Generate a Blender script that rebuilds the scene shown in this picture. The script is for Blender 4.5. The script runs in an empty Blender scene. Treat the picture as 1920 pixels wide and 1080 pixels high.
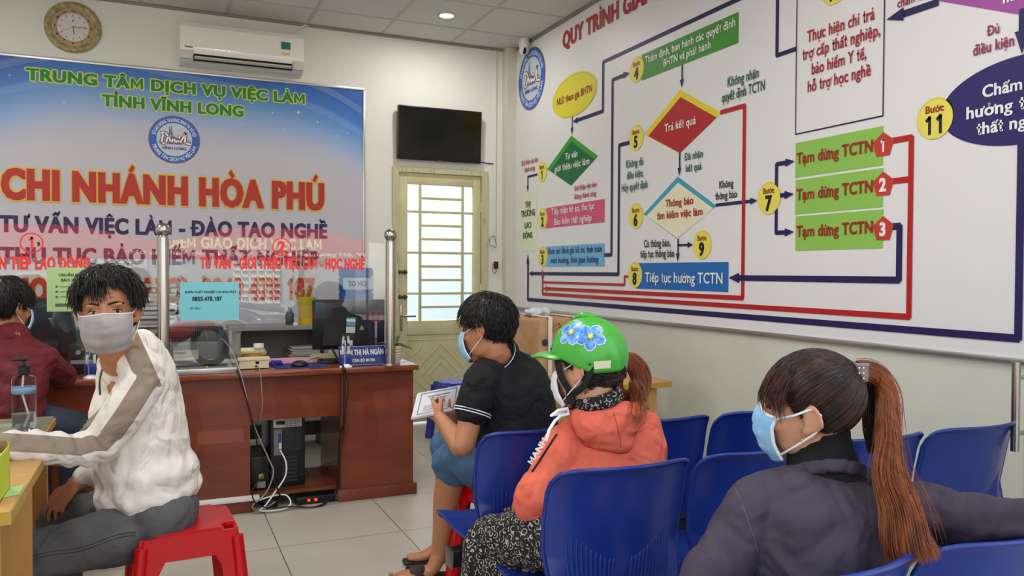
import bpy, bmesh, math, random, unicodedata
import numpy as np
from mathutils import Vector, Matrix, noise as mnoise
random.seed(7); rng = np.random.default_rng(7)
SC = bpy.context.scene; COL = SC.collection
PI = math.pi
# ---------------------------------------------------------------- camera, world, light, exposure
FPX, YAW, PITCH, ROLL, CAMH = 1491.54, 0.41950, -0.0207, 0.0045, 1.308
CEIL, BACK, RIGHT, LEFT, FRONT = 3.272, 6.508, 2.908, -2.6, 0.72
_cy, _sy, _cp, _sp = math.cos(YAW), math.sin(YAW), math.cos(PITCH), math.sin(PITCH)
FW = Vector((_sy*_cp, _cy*_cp, _sp)); _r = Vector((_cy, -_sy, 0)); _u = _r.cross(FW)
_c, _s = math.cos(ROLL), math.sin(ROLL)
RT = _c*_r + _s*_u; UP = -_s*_r + _c*_u
CAM = Vector((0, 0, CAMH))
def at(px, py, t):                       # point of the room at depth t along the view axis
    return CAM + t*(FW + (px-960)/FPX*RT - (py-540)/FPX*UP)
cd = bpy.data.cameras.new('camera'); cam = bpy.data.objects.new('camera', cd); COL.objects.link(cam)
cam.matrix_world = Matrix(((RT.x, UP.x, -FW.x, CAM.x), (RT.y, UP.y, -FW.y, CAM.y), (RT.z, UP.z, -FW.z, CAM.z), (0, 0, 0, 1)))
cd.sensor_width = 36; cd.lens = FPX/1920*36; cd.clip_start = 0.05; cd.clip_end = 200
SC.camera = cam
SC.view_settings.view_transform = 'Standard'; SC.view_settings.look = 'None'
SC.view_settings.gamma = 1; SC.view_settings.use_curve_mapping = False
SC.view_settings.exposure = 0.5
w = bpy.data.worlds.new('sky'); SC.world = w; w.use_nodes = True
nt = w.node_tree; bg = nt.nodes['Background']
tc = nt.nodes.new('ShaderNodeTexCoord'); sx = nt.nodes.new('ShaderNodeSeparateXYZ'); cr = nt.nodes.new('ShaderNodeValToRGB')
nt.links.new(tc.outputs['Generated'], sx.inputs[0]); nt.links.new(sx.outputs['Z'], cr.inputs[0]); nt.links.new(cr.outputs[0], bg.inputs['Color'])
cr.color_ramp.elements[0].position = 0.0; cr.color_ramp.elements[0].color = (0.86, 0.90, 0.96, 1)
cr.color_ramp.elements[1].position = 0.7; cr.color_ramp.elements[1].color = (0.70, 0.80, 0.98, 1)
bg.inputs['Strength'].default_value = 1.7
sun = bpy.data.lights.new('sun', 'SUN'); sun.energy = 13; sun.angle = 0.09; sun.color = (1, .95, .86)
so = bpy.data.objects.new('sun', sun); COL.objects.link(so); so.location = (0, -5, 9)
so.rotation_euler = (math.radians(-36), math.radians(14), 0)
pl_ = bpy.data.lights.new('doorway_portal', 'AREA'); pl_.shape = 'RECTANGLE'; pl_.size = 5.4; pl_.size_y = 3.1
try: pl_.cycles.is_portal = True
except Exception: pass
po = bpy.data.objects.new('doorway_portal', pl_); COL.objects.link(po)
po.location = (0.15, FRONT, 1.6); po.rotation_euler = (math.radians(90), 0, 0)   # faces into the room
# the ceiling downlight and added fill lamps give the rest
def lamp(name, x, y, z, power, size, col=(1, .97, .92)):
    l = bpy.data.lights.new(name, 'AREA'); l.shape = 'DISK'; l.size = size; l.energy = power; l.color = col
    o = bpy.data.objects.new(name, l); COL.objects.link(o); o.location = (x, y, z); return o
# ---------------------------------------------------------------- materials
def srgb(h):
    h = h.lstrip('#'); v = [int(h[i:i+2], 16)/255 for i in (0, 2, 4)]
    return tuple((c/12.92 if c <= .04045 else ((c+.055)/1.055)**2.4) for c in v) + (1,)
MATS = {}
def mat(name, col='#888888', rough=.6, metal=0., col2=None, nscale=4., nlo=.4, nhi=.6, stretch=None, bump=0., bscale=60., coat=0., trans=0., ior=1.45, emit=None, estr=0., alpha=1., spec=None, sheen=0., detail=5., bstretch=None, sss=0., wrinkle=0., wscale=9.):
    if name in MATS: return MATS[name]
    m = bpy.data.materials.new(name); m.use_nodes = True; N = m.node_tree; b = N.nodes['Principled BSDF']
    c = srgb(col) if isinstance(col, str) else col
    b.inputs['Base Color'].default_value = c; b.inputs['Roughness'].default_value = rough; b.inputs['Metallic'].default_value = metal
    b.inputs['Coat Weight'].default_value = coat; b.inputs['Transmission Weight'].default_value = trans; b.inputs['IOR'].default_value = ior
    b.inputs['Alpha'].default_value = alpha
    if spec is not None: b.inputs['Specular IOR Level'].default_value = spec
    if sheen: b.inputs['Sheen Weight'].default_value = sheen
    if sss:
        b.inputs['Subsurface Weight'].default_value = sss; b.inputs['Subsurface Radius'].default_value = (.012, .004, .002); b.inputs['Subsurface Scale'].default_value = 1.0
    if emit: b.inputs['Emission Color'].default_value = srgb(emit); b.inputs['Emission Strength'].default_value = estr
    t = N.nodes.new('ShaderNodeTexCoord')
    if col2:
        mp = N.nodes.new('ShaderNodeMapping'); mp.inputs['Scale'].default_value = stretch or (1, 1, 1)
        nz = N.nodes.new('ShaderNodeTexNoise'); nz.inputs['Scale'].default_value = nscale; nz.inputs['Detail'].default_value = detail
        r = N.nodes.new('ShaderNodeValToRGB'); r.color_ramp.elements[0].position = nlo; r.color_ramp.elements[1].position = nhi
        r.color_ramp.elements[0].color = c; r.color_ramp.elements[1].color = srgb(col2)
        N.links.new(t.outputs['Object'], mp.inputs[0]); N.links.new(mp.outputs[0], nz.inputs[0]); N.links.new(nz.outputs[0], r.inputs[0]); N.links.new(r.outputs[0], b.inputs['Base Color'])
    if bump:
        mp = N.nodes.new('ShaderNodeMapping'); mp.inputs['Scale'].default_value = bstretch or (1, 1, 1)
        nz = N.nodes.new('ShaderNodeTexNoise'); nz.inputs['Scale'].default_value = bscale; nz.inputs['Detail'].default_value = 3
        bp = N.nodes.new('ShaderNodeBump'); bp.inputs['Strength'].default_value = bump; bp.inputs['Distance'].default_value = .01
        N.links.new(t.outputs['Object'], mp.inputs[0]); N.links.new(mp.outputs[0], nz.inputs[0]); N.links.new(nz.outputs[0], bp.inputs['Height']); N.links.new(bp.outputs[0], b.inputs['Normal'])
        if wrinkle:                       # soft creases of cloth
            n2 = N.nodes.new('ShaderNodeTexNoise'); n2.inputs['Scale'].default_value = wscale; n2.inputs['Detail'].default_value = 2.2; n2.inputs['Distortion'].default_value = .9; n2.inputs['Roughness'].default_value = .4
            b2 = N.nodes.new('ShaderNodeBump'); b2.inputs['Strength'].default_value = wrinkle; b2.inputs['Distance'].default_value = .05
            N.links.new(t.outputs['Object'], n2.inputs[0]); N.links.new(n2.outputs[0], b2.inputs['Height']); N.links.new(b2.outputs[0], bp.inputs['Normal'])
    MATS[name] = m; return m
def flat(h, rough=.5): return mat('print_'+h.strip('#'), h, rough)
# ---------------------------------------------------------------- mesh builder
class MB:
    def __init__(s): s.v = []; s.f = []
    def add(s, vs, fs):
        n = len(s.v); s.v += [tuple(v) for v in vs]; s.f += [tuple(i+n for i in f) for f in fs]; return s
    def box(s, x0, x1, y0, y1, z0, z1, c=0.0):
        if c <= 0:
            return s.add([(x, y, z) for z in (z0, z1) for y in (y0, y1) for x in (x0, x1)],
                  [(0, 2, 3, 1), (4, 5, 7, 6), (0, 1, 5, 4), (2, 6, 7, 3), (0, 4, 6, 2), (1, 3, 7, 5)])
        bm = bmesh.new(); bmesh.ops.create_cube(bm, size=1)
        for v in bm.verts: v.co = Vector(((x0+x1)/2+v.co.x*(x1-x0), (y0+y1)/2+v.co.y*(y1-y0), (z0+z1)/2+v.co.z*(z1-z0)))
        bmesh.ops.bevel(bm, geom=bm.edges[:], offset=c, segments=2, affect='EDGES', profile=.5)
        return s.bm(bm)
    def bm(s, bm):
        bm.verts.index_update()
        s.add([v.co[:] for v in bm.verts], [[v.index for v in f.verts] for f in bm.faces])
        bm.free(); return s
    def obox(s, c, ax, ay, az, c2=0.0):          # oriented box: centre and three half vectors
        c = Vector(c); ax, ay, az = Vector(ax), Vector(ay), Vector(az)
        m = MB().box(-1, 1, -1, 1, -1, 1) if not c2 else None
        if c2:
            lx, ly, lz = ax.length, ay.length, az.length
            m = MB().box(-lx, lx, -ly, ly, -lz, lz, c2); ax, ay, az = ax/lx, ay/ly, az/lz
        return s.add([c+ax*v[0]+ay*v[1]+az*v[2] for v in m.v], m.f)
    def tube(s, pts, r, n=10, cap=True):
        pts = [Vector(p) for p in pts]; k = len(pts)
        rs = r if hasattr(r, '__len__') else [r]*k
        t0 = (pts[1]-pts[0]).normalized(); a = t0.orthogonal().normalized(); base = len(s.v)
        for i, p in enumerate(pts):
            t = (pts[min(i+1, k-1)]-pts[max(i-1, 0)])
            t = t.normalized() if t.length > 1e-9 else t0
            a = (a-t*a.dot(t)); a = a.normalized() if a.length > 1e-6 else t.orthogonal().normalized(); b = t.cross(a)
            for j in range(n):
                q = 2*PI*j/n; s.v.append(tuple(p+rs[i]*(math.cos(q)*a+math.sin(q)*b)))
        for i in range(k-1):
            for j in range(n):
                j2 = (j+1) % n; s.f.append((base+i*n+j, base+i*n+j2, base+(i+1)*n+j2, base+(i+1)*n+j))
        if cap: s.f.append(tuple(base+j for j in range(n))[::-1]); s.f.append(tuple(base+(k-1)*n+j for j in range(n)))
        return s
    def lathe(s, c, prof, n=32, axis=(0, 0, 1), ring=False):   # prof: (radius, height) pairs
        c = Vector(c); ax = Vector(axis).normalized(); a = ax.orthogonal().normalized(); b = ax.cross(a); base = len(s.v)
        for r, h in prof:
            for j in range(n):
                q = 2*PI*j/n; s.v.append(tuple(c+ax*h+max(r, 1e-5)*(math.cos(q)*a+math.sin(q)*b)))
        for i in range(len(prof)-1):
            for j in range(n):
                j2 = (j+1) % n; s.f.append((base+i*n+j, base+i*n+j2, base+(i+1)*n+j2, base+(i+1)*n+j))
        if ring:
            k = (len(prof)-1)*n; s.f += [(base+k+j, base+k+(j+1) % n, base+(j+1) % n, base+j) for j in range(n)]; return s
        s.f.append(tuple(base+j for j in range(n))[::-1]); s.f.append(tuple(base+(len(prof)-1)*n+j for j in range(n)))
        return s
    def ell(s, c, r, n=20, m=14, R=None):
        c = Vector(c); base = len(s.v); R = R or Matrix.Identity(3)
        for i in range(m+1):
            th = PI*i/m
            for j in range(n):
                ph = 2*PI*j/n
                s.v.append(tuple(c+R@Vector((r[0]*math.sin(th)*math.cos(ph), r[1]*math.sin(th)*math.sin(ph), r[2]*math.cos(th)))))
        for i in range(m):
            for j in range(n):
                j2 = (j+1) % n; s.f.append((base+i*n+j, base+(i+1)*n+j, base+(i+1)*n+j2, base+i*n+j2))
        return s
    def prism(s, poly, o, ex, ey, d):             # flat polygon (u, v) at origin o, axes ex, ey, thickness vector d
        o, ex, ey, d = Vector(o), Vector(ex), Vector(ey), Vector(d); n = len(poly)
        vs = [o+ex*u+ey*v for u, v in poly]; vs += [p+d for p in vs]
        return s.add(vs, [tuple(range(n))[::-1], tuple(range(n, 2*n))]+[(i, (i+1) % n, n+(i+1) % n, n+i) for i in range(n)])
    def loft(s, st, n=20, sub=5, cap=True):        # stations: (point, a, b, side hint); closed elliptical sweep
        P = [Vector(q[0]) for q in st]; A = [q[1] for q in st]; B = [q[2] for q in st]; H = [Vector(q[3]) for q in st]
        def cr_(L, i, t):
            p0, p1, p2, p3 = L[max(i-1, 0)], L[i], L[i+1], L[min(i+2, len(L)-1)]
            return .5*((2*p1)+(p2-p0)*t+(2*p0-5*p1+4*p2-p3)*t*t+(3*p1-p0-3*p2+p3)*t*t*t)
        rows = []
        for i in range(len(P)-1):
            for k in range(sub):
                t = k/sub; rows.append((cr_(P, i, t), cr_(A, i, t), cr_(B, i, t), H[i].lerp(H[i+1], t)))
        rows.append((P[-1], A[-1], B[-1], H[-1]))
        tg = [(rows[min(i+1, len(rows)-1)][0]-rows[max(i-1, 0)][0]).normalized() for i in range(len(rows))]
        full = []
        if cap:
            r0 = rows[0]; d = min(r0[1], r0[2])
            for q in (1.0, .92, .7, .38): full.append((r0[0]-tg[0]*d*q, r0[1]*math.sqrt(max(1-q*q, .0004)), r0[2]*math.sqrt(max(1-q*q, .0004)), r0[3], tg[0]))
        for r_, t_ in zip(rows, tg): full.append((*r_, t_))
        if cap:
            r0 = rows[-1]; d = min(r0[1], r0[2])
            for q in (.38, .7, .92, 1.0): full.append((r0[0]+tg[-1]*d*q, r0[1]*math.sqrt(max(1-q*q, .0004)), r0[2]*math.sqrt(max(1-q*q, .0004)), r0[3], tg[-1]))
        base = len(s.v)
        for p, a, b, h, t in full:
            e = h-t*h.dot(t); e = e.normalized() if e.length > 1e-5 else t.orthogonal().normalized(); g = t.cross(e)
            for j in range(n):
                q = 2*PI*j/n; s.v.append(tuple(p+a*math.cos(q)*e+b*math.sin(q)*g))
        for i in range(len(full)-1):
            for j in range(n):
                j2 = (j+1) % n; s.f.append((base+i*n+j, base+i*n+j2, base+(i+1)*n+j2, base+(i+1)*n+j))
        s.f.append(tuple(base+j for j in range(n))[::-1]); s.f.append(tuple(base+(len(full)-1)*n+j for j in range(n)))
        return s
    def xf(s, M): s.v = [tuple(M@Vector(v)) for v in s.v]; return s
    def mesh(s, name, smooth=False):
        me = bpy.data.meshes.new(name); me.from_pydata(s.v, [], s.f); me.validate(); me.update()
        if smooth is True: me.polygons.foreach_set('use_smooth', [True]*len(me.polygons))
        elif smooth: me.shade_smooth_by_angle(smooth) if hasattr(me, 'shade_smooth_by_angle') else sm_angle(me, smooth)
        return me
def sm_angle(me, ang):
    me.polygons.foreach_set('use_smooth', [True]*len(me.polygons))
    bm = bmesh.new(); bm.from_mesh(me)
    for e in bm.edges:
        e.smooth = (len(e.link_faces) == 2 and e.calc_face_angle(0) < ang)
    bm.to_mesh(me); bm.free()
def put(name, m, material=None, parent=None, smooth=.6, label=None):
    me = m if isinstance(m, bpy.types.Mesh) else m.mesh(name, smooth)
    o = bpy.data.objects.new(name, me); COL.objects.link(o)
    if material:
        if not me.materials: me.materials.append(material)
    if parent:
        o.parent = parent
        off = parent.location.copy() if parent.parent is None else Vector((0, 0, 0))
        o.matrix_parent_inverse = Matrix.Translation(-off)
    if label: o['label'] = label
    return o
def thing(name, label, cat, loc=(0, 0, 0), group=None):
    o = bpy.data.objects.new(name, None); COL.objects.link(o); o.location = loc; o.empty_display_size = .05
    o['label'] = label; o['category'] = cat
    if group: o['group'] = group
    return o
def tag(o, label, cat, group=None, kind=None):
    o['label'] = label; o['category'] = cat
    if group: o['group'] = group
    if kind: o['kind'] = kind
    return o
def struct(name, m, material, smooth=.6, label=None):
    o = put(name, m, material, None, smooth); o['kind'] = 'structure'
    if label: o['label'] = label
    return o
def dup(root, loc, label=None):
    r = root.copy(); COL.objects.link(r); r.location = loc
    if label: r['label'] = label
    def rec(a, b):
        for ch in list(a.children):
            c = ch.copy(); COL.objects.link(c); c.parent = b; rec(ch, c)
    rec(root, r); return r
def remesh(mb, voxel, smooth=4, name='body', fold=None, adapt=0):
    me = mb.mesh(name) ; o = bpy.data.objects.new('tmp', me); COL.objects.link(o)
    m = o.modifiers.new('r', 'REMESH'); m.mode = 'VOXEL'; m.voxel_size = voxel; m.use_smooth_shade = True
    if smooth:
        k = o.modifiers.new('s', 'SMOOTH'); k.iterations = smooth; k.factor = .5
    dg = bpy.context.evaluated_depsgraph_get(); ev = o.evaluated_get(dg)
    out = bpy.data.meshes.new_from_object(ev); out.name = name
    bpy.data.objects.remove(o); bpy.data.meshes.remove(me)
    if fold:
        n = len(out.vertices); co = np.empty(n*3); out.vertices.foreach_get('co', co); co = co.reshape(-1, 3)
        no = np.empty(n*3); out.vertices.foreach_get('normal', no); no = no.reshape(-1, 3)
        co = co+no*fold(co, no)[:, None]; out.vertices.foreach_set('co', co.ravel()); out.update()
    out.polygons.foreach_set('use_smooth', [True]*len(out.polygons))
    return out
def snap(pts, me, off=.001):
    """lay points onto the surface of a mesh"""
    from mathutils.bvhtree import BVHTree
    t = BVHTree.FromPolygons([v.co[:] for v in me.vertices], [tuple(p.vertices) for p in me.polygons]); out = []
    for p in pts:
        p = Vector(p); d = (p-CAM).normalized(); h = t.ray_cast(CAM+d*.3, d)
        if h[0] is not None and (h[0]-p).length < .12: out.append(h[0]+h[1].normalized()*off)
        else:
            h = t.find_nearest(p); out.append(h[0]+h[1].normalized()*off)
    return out
def nz3(co, sc, seed=0.):
    return np.array([mnoise.noise(Vector((p[0]*sc[0]+seed, p[1]*sc[1]+seed*.7, p[2]*sc[2]-seed))) for p in co])
# ---------------------------------------------------------------- lettering
GL = {}
def _raw(body, off):
    cu = bpy.data.curves.new('g', 'FONT'); cu.body = body; cu.offset = off; cu.resolution_u = 3
    o = bpy.data.objects.new('g', cu); me = bpy.data.meshes.new_from_object(o)
    v = [(a.co.x, a.co.y) for a in me.vertices]; f = [tuple(p.vertices) for p in me.polygons]
    bpy.data.objects.remove(o); bpy.data.meshes.remove(me); bpy.data.curves.remove(cu)
    return v, f
def glyph(ch, off):
    k = (ch, round(off, 3))
    if k in GL: return GL[k]
    if ch in 't1':                        # plainer upright forms, as on the printed boards
        wt_ = .085+off*1.6
        pl = [[(.15, .62), (.15, .09), (.18, .03), (.27, .03)], [(.03, XH-.03), (.27, XH-.03)]] if ch == 't' else [[(.30, .0), (.30, CAPH-.02)], [(.31, CAPH-.03), (.14, CAPH-.16)]]
        v, f = [], []
        for q in pl:
            a, b = stroke(q, wt_); f += [tuple(i+len(v) for i in t_) for t_ in b]; v += a
        GL[k] = (v, f, .30 if ch == 't' else .50); return GL[k]
    if ch == 'M':
        a_ = _raw('HMH', 0)[0]; h_ = _raw('HH', 0)[0]; ad = (max(p[0] for p in a_)-min(p[0] for p in a_))-(max(p[0] for p in h_)-min(p[0] for p in h_))
        w_ = .075+off*.8; x0, x1, C_ = .075, ad-.075, CAPH; m_ = (x0+x1)/2; d_ = .15+off
        v = [(x0, 0), (x0+w_, 0), (x0+w_, C_), (x0, C_), (x1-w_, 0), (x1, 0), (x1, C_), (x1-w_, C_), (x0+w_, C_-d_), (m_, .08), (m_, .08+d_), (x1-w_, C_-d_)]
        f = [(0, 1, 2, 3), (4, 5, 6, 7), (2, 8, 9, 10), (7, 10, 9, 11)]
        if off >= .008: n = 12; e = off*.5+.004; v = v+[(p[0]-e, p[1]) for p in v]+[(p[0]+e, p[1]) for p in v]; f = f+[tuple(i+n for i in q) for q in f]+[tuple(i+2*n for i in q) for q in f]
        GL[k] = (v, f, ad); return GL[k]
    o_in = off; off = min(off, .010) if ch in 'MWmg' else off      # letters whose strokes would run into each other
    v, f = _raw(ch, off) if ch != ' ' else ([], [])
    a = max(p[0] for p in _raw('H'+ch+'H', 0)[0])-min(p[0] for p in _raw('H'+ch+'H', 0)[0])
    b = max(p[0] for p in _raw('HH', 0)[0])-min(p[0] for p in _raw('HH', 0)[0])
    if v:                                 # keep mitred corners from shooting out, thicken the upright strokes of bold letters
        v0, _ = _raw(ch, 0); e = abs(off)+.01
        lo = [min(p[i] for p in v0)-e for i in (0, 1)]; hi = [max(p[i] for p in v0)+e for i in (0, 1)]
        v = [tuple(min(max(p[i], lo[i]), hi[i]) for i in (0, 1)) for p in v]
        if o_in >= .008:
            off = o_in; n = len(v); e = off*.6 if off >= .03 else off*.5+.004; v = v+[(p[0]-e, p[1]) for p in v]+[(p[0]+e, p[1]) for p in v]; f = f+[tuple(i+n for i in q) for q in f]+[tuple(i+2*n for i in q) for q in f]
    GL[k] = (v, f, a-b); return GL[k]
CAPH = max(p[1] for p in _raw('H', 0)[0])
XH = max(p[1] for p in _raw('x', 0)[0])
def stroke(pts, w):
    vs, fs = [], []
    for i in range(len(pts)-1):
        (x0, y0), (x1, y1) = pts[i], pts[i+1]; L = math.hypot(x1-x0, y1-y0) or 1
        dx, dy = (x1-x0)/L, (y1-y0)/L; nx, ny = -dy*w/2, dx*w/2; e = w*.2; n = len(vs)
        vs += [(x0-dx*e+nx, y0-dy*e+ny), (x0-dx*e-nx, y0-dy*e-ny), (x1+dx*e-nx, y1+dy*e-ny), (x1+dx*e+nx, y1+dy*e+ny)]; fs.append((n, n+1, n+2, n+3))
    return vs, fs
def disc(cx, cy, r, n=12): return [(cx+r*math.cos(2*PI*i/n), cy+r*math.sin(2*PI*i/n)) for i in range(n)], [tuple(range(n))]
LV = []
def lay(text, off=.02, track=None):
    """flat lettering: vertices, faces and the advance, capital height = CAPH"""
    V, F = [], []; x = 0.; LV.clear(); track = off if track is None else track; track = track*1.2 if track >= .008 else 0
    def add(vf, dx=0, dy=0, cop=1, lv0=0):
        n = len(V); V.extend((a+dx, b+dy) for a, b in vf[0]); F.extend(tuple(i+n for i in f) for f in vf[1])
        k = len(vf[0])//cop; LV.extend(lv0+i//k for i in range(len(vf[0])))
    def addm(vf): add(vf, 0, 0, 1, 3+par*4)
    par = 1
    for ch in text:
        par = 1-par
        if ch in 'Đđ': base, marks = ('D' if ch == 'Đ' else 'd'), ['bar']
        else:
            d = unicodedata.normalize('NFD', ch); base, marks = d[0], list(d[1:])
        g = base
        tall = base.isupper() or base in 'bdhklt'
        if base == 'i' and any(m not in '\u0323' for m in marks): g = 'ı'
        v, f, adv = glyph(g, off)
        add((v, f), x, 0, 3 if off >= .008 and v and ch not in 't1' and base not in 't1' else 1, par*4)
        xs = [p[0] for p in v] or [0, adv]; cx = x+(min(xs)+max(xs))/2; rx = x+max(xs)
        top = (CAPH if tall else XH)+.05; w_ = .065+off*1.3
        if base == 'i' and g == 'i': top = CAPH
        h = .13
        lv = 0
        for m in marks:
            if m == 'bar':
                addm(stroke([(x+min(xs)-.06, CAPH*.5), (cx-.02, CAPH*.5)], w_) if ch == 'Đ' else stroke([(cx-.02, CAPH*.93), (rx+.07, CAPH*.93)], w_*.8))
            elif m == '\u031b': addm(stroke([(rx-.06, top-.10), (rx+.04, top-.06), (rx+.055, top+.05)], w_))
            elif m == '\u0323': addm(disc(cx, -.15, .055+off))
            elif m == '\u0302': addm(stroke([(cx-.13, top+off), (cx, top+.10+off), (cx+.13, top+off)], w_)); lv = 1
            elif m == '\u0306': addm(stroke([(cx-.12, top+.1), (cx-.06, top+.03), (cx+.06, top+.03), (cx+.12, top+.1)], w_)); lv = 1
            else:
                ox, oy = (cx+.15, top+.07) if lv else (cx, top+off)
                if lv and m in ('\u0300',): ox = cx-.16
                if m == '\u0301': addm(stroke([(ox-.045, oy), (ox+.05, oy+h)], w_))
                elif m == '\u0300': addm(stroke([(ox+.045, oy), (ox-.05, oy+h)], w_))
                elif m == '\u0309': addm(stroke([(ox-.05, oy+.13), (ox+.02, oy+.15), (ox+.045, oy+.1), (ox, oy+.06), (ox, oy+.01)], w_*.8))
                elif m == '\u0303':
                    if lv: ox, oy = cx, top+.14
                    addm(stroke([(ox-.13, oy+.02), (ox-.06, oy+.08), (ox+.05, oy+.03), (ox+.13, oy+.09)], w_))
        x += adv+track
    return V, F, x
def lettering(name, text, o, ex, ey, width, cap, parent, col, off=.02, lift=.001, fit=None, label=None, align='l', outline=None, rough=.5):
    """text on a plane: o = left end of the baseline, ex/ey unit axes, width fits the text (or its prefix `fit`)"""
    o, ex, ey = Vector(o), Vector(ex), Vector(ey); nrm = ex.cross(ey)
    L = lay(fit or text, off)[2]; V, F, adv = lay(text, off)
    if text.upper() != text and len(text) > 3: cap = cap*1.12
    sx_ = (width/L) if width else cap/CAPH*.86; sy_ = cap/CAPH
    sh = 0 if align == 'l' else -adv*sx_/2
    m = MB().add([o+ex*(a*sx_+sh)+ey*(b*sy_)+nrm*(lift+l_*.00018) for (a, b), l_ in zip(V, LV)], F)
    ob = put(name, m, col if isinstance(col, bpy.types.Material) else flat(col, rough), parent, False, label)
    if outline:
        V, F, _ = lay(text, off); m = MB()
        for k in range(8):
            dx, dy = outline[1]*math.cos(k*PI/4), outline[1]*math.sin(k*PI/4)
            m.add([o+ex*((a+dx)*sx_+sh)+ey*((b+dy)*sy_)+nrm*(lift-.0052+k*.0004+l_*.00004) for (a, b), l_ in zip(V, LV)], F)
        put(name+'_outline' if False else 'letter_outline', m, flat(outline[0], rough), parent, False)
    return ob
def arc_text(name, text, c, ex, ey, r, cap, a0, a1, parent, col, off=.02, lift=.001, inward=False):
    """letters round a circle from angle a0 to a1 (degrees, 90 = top)"""
    c, ex, ey = Vector(c), Vector(ex), Vector(ey); nrm = ex.cross(ey); m = MB()
    _, _, tot = lay(text, off); x = 0; s = cap/CAPH
    for ch in text:
        V, F, adv = lay(ch, off); q = math.radians(a0+(a1-a0)*(x+adv/2)/tot)
        tx, ty = (math.sin(q), -math.cos(q)) if not inward else (-math.sin(q), math.cos(q))
        nx, ny = (math.cos(q), math.sin(q)) if not inward else (-math.cos(q), -math.sin(q))
        rr = r if not inward else r+cap
        px, py = rr*math.cos(q), rr*math.sin(q)
        kx = math.radians(abs(a1-a0))*r/tot
        m.add([c+ex*(px+tx*(a-adv/2)*kx+nx*b*s)+ey*(py+ty*(a-adv/2)*kx+ny*b*s)+nrm*(lift+l_*.0002) for (a, b), l_ in zip(V, LV)], F); x += adv
    return put(name, m, flat(col), parent, False)
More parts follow.
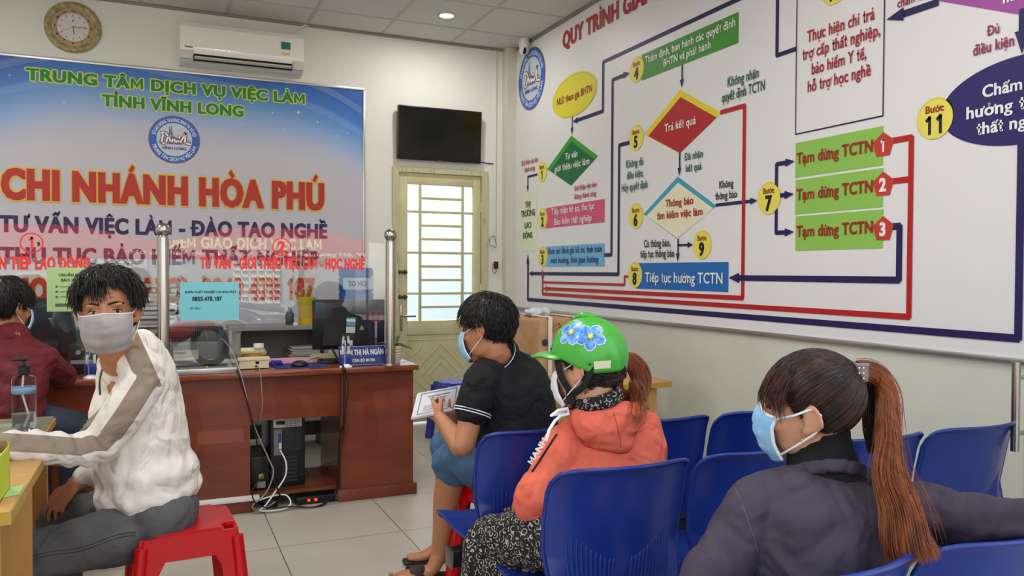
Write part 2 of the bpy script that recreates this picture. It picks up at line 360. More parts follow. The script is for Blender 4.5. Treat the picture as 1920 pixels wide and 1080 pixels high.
BOARD_ITEMS = [
('text', 'QUY TRÌNH GIẢI QUYẾT', 5.532, 4.359, 3.046, 0.116, '#a8181e', 0.03, 'QUY TRÌNH GIẢI'),
('ell', 'oval', 5.354, 2.65, 0.352, 0.163, '#d8cf2c'),
('text', 'NLĐ tham gia BHTN', 5.626, 5.062, 2.619, 0.046, '#8e1a14', 0.02, None),
('line', [(3.34, 2.794), (4.915, 2.794), (4.915, 2.448), (5.36, 2.448)], '#1f1650', 0.026, 1),
('line', [(5.371, 2.487), (5.371, 2.354)], '#1f1650', 0.012, 1),
('line', [(4.879, 1.428), (4.785, 1.428), (4.785, 2.64), (4.566, 2.64)], '#1f1650', 0.026, 1),
('line', [(4.555, 2.175), (4.692, 2.175), (4.692, 1.292), (6.128, 1.292)], '#1f1650', 0.026, 1),
('line', [(3.983, 2.555), (3.983, 2.42)], '#1f1650', 0.014, 1),
('line', [(3.999, 2.029), (3.999, 1.891)], '#1f1650', 0.014, 1),
('line', [(3.617, 2.206), (3.42, 2.206), (3.42, 1.17), (5.853, 1.17)], '#b3161c', 0.026, 1),
('line', [(3.652, 1.689), (3.311, 1.689)], '#1f1650', 0.018, 1),
('line', [(4.008, 1.508), (4.008, 1.373)], '#1f1650', 0.014, 1),
('line', [(4.008, 1.472), (3.861, 1.472)], '#1f1650', 0.014, 1),
('line', [(4.562, 1.278), (4.611, 1.278), (4.611, 1.221), (5.854, 1.221)], '#b3161c', 0.018, 1),
('line', [(2.474, 1.878), (2.377, 1.878), (2.377, 1.125), (5.864, 1.125), (5.864, 1.335)], '#b3161c', 0.026, 1),
('line', [(2.477, 1.704), (2.382, 1.704)], '#b3161c', 0.026, 0),
('line', [(1.91, 1.783), (1.91, 1.07), (6.149, 1.07), (6.149, 1.462)], '#1f1650', 0.03, 1),
('line', [(5.976, 2.117), (6.161, 2.117), (6.161, 1.987)], '#1f1650', 0.018, 1),
('line', [(2.48, 1.509), (2.429, 1.509), (2.429, 1.279), (3.535, 1.279)], '#1f1650', 0.03, 1),
('line', [(3.141, 1.7), (3.047, 1.7)], '#1f1650', 0.022, 1),
('line', [(3.172, 1.739), (3.172, 1.862), (3.045, 1.862)], '#1f1650', 0.022, 1),
('line', [(3.171, 1.63), (3.171, 1.512), (3.043, 1.512)], '#1f1650', 0.022, 1),
('line', [(3.179, 2.763), (3.179, 2.416), (3.045, 2.416)], '#1f1650', 0.022, 0),
('line', [(2.264, 2.406), (2.51, 2.406)], '#1f1650', 0.03, 1),
('line', [(1.913, 2.272), (1.913, 2.111)], '#1f1650', 0.03, 1),
('poly', 'flowchart_box', [(4.424, 2.557), (3.477, 2.557), (3.477, 2.725), (4.424, 2.725)], '#3f8c2e', 1),
('text', 'Thẩm định, ban hành các quyết định', 4.381, 3.496, 2.656, 0.04, '#e9e9e4', 0.012, None),
('text', 'BHTN và phát hành', 4.177, 3.709, 2.588, 0.041, '#e9e9e4', 0.012, None),
('poly', 'flowchart_diamond', [(5.796, 2.139), (5.388, 1.967), (4.979, 2.139), (5.388, 2.348)], '#3f9a32', 1),
('poly', 'flowchart_diamond', [(5.734, 2.122), (5.382, 1.967), (5.03, 2.122), (5.382, 2.301)], '#0e6b3a', 2),
('text', 'Tư vấn', 5.478, 5.274, 2.176, 0.041, '#e9e9e4', 0.012, None),
('text', 'giới thiệu việc làm', 5.657, 5.096, 2.098, 0.044, '#e9e9e4', 0.012, None),
('poly', 'flowchart_diamond', [(4.39, 2.203), (4.003, 2.027), (3.617, 2.203), (4.003, 2.413)], '#e0d020', 1),
('poly', 'flowchart_diamond', [(4.341, 2.184), (3.998, 2.029), (3.655, 2.184), (3.998, 2.367)], '#ae1c22', 2),
('text', 'Trả kết quả', 4.157, 3.841, 2.18, 0.042, '#e9e9e4', 0.012, None),
('poly', 'flowchart_diamond', [(4.389, 1.685), (4.019, 1.511), (3.649, 1.685), (4.019, 1.89)], '#3f9fb8', 1),
('poly', 'flowchart_diamond', [(4.355, 1.671), (4.015, 1.515), (3.675, 1.671), (4.015, 1.852)], '#e6e2c4', 2),
('text', 'Thông báo', 4.141, 3.857, 1.713, 0.039, '#a01c1c', 0.02, None),
('text', 'tìm kiếm việc làm', 4.232, 3.767, 1.641, 0.04, '#a01c1c', 0.02, None),
('ell', '4', 4.481, 2.642, 0.085, 0.087, '#e6da5c'),
('ell', '5', 4.481, 2.194, 0.084, 0.086, '#e6da5c'),
('ell', '1', 5.886, 2.128, 0.083, 0.083, '#e6da5c'),
('ell', '2', 5.87, 1.744, 0.082, 0.081, '#e6da5c'),
('ell', '3', 5.866, 1.432, 0.082, 0.082, '#e6da5c'),
('ell', '6', 4.477, 1.678, 0.078, 0.083, '#e6da5c'),
('ell', '7', 3.225, 1.694, 0.084, 0.083, '#e6da5c'),
('ell', '8', 4.483, 1.29, 0.083, 0.084, '#e6da5c'),
('ell', '9', 3.775, 1.469, 0.086, 0.084, '#e6da5c'),
('ell', '11', 2.268, 1.939, 0.084, 0.085, '#e6da5c'),
('ell', '10', 2.802, 2.623, 0.054, 0.062, '#e6da5c'),
('poly', 'flowchart_box', [(5.815, 1.66), (4.883, 1.66), (4.883, 1.825), (5.815, 1.825)], '#d24e78', 1),
('text', 'Tiếp nhận hồ sơ, thủ tục', 5.707, 5.017, 1.764, 0.044, '#e9e9e4', 0.01, None),
('text', 'Bảo hiểm thất nghiệp', 5.66, 5.058, 1.68, 0.045, '#e9e9e4', 0.01, None),
('poly', 'flowchart_box', [(5.812, 1.347), (4.879, 1.347), (4.879, 1.512), (5.812, 1.512)], '#6fb0de', 1),
('text', 'Xem xét đánh giá hồ sơ, tính toán', 5.773, 4.906, 1.451, 0.042, '#1f1650', 0.008, None),
('text', 'mức hưởng, thời gian hưởng', 5.719, 4.961, 1.377, 0.042, '#1f1650', 0.008, None),
('poly', 'flowchart_box', [(6.315, 1.482), (5.99, 1.482), (5.99, 1.976), (6.315, 1.976)], '#dfe6c2', 1),
('text', 'THỊ', 6.214, 6.099, 1.855, 0.051, '#15121c', 0.012, None),
('text', 'TRƯỜNG', 6.294, 6.009, 1.78, 0.052, '#15121c', 0.012, None),
('text', 'LAO', 6.22, 6.085, 1.679, 0.051, '#15121c', 0.012, None),
('text', 'ĐỘNG', 6.251, 6.057, 1.592, 0.051, '#15121c', 0.012, None),
('text', 'Giới thiệu việc làm', 6.291, 5.958, 2.223, 0.038, '#b0323c', 0.012, None),
('text', 'thành công', 6.229, 6.022, 2.16, 0.037, '#b0323c', 0.012, None),
('text', 'Giới thiệu việc làm', 5.332, 4.993, 1.922, 0.033, '#b0323c', 0.012, None),
('text', 'không thành công', 5.331, 4.998, 1.858, 0.033, '#b0323c', 0.012, None),
('text', 'Không đủ', 4.601, 4.391, 2.008, 0.044, '#0c5a3c', 0.012, None),
('text', 'điều kiện;', 4.59, 4.39, 1.931, 0.044, '#0c5a3c', 0.012, None),
('text', 'Hủy quyết định', 4.657, 4.339, 1.853, 0.045, '#0c5a3c', 0.012, None),
('text', 'Đã nhận', 3.948, 3.772, 1.977, 0.039, '#0c5a3c', 0.012, None),
('text', 'kết quả', 3.937, 3.784, 1.907, 0.039, '#0c5a3c', 0.012, None),
('text', 'Không nhận', 3.563, 3.308, 2.335, 0.047, '#0c5a3c', 0.012, None),
('text', 'quyết định TCTN', 3.61, 3.26, 2.259, 0.047, '#0c5a3c', 0.012, None),
('text', 'Không', 3.626, 3.503, 1.781, 0.036, '#15121c', 0.012, None),
('text', 'thông báo', 3.658, 3.47, 1.719, 0.036, '#15121c', 0.012, None),
('text', 'Có thông báo,', 4.379, 4.083, 1.469, 0.042, '#15121c', 0.012, None),
('text', 'tiếp tục thông báo', 4.42, 4.041, 1.403, 0.042, '#15121c', 0.012, None),
('poly', 'flowchart_box', [(4.469, 1.199), (3.54, 1.199), (3.54, 1.367), (4.469, 1.367)], '#1767b4', 1),
('text', 'Tiếp tục hưởng TCTN', 4.36, 3.58, 1.245, 0.054, '#e9e9e4', 0.012, None),
('line', [(3.043, 2.727), (3.043, 1.994), (2.522, 1.994), (2.522, 2.556)], '#15121c', 0.006, 0),
('text', 'Thực hiện chi trả', 2.971, 2.572, 2.427, 0.048, '#a02430', 0.014, None),
('text', 'trợ cấp thất nghiệp,', 3.001, 2.538, 2.348, 0.047, '#a02430', 0.014, None),
('text', 'bảo hiểm Y tế,', 2.942, 2.612, 2.265, 0.047, '#a02430', 0.014, None),
('text', 'hỗ trợ học nghề', 2.966, 2.588, 2.185, 0.047, '#a02430', 0.014, None),
('poly', 'flowchart_box', [(3.042, 1.779), (2.52, 1.779), (2.52, 1.95), (3.042, 1.95)], '#8cc152', 1),
('poly', 'flowchart_box', [(3.039, 1.597), (2.517, 1.597), (2.517, 1.767), (3.039, 1.767)], '#8cc152', 1),
('poly', 'flowchart_box', [(3.036, 1.417), (2.514, 1.417), (2.514, 1.587), (3.036, 1.587)], '#8cc152', 1),
('text', 'Tạm dừng TCTN', 3.031, 2.568, 1.845, 0.047, '#9a2416', 0.025, None),
('pent', '1', 2.519, 1.865),
('text', 'Tạm dừng TCTN', 3.028, 2.565, 1.667, 0.047, '#9a2416', 0.025, None),
('pent', '2', 2.516, 1.693),
('text', 'Tạm dừng TCTN', 3.025, 2.562, 1.486, 0.047, '#9a2416', 0.025, None),
('pent', '3', 2.513, 1.499),
('ell', 'bigoval', 1.91, 1.946, 0.331, 0.163, '#241560'),
('text', 'Chấm dứt', 2.065, 1.906, 1.982, 0.039, '#e9e9e4', 0.02, 'Chấm'),
('text', 'hưởng trợ cấp', 2.131, 1.943, 1.911, 0.04, '#e9e9e4', 0.02, 'hưởng'),
('text', 'thất nghiệp', 2.085, 1.977, 1.843, 0.039, '#e9e9e4', 0.02, 'thất'),
('text', 'Đủ', 2.049, 1.998, 2.213, 0.036, '#8e1e4e', 0.014, None),
('text', 'điều kiện', 2.106, 1.941, 2.151, 0.036, '#8e1e4e', 0.014, None),
('text', 'chấm dứt', 2.456, 2.367, 2.44, 0.032, '#8e1e4e', 0.014, 'chấm'),
('poly', 'flowchart_diamond', [(2.264, 2.412), (1.911, 2.251), (1.558, 2.412), (1.911, 2.573)], '#a04e9c', 1),
('text', 'hưởng', 1.99, 1.855, 2.317, 0.035, '#e9e9e4', 0.02, None)]
# ================================================================ THE ROOM
def acrylic():
    if 'acrylic_sheet' in MATS: return MATS['acrylic_sheet']
    m = bpy.data.materials.new('acrylic_sheet'); m.use_nodes = True; N = m.node_tree; L = N.links.new
    for n_ in list(N.nodes):
        if n_.type == 'BSDF_PRINCIPLED': N.nodes.remove(n_)
    out = [n_ for n_ in N.nodes if n_.type == 'OUTPUT_MATERIAL'][0]
    tr = N.nodes.new('ShaderNodeBsdfTransparent'); tr.inputs[0].default_value = (.95, .965, .96, 1)
    gl = N.nodes.new('ShaderNodeBsdfGlossy'); gl.inputs['Roughness'].default_value = .0; gl.inputs[0].default_value = (1, 1, 1, 1)
    fr = N.nodes.new('ShaderNodeFresnel'); ge = N.nodes.new('ShaderNodeNewGeometry'); mr = N.nodes.new('ShaderNodeMapRange')   # the same index seen from either face of the sheet
    mr.inputs['To Min'].default_value = 1.62; mr.inputs['To Max'].default_value = 1/1.62; L(ge.outputs['Backfacing'], mr.inputs['Value']); L(mr.outputs[0], fr.inputs['IOR'])
    mx = N.nodes.new('ShaderNodeMixShader'); L(fr.outputs[0], mx.inputs[0]); L(tr.outputs[0], mx.inputs[1]); L(gl.outputs[0], mx.inputs[2]); L(mx.outputs[0], out.inputs[0])
    MATS['acrylic_sheet'] = m; return m
m_wall = mat('wall_paint', '#e0e1d8', .75, col2='#e8e8e0', nscale=1.3, nlo=.3, nhi=.7, bump=.08, bscale=25)
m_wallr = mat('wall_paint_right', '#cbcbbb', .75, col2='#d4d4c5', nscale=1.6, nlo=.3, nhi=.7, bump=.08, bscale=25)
m_white = mat('white_plastic', '#e4e3dc', .35)
m_cream = mat('cream_plastic', '#dcdacb', .3)
m_black = mat('black_plastic', '#0c0c0e', .35)
m_dark = mat('dark_gap', '#050505', .8)
m_steel = mat('brushed_steel', '#b9b4ab', .22, 1.0, bump=.02, bscale=300, bstretch=(1, 1, .02))
m_alu = mat('aluminium', '#bcbcba', .35, .9)
def floor_mat():
    m = bpy.data.materials.new('floor_tiles'); m.use_nodes = True; N = m.node_tree; b = N.nodes['Principled BSDF']; L = N.links.new
    t = N.nodes.new('ShaderNodeTexCoord'); mp = N.nodes.new('ShaderNodeMapping'); mp.inputs['Location'].default_value = (-.5204+.6*10, -3.8542+.6*20, 0)
    br = N.nodes.new('ShaderNodeTexBrick'); br.offset = 0; br.inputs['Scale'].default_value = 1; br.inputs['Brick Width'].default_value = .6; br.inputs['Row Height'].default_value = .6
    br.inputs['Mortar Size'].default_value = .0028; br.inputs['Mortar Smooth'].default_value = .1
    br.inputs['Mortar'].default_value = srgb('#6e665a'); br.inputs['Color1'].default_value = srgb('#bab3a6'); br.inputs['Color2'].default_value = srgb('#c0b9ac')
    nz = N.nodes.new('ShaderNodeTexNoise'); nz.inputs['Scale'].default_value = 3.; nz.inputs['Detail'].default_value = 8
    mx = N.nodes.new('ShaderNodeMixRGB'); mx.blend_type = 'MULTIPLY'; mx.inputs[0].default_value = .22
    L(t.outputs['Object'], mp.inputs[0]); L(mp.outputs[0], br.inputs[0]); L(t.outputs['Object'], nz.inputs[0])
    L(br.outputs[0], mx.inputs[1]); L(nz.outputs[0], mx.inputs[2]); L(mx.outputs[0], b.inputs['Base Color'])
    b.inputs['Roughness'].default_value = .33; return m
def ceil_mat():
    m = bpy.data.materials.new('ceiling_tiles'); m.use_nodes = True; N = m.node_tree; b = N.nodes['Principled BSDF']; L = N.links.new
    t = N.nodes.new('ShaderNodeTexCoord'); nz = N.nodes.new('ShaderNodeTexNoise'); nz.inputs['Scale'].default_value = 220; nz.inputs['Detail'].default_value = 2
    r = N.nodes.new('ShaderNodeValToRGB'); r.color_ramp.elements[0].color = srgb('#cbc9c4'); r.color_ramp.elements[1].color = srgb('#dcdad5'); r.color_ramp.elements[0].position = .35; r.color_ramp.elements[1].position = .6
    L(t.outputs['Object'], nz.inputs[0]); L(nz.outputs[0], r.inputs[0]); L(r.outputs[0], b.inputs['Base Color']); b.inputs['Roughness'].default_value = .9; return m
struct('floor', MB().box(LEFT-.2, RIGHT+.2, FRONT-.15, BACK+.2, -.12, 0), floor_mat(), False)
struct('ceiling', MB().box(LEFT-.2, RIGHT+.2, FRONT-.15, BACK+.2, CEIL, CEIL+.12), ceil_mat(), False)
g = MB(); T = .605
for k in range(-9, 5):
    x = .4963+T*k
    if LEFT < x < RIGHT-.02: g.box(x-.012, x+.012, FRONT, BACK, CEIL-.004, CEIL+.002)
y = BACK-.4159
while y > FRONT: g.box(LEFT, RIGHT, y-.012, y+.012, CEIL-.0045, CEIL+.002); y -= T
struct('trim_1', g, mat('ceiling_grid', '#bdbbb5', .6), False)
struct('trim_2', MB().box(LEFT, RIGHT-.02, BACK-.018, BACK, CEIL-.02, CEIL-.003).box(RIGHT-.022, RIGHT, FRONT, BACK-.018, CEIL-.028, CEIL-.005), mat('ceiling_edge', '#8f8d86', .5), False)
DX0, DX1, DZ = 1.80, 2.655, 2.186
b = MB().box(LEFT-.2, DX0, BACK, BACK+.2, 0, CEIL).box(DX1, RIGHT+.2, BACK, BACK+.2, 0, CEIL).box(DX0, DX1, BACK, BACK+.2, DZ, CEIL)
struct('wall_back', b, m_wall, False)
struct('wall_right', MB().box(RIGHT, RIGHT+.2, FRONT-.1, BACK, 0, CEIL), m_wallr, False)
struct('wall_left', MB().box(LEFT-.2, LEFT, FRONT-.1, BACK, 0, CEIL), m_wall, False)
struct('trim_3', MB().box(2.80, RIGHT, BACK-.10, BACK, 0, CEIL, .004), m_wallr, False, 'boxed-in corner column, painted cream')
# plastic cable duct running down beside the corner column
o = put('cable_duct', MB().box(2.715, 2.74, BACK-.014, BACK, 1.62, CEIL-.02, .002), m_white)
tag(o, 'thin white cable duct running down the wall left of the corner column', 'cable duct')
# ---------------------------------------------------------------- door
m_door = mat('door_paint', '#cfcaa0', .5, col2='#c2bc90', nscale=6, nlo=.35, nhi=.75, bump=.05, bscale=30)
m_doorworn = mat('door_frame_paint', '#c5c19a', .6, col2='#8f8864', nscale=9, nlo=.55, nhi=.78, stretch=(3, 3, .6))
door = thing('door_1', 'pale yellow metal door with frosted glazed grille', 'door', (2.23, BACK, 0)); door['kind'] = 'structure'
f = MB().box(DX0, DX0+.05, BACK-.025, BACK+.08, 0, DZ).box(DX1-.055, DX1, BACK-.025, BACK+.08, 0, DZ).box(DX0+.05, DX1-.055, BACK-.025, BACK+.08, DZ-.045, DZ)
put('door_frame', f, m_doorworn, door)
X0, X1 = DX0+.055, DX1-.06; yf = BACK-.004
GX0, GX1, GZ0, GZ1 = 1.932, 2.53, .885, 2.045
lf = MB().box(X0, GX0, yf, yf+.045, .02, DZ-.05, .003).box(GX1, X1, yf, yf+.045, .02, DZ-.05, .003).box(GX0, GX1, yf, yf+.045, GZ1, DZ-.05, .003).box(GX0, GX1, yf, yf+.045, GZ0-.12, GZ0, .003)
lf.box(GX0, GX1, yf+.012, yf+.04, .02, GZ0-.12)
put('door_leaf', lf, m_door, door)
bars = MB(); xa, xb = 2.045, 2.43
for x in (xa, xb): bars.box(x-.012, x+.012, yf+.0, yf+.02, GZ0, GZ1, .003)
for i in range(1, 10):
    z = GZ1-i*(GZ1-GZ0)/10; bars.box(xa, xb, yf+.002, yf+.018, z-.011, z+.011, .003)
for z in (GZ1-2*.116, GZ1-5*.116, GZ1-8*.116):
    bars.box(GX0, xa, yf+.002, yf+.018, z-.010, z+.010, .003).box(xb, GX1, yf+.002, yf+.018, z-.010, z+.010, .003)
put('grille', bars, m_door, door)
put('frosted_glass', MB().box(GX0, GX1, yf+.024, yf+.03, GZ0, GZ1), mat('frosted_pane', '#dfe8ee', .38, trans=.85, ior=1.3), door, False, 'frosted glass pane')
# pressed diamond ornament on the lower panel
orn = MB(); cx, cz = 2.23, .42
def rib(pts, r=.006):
    orn.tube([(cx+a, yf+.012, cz+b_) for a, b_ in pts], r, 6)
for k in (.26, .17): rib([(-k, 0), (0, k), (k, 0), (0, -k), (-k, 0)])
rib([(-.28, .3), (-.28, -.3), (.28, -.3), (.28, .3), (-.28, .3)])
for sx_ in (-1, 1):
    for sz_ in (-1, 1): rib([(sx_*.27, sz_*.16), (sx_*.2, sz_*.2), (sx_*.16, sz_*.27)]); rib([(sx_*.1, 0), (0, sz_*.1)])
put('pressed_ornament', orn, m_door, door)
h = MB().box(1.868, 1.888, yf-.012, yf, .80, 1.02, .004)
put('handle_plate', h, m_steel, door)
put('door_handle', MB().tube([(1.878, yf-.01, .93), (1.878, yf-.05, .93), (1.99, yf-.055, .928)], .009, 10), m_steel, door)
for z in (1.30, 1.09, 1.28): 
    if z != 1.28: put('bolt', MB().tube([(1.845, yf-.018, z), (1.925, yf-.018, z)], .011, 8).box(1.85, 1.865, yf-.02, yf, z-.018, z+.018).box(1.90, 1.915, yf-.02, yf, z-.018, z+.018), mat('old_brass', '#5c5446', .45, .8), door)
for z in (1.87, 1.15): put('hinge', MB().lathe((X1+.004, yf-.006, z-.045), [(.009, 0), (.009, .09)], 10), m_door, door)
# the lit room behind the frosted door
struct('wall_annex', MB().box(1.2, 3.2, BACK+2.0, BACK+2.05, 0, 3.2).box(1.15, 1.2, BACK+.2, BACK+2.0, 0, 3.2).box(3.2, 3.25, BACK+.2, BACK+2, 0, 3.2), mat('annex_wall', '#dfe4e6', .8), False)
struct('floor_annex', MB().box(1.15, 3.25, BACK+.2, BACK+2.05, -.1, 0), m_wall, False)
l = lamp('annex_daylight', 2.2, BACK+1.1, 3.1, 24, .9, (.86, .93, 1))
# ---------------------------------------------------------------- ceiling downlight
dl = thing('ceiling_downlight', 'small round recessed LED downlight glowing in the ceiling', 'ceiling light', (2.036, 5.82, CEIL))
put('trim_ring', MB().lathe((2.036, 5.82, CEIL-.006), [(.052, .0), (.062, .0), (.064, .004), (.052, .006)], 32, ring=True), m_white, dl)
put('diffuser', MB().lathe((2.036, 5.82, CEIL-.005), [(.001, 0), (.052, 0), (.052, .003), (.001, .003)], 32), mat('led', '#ffffff', .4, emit='#fffaf0', estr=30), dl)
lamp('downlight_lamp', 2.036, 5.82, CEIL-.012, 7, .1)
# fill battens and lamps added out of view to brighten the room evenly
for k, (x, y) in enumerate([(-1.4, 4.3), (.6, 3.1), (1.5, 1.6), (-1.2, 2.0)]):
    t = thing('fill_batten', ['added white fill batten above the far left desk', 'added white fill batten above the middle of the room', 'added white fill batten above the waiting benches', 'added white fill batten above the left entrance'][k], 'ceiling light', (x, y, CEIL-.01), 'added fill battens out of view')
    put('batten', MB().box(x-.3, x+.3, y-.03, y+.03, CEIL-.05, CEIL-.005, .006), m_white, t)
    put('tube', MB().tube([(x-.28, y, CEIL-.068), (x+.28, y, CEIL-.068)], .014, 12), mat('fill_tube_glow', '#ffffff', .4, emit='#fff8ee', estr=7), t)
    l = lamp('fill_lamp', x, y, CEIL-.09, (24, 18, 11, 14)[k], .4, (1, .985, .96))
# ---------------------------------------------------------------- wall clock
ck = thing('wall_clock', 'round wall clock with a wide tarnished gold rim', 'clock', (-.541, BACK, 3.04))
cc = Vector((-.541, BACK, 3.036)); AX = (0, -1, 0)
m_gold = mat('tarnished_gold', '#b8ae7c', .4, .2, col2='#857e52', nscale=30, nlo=.4, nhi=.65, bump=.25, bscale=70)
put('rim', MB().lathe(cc, [(.130, .0), (.178, .0), (.182, .012), (.172, .03), (.158, .036), (.144, .028), (.134, .020), (.130, .016)], 72, AX, True), m_gold, ck)
put('dial', MB().lathe(cc, [(.001, .010), (.134, .010), (.134, .012), (.001, .012)], 48, AX), mat('dial_face', '#f2f0ee', .5), ck)
ring = MB()
n = 64
for i in range(n):
    a0, a1 = 2*PI*i/n, 2*PI*(i+1)/n; k = len(ring.v)
    ring.v += [tuple(cc+Vector((r*math.cos(a), -.0135, r*math.sin(a)))) for r, a in ((.101, a0), (.126, a0), (.126, a1), (.101, a1))]; ring.f.append((k, k+1, k+2, k+3))
put('numeral_ring', ring, flat('#cf9a62'), ck, False)
nm = MB()
for i in range(1, 13):
    a = math.radians(90-30*i); V, F, adv = lay(str(i), .03); s = .017/CAPH
    nm.add([cc+Vector((.1135*math.cos(a)+(x_-adv/2)*s, -.0145-l_*.0001, .1135*math.sin(a)+(y_-CAPH/2)*s)) for (x_, y_), l_ in zip(V, LV)], F)
    nm.obox(cc+Vector((.083*math.cos(a), -.0145, .083*math.sin(a))), Vector((math.cos(a), 0, math.sin(a)))*.009, (0, .0005, 0), Vector((-math.sin(a), 0, math.cos(a)))*.0018)
put('numerals', nm, flat('#231d18'), ck, False)
hd = MB()
for a, L, w_ in ((90-86, .082, .003), (90-171, .052, .004)):
    a = math.radians(a); d = Vector((math.cos(a), 0, math.sin(a))); hd.obox(cc+Vector((0, -.017, 0))+d*L*.42, d*L*.55, (0, .0008, 0), Vector((-d.z, 0, d.x))*w_)
a = math.radians(90-245); d = Vector((math.cos(a), 0, math.sin(a))); hd.obox(cc+Vector((0, -.019, 0))+d*.03, d*.05, (0, .0006, 0), Vector((-d.z, 0, d.x))*.001)
hd.lathe(cc, [(.001, .02), (.005, .02), (.005, .014), (.001, .014)], 12, AX)
put('hands', hd, mat('brass_hands', '#b98f3a', .3, .8), ck)
put('dial_mark', MB().lathe(cc+Vector((.0, 0, .045)), [(.001, .0145), (.006, .0145), (.001, .0146)], 12, AX), flat('#b03a3a'), ck, False)
put('cover_glass', MB().lathe(cc, [(.001, .024), (.134, .024), (.134, .026), (.001, .026)], 48, AX), acrylic(), ck)
# ---------------------------------------------------------------- air conditioner
ac = thing('air_conditioner', 'white split air conditioner mounted above the blue banner', 'air conditioner', (.6, BACK, 2.83))
ax0, ax1 = .158, 1.04
prof = [(0, 2.835), (-.14, 2.835), (-.19, 2.86), (-.215, 2.90), (-.22, 2.95), (-.205, 3.09), (-.18, 3.125), (-.14, 3.135), (0, 3.135)]
# front edges stand proud of the wall, so the box is set by its wall face
bd = MB().prism([(BACK+a, z) for a, z in prof], (ax0, 0, 0), (0, 1, 0), (0, 0, 1), (ax1-ax0, 0, 0))
bd.f = bd.f
put('casing', bd, mat('ac_shell', '#efeee6', .12, coat=.5), ac, .5)
put('air_outlet', MB().box(.25, .95, BACK-.212, BACK-.10, 2.845, 2.892), m_dark, ac)
lv = MB().obox((.6, BACK-.205, 2.855), (.345, 0, 0), (0, .032, -.012), (0, .002, .004))
put('louvre', lv, mat('ac_louvre', '#d0cebf', .3), ac)
put('display_panel', MB().box(.162, .245, BACK-.222, BACK-.2, 2.85, 2.915, .004), mat('ac_panel', '#c9c7bb', .4), ac)
put('sensor_panel', MB().box(.955, 1.036, BACK-.222, BACK-.2, 2.85, 2.915, .004), mat('ac_panel'), ac)
fins = MB()
for k in range(22): fins.box(.27+k*.031, .273+k*.031, BACK-.211, BACK-.19, 2.848, 2.89)
put('fins', fins, mat('fin_grey', '#3a3836', .5), ac)
put('energy_label', MB().obox((.905, BACK-.2145, 3.0), (.034, 0, 0), (0, .0008, 0), (0, -.0045, .052)), flat('#2b6f5f'), ac)
put('label_band', MB().obox((.905, BACK-.2165, 3.033), (.030, 0, 0), (0, .0008, 0), (0, -.001, .010)).obox((.905, BACK-.221, 2.962), (.030, 0, 0), (0, .0008, 0), (0, -.001, .009)), flat('#d8c27a'), ac)
lettering('brand_mark', 'Panasonic', (.19, BACK-.222, 2.93), (1, 0, 0), (0, 0, 1), .055, .011, ac, '#222222', .03, lift=.002)
# pipes and cord of the air conditioner
o = put('refrigerant_pipe', MB().tube([(.95, BACK-.03, 3.13), (.96, BACK-.03, 3.19), (1.02, BACK-.025, 3.22), (1.09, BACK-.02, 3.262)], .006, 8).tube([(.99, BACK-.03, 3.13), (1.0, BACK-.03, 3.18), (1.05, BACK-.02, 3.21), (1.11, BACK-.02, 3.262)], .004, 8), m_white)
tag(o, 'two thin white pipes from the air conditioner to the ceiling', 'pipe')
# ---------------------------------------------------------------- television
tv = thing('television', 'black flat television hung above the yellow door', 'television', (2.2, BACK, 2.24))
# hung on a bracket, tilted down a little
tc_ = Vector((2.2, BACK-.055, 2.466)); tu = Vector((0, -.05, 1)).normalized(); tn = Vector((0, -1, -.05)).normalized()
put('case', MB().obox(tc_, (.372, 0, 0), tn*.022, tu*.222, .006), m_black, tv)
put('screen', MB().obox(tc_+tn*.0225+tu*.004, (.362, 0, 0), tn*.001, tu*.208), mat('tv_screen', '#040405', .12), tv)
put('bracket', MB().box(2.12, 2.28, BACK-.04, BACK, 2.38, 2.54), m_black, tv)
put('indicator', MB().obox(tc_+tn*.024-tu*.214, (.012, 0, 0), tn*.001, tu*.002), flat('#77777a'), tv)
put('power_cord', MB().tube([(2.57, BACK-.01, 2.265), (2.62, BACK-.006, 2.262), (2.68, BACK-.005, 2.258), (2.728, BACK-.005, 2.258)], .004, 6), m_black, tv)
# ---------------------------------------------------------------- security camera
sc_ = thing('security_camera', 'white dome security camera in the ceiling corner', 'camera', (2.83, 6.1, CEIL))
scx, scy = 2.83, 6.12
put('mount', MB().lathe((scx, scy, CEIL-.075), [(.042, 0), (.045, .01), (.045, .06), (.04, .072)], 28), m_white, sc_)
put('camera_head', MB().ell((scx, scy, CEIL-.098), (.041, .041, .043), 28, 18), m_white, sc_)
vdir = (CAM-Vector((scx, scy, CEIL-.1))); vdir.z = -.8; vdir.x += .4; vdir.normalize()
put('lens', MB().ell(Vector((scx, scy, CEIL-.104))+vdir*.018, (.018, .029, .032), 24, 14), mat('lens_black', '#020203', .08), sc_)
# ---------------------------------------------------------------- small wiring on the wall by the door
wj = thing('wire_connector', 'small loose cable connector with red wire by the door', 'connector', (2.70, BACK, 1.56))
put('plug', MB().obox((2.695, BACK-.012, 1.55), (.016, 0, -.012), (0, .008, 0), (.006, 0, .009), .002), m_white, wj)
put('wire', MB().tube([(2.728, BACK-.006, 1.62), (2.70, BACK-.02, 1.615), (2.672, BACK-.02, 1.585), (2.68, BACK-.015, 1.56)], .003, 6).tube([(2.71, BACK-.012, 1.54), (2.73, BACK-.015, 1.515), (2.745, BACK-.012, 1.54), (2.73, BACK-.01, 1.6)], .0025, 6), mat('red_wire', '#6a1a14', .5), wj)
wk = thing('junction_switch', 'small black switch dangling on an orange wire by the door', 'switch', (2.735, BACK, 1.36))
put('switch_body', MB().box(2.722, 2.757, BACK-.03, BACK-.002, 1.335, 1.395, .004), m_black, wk)
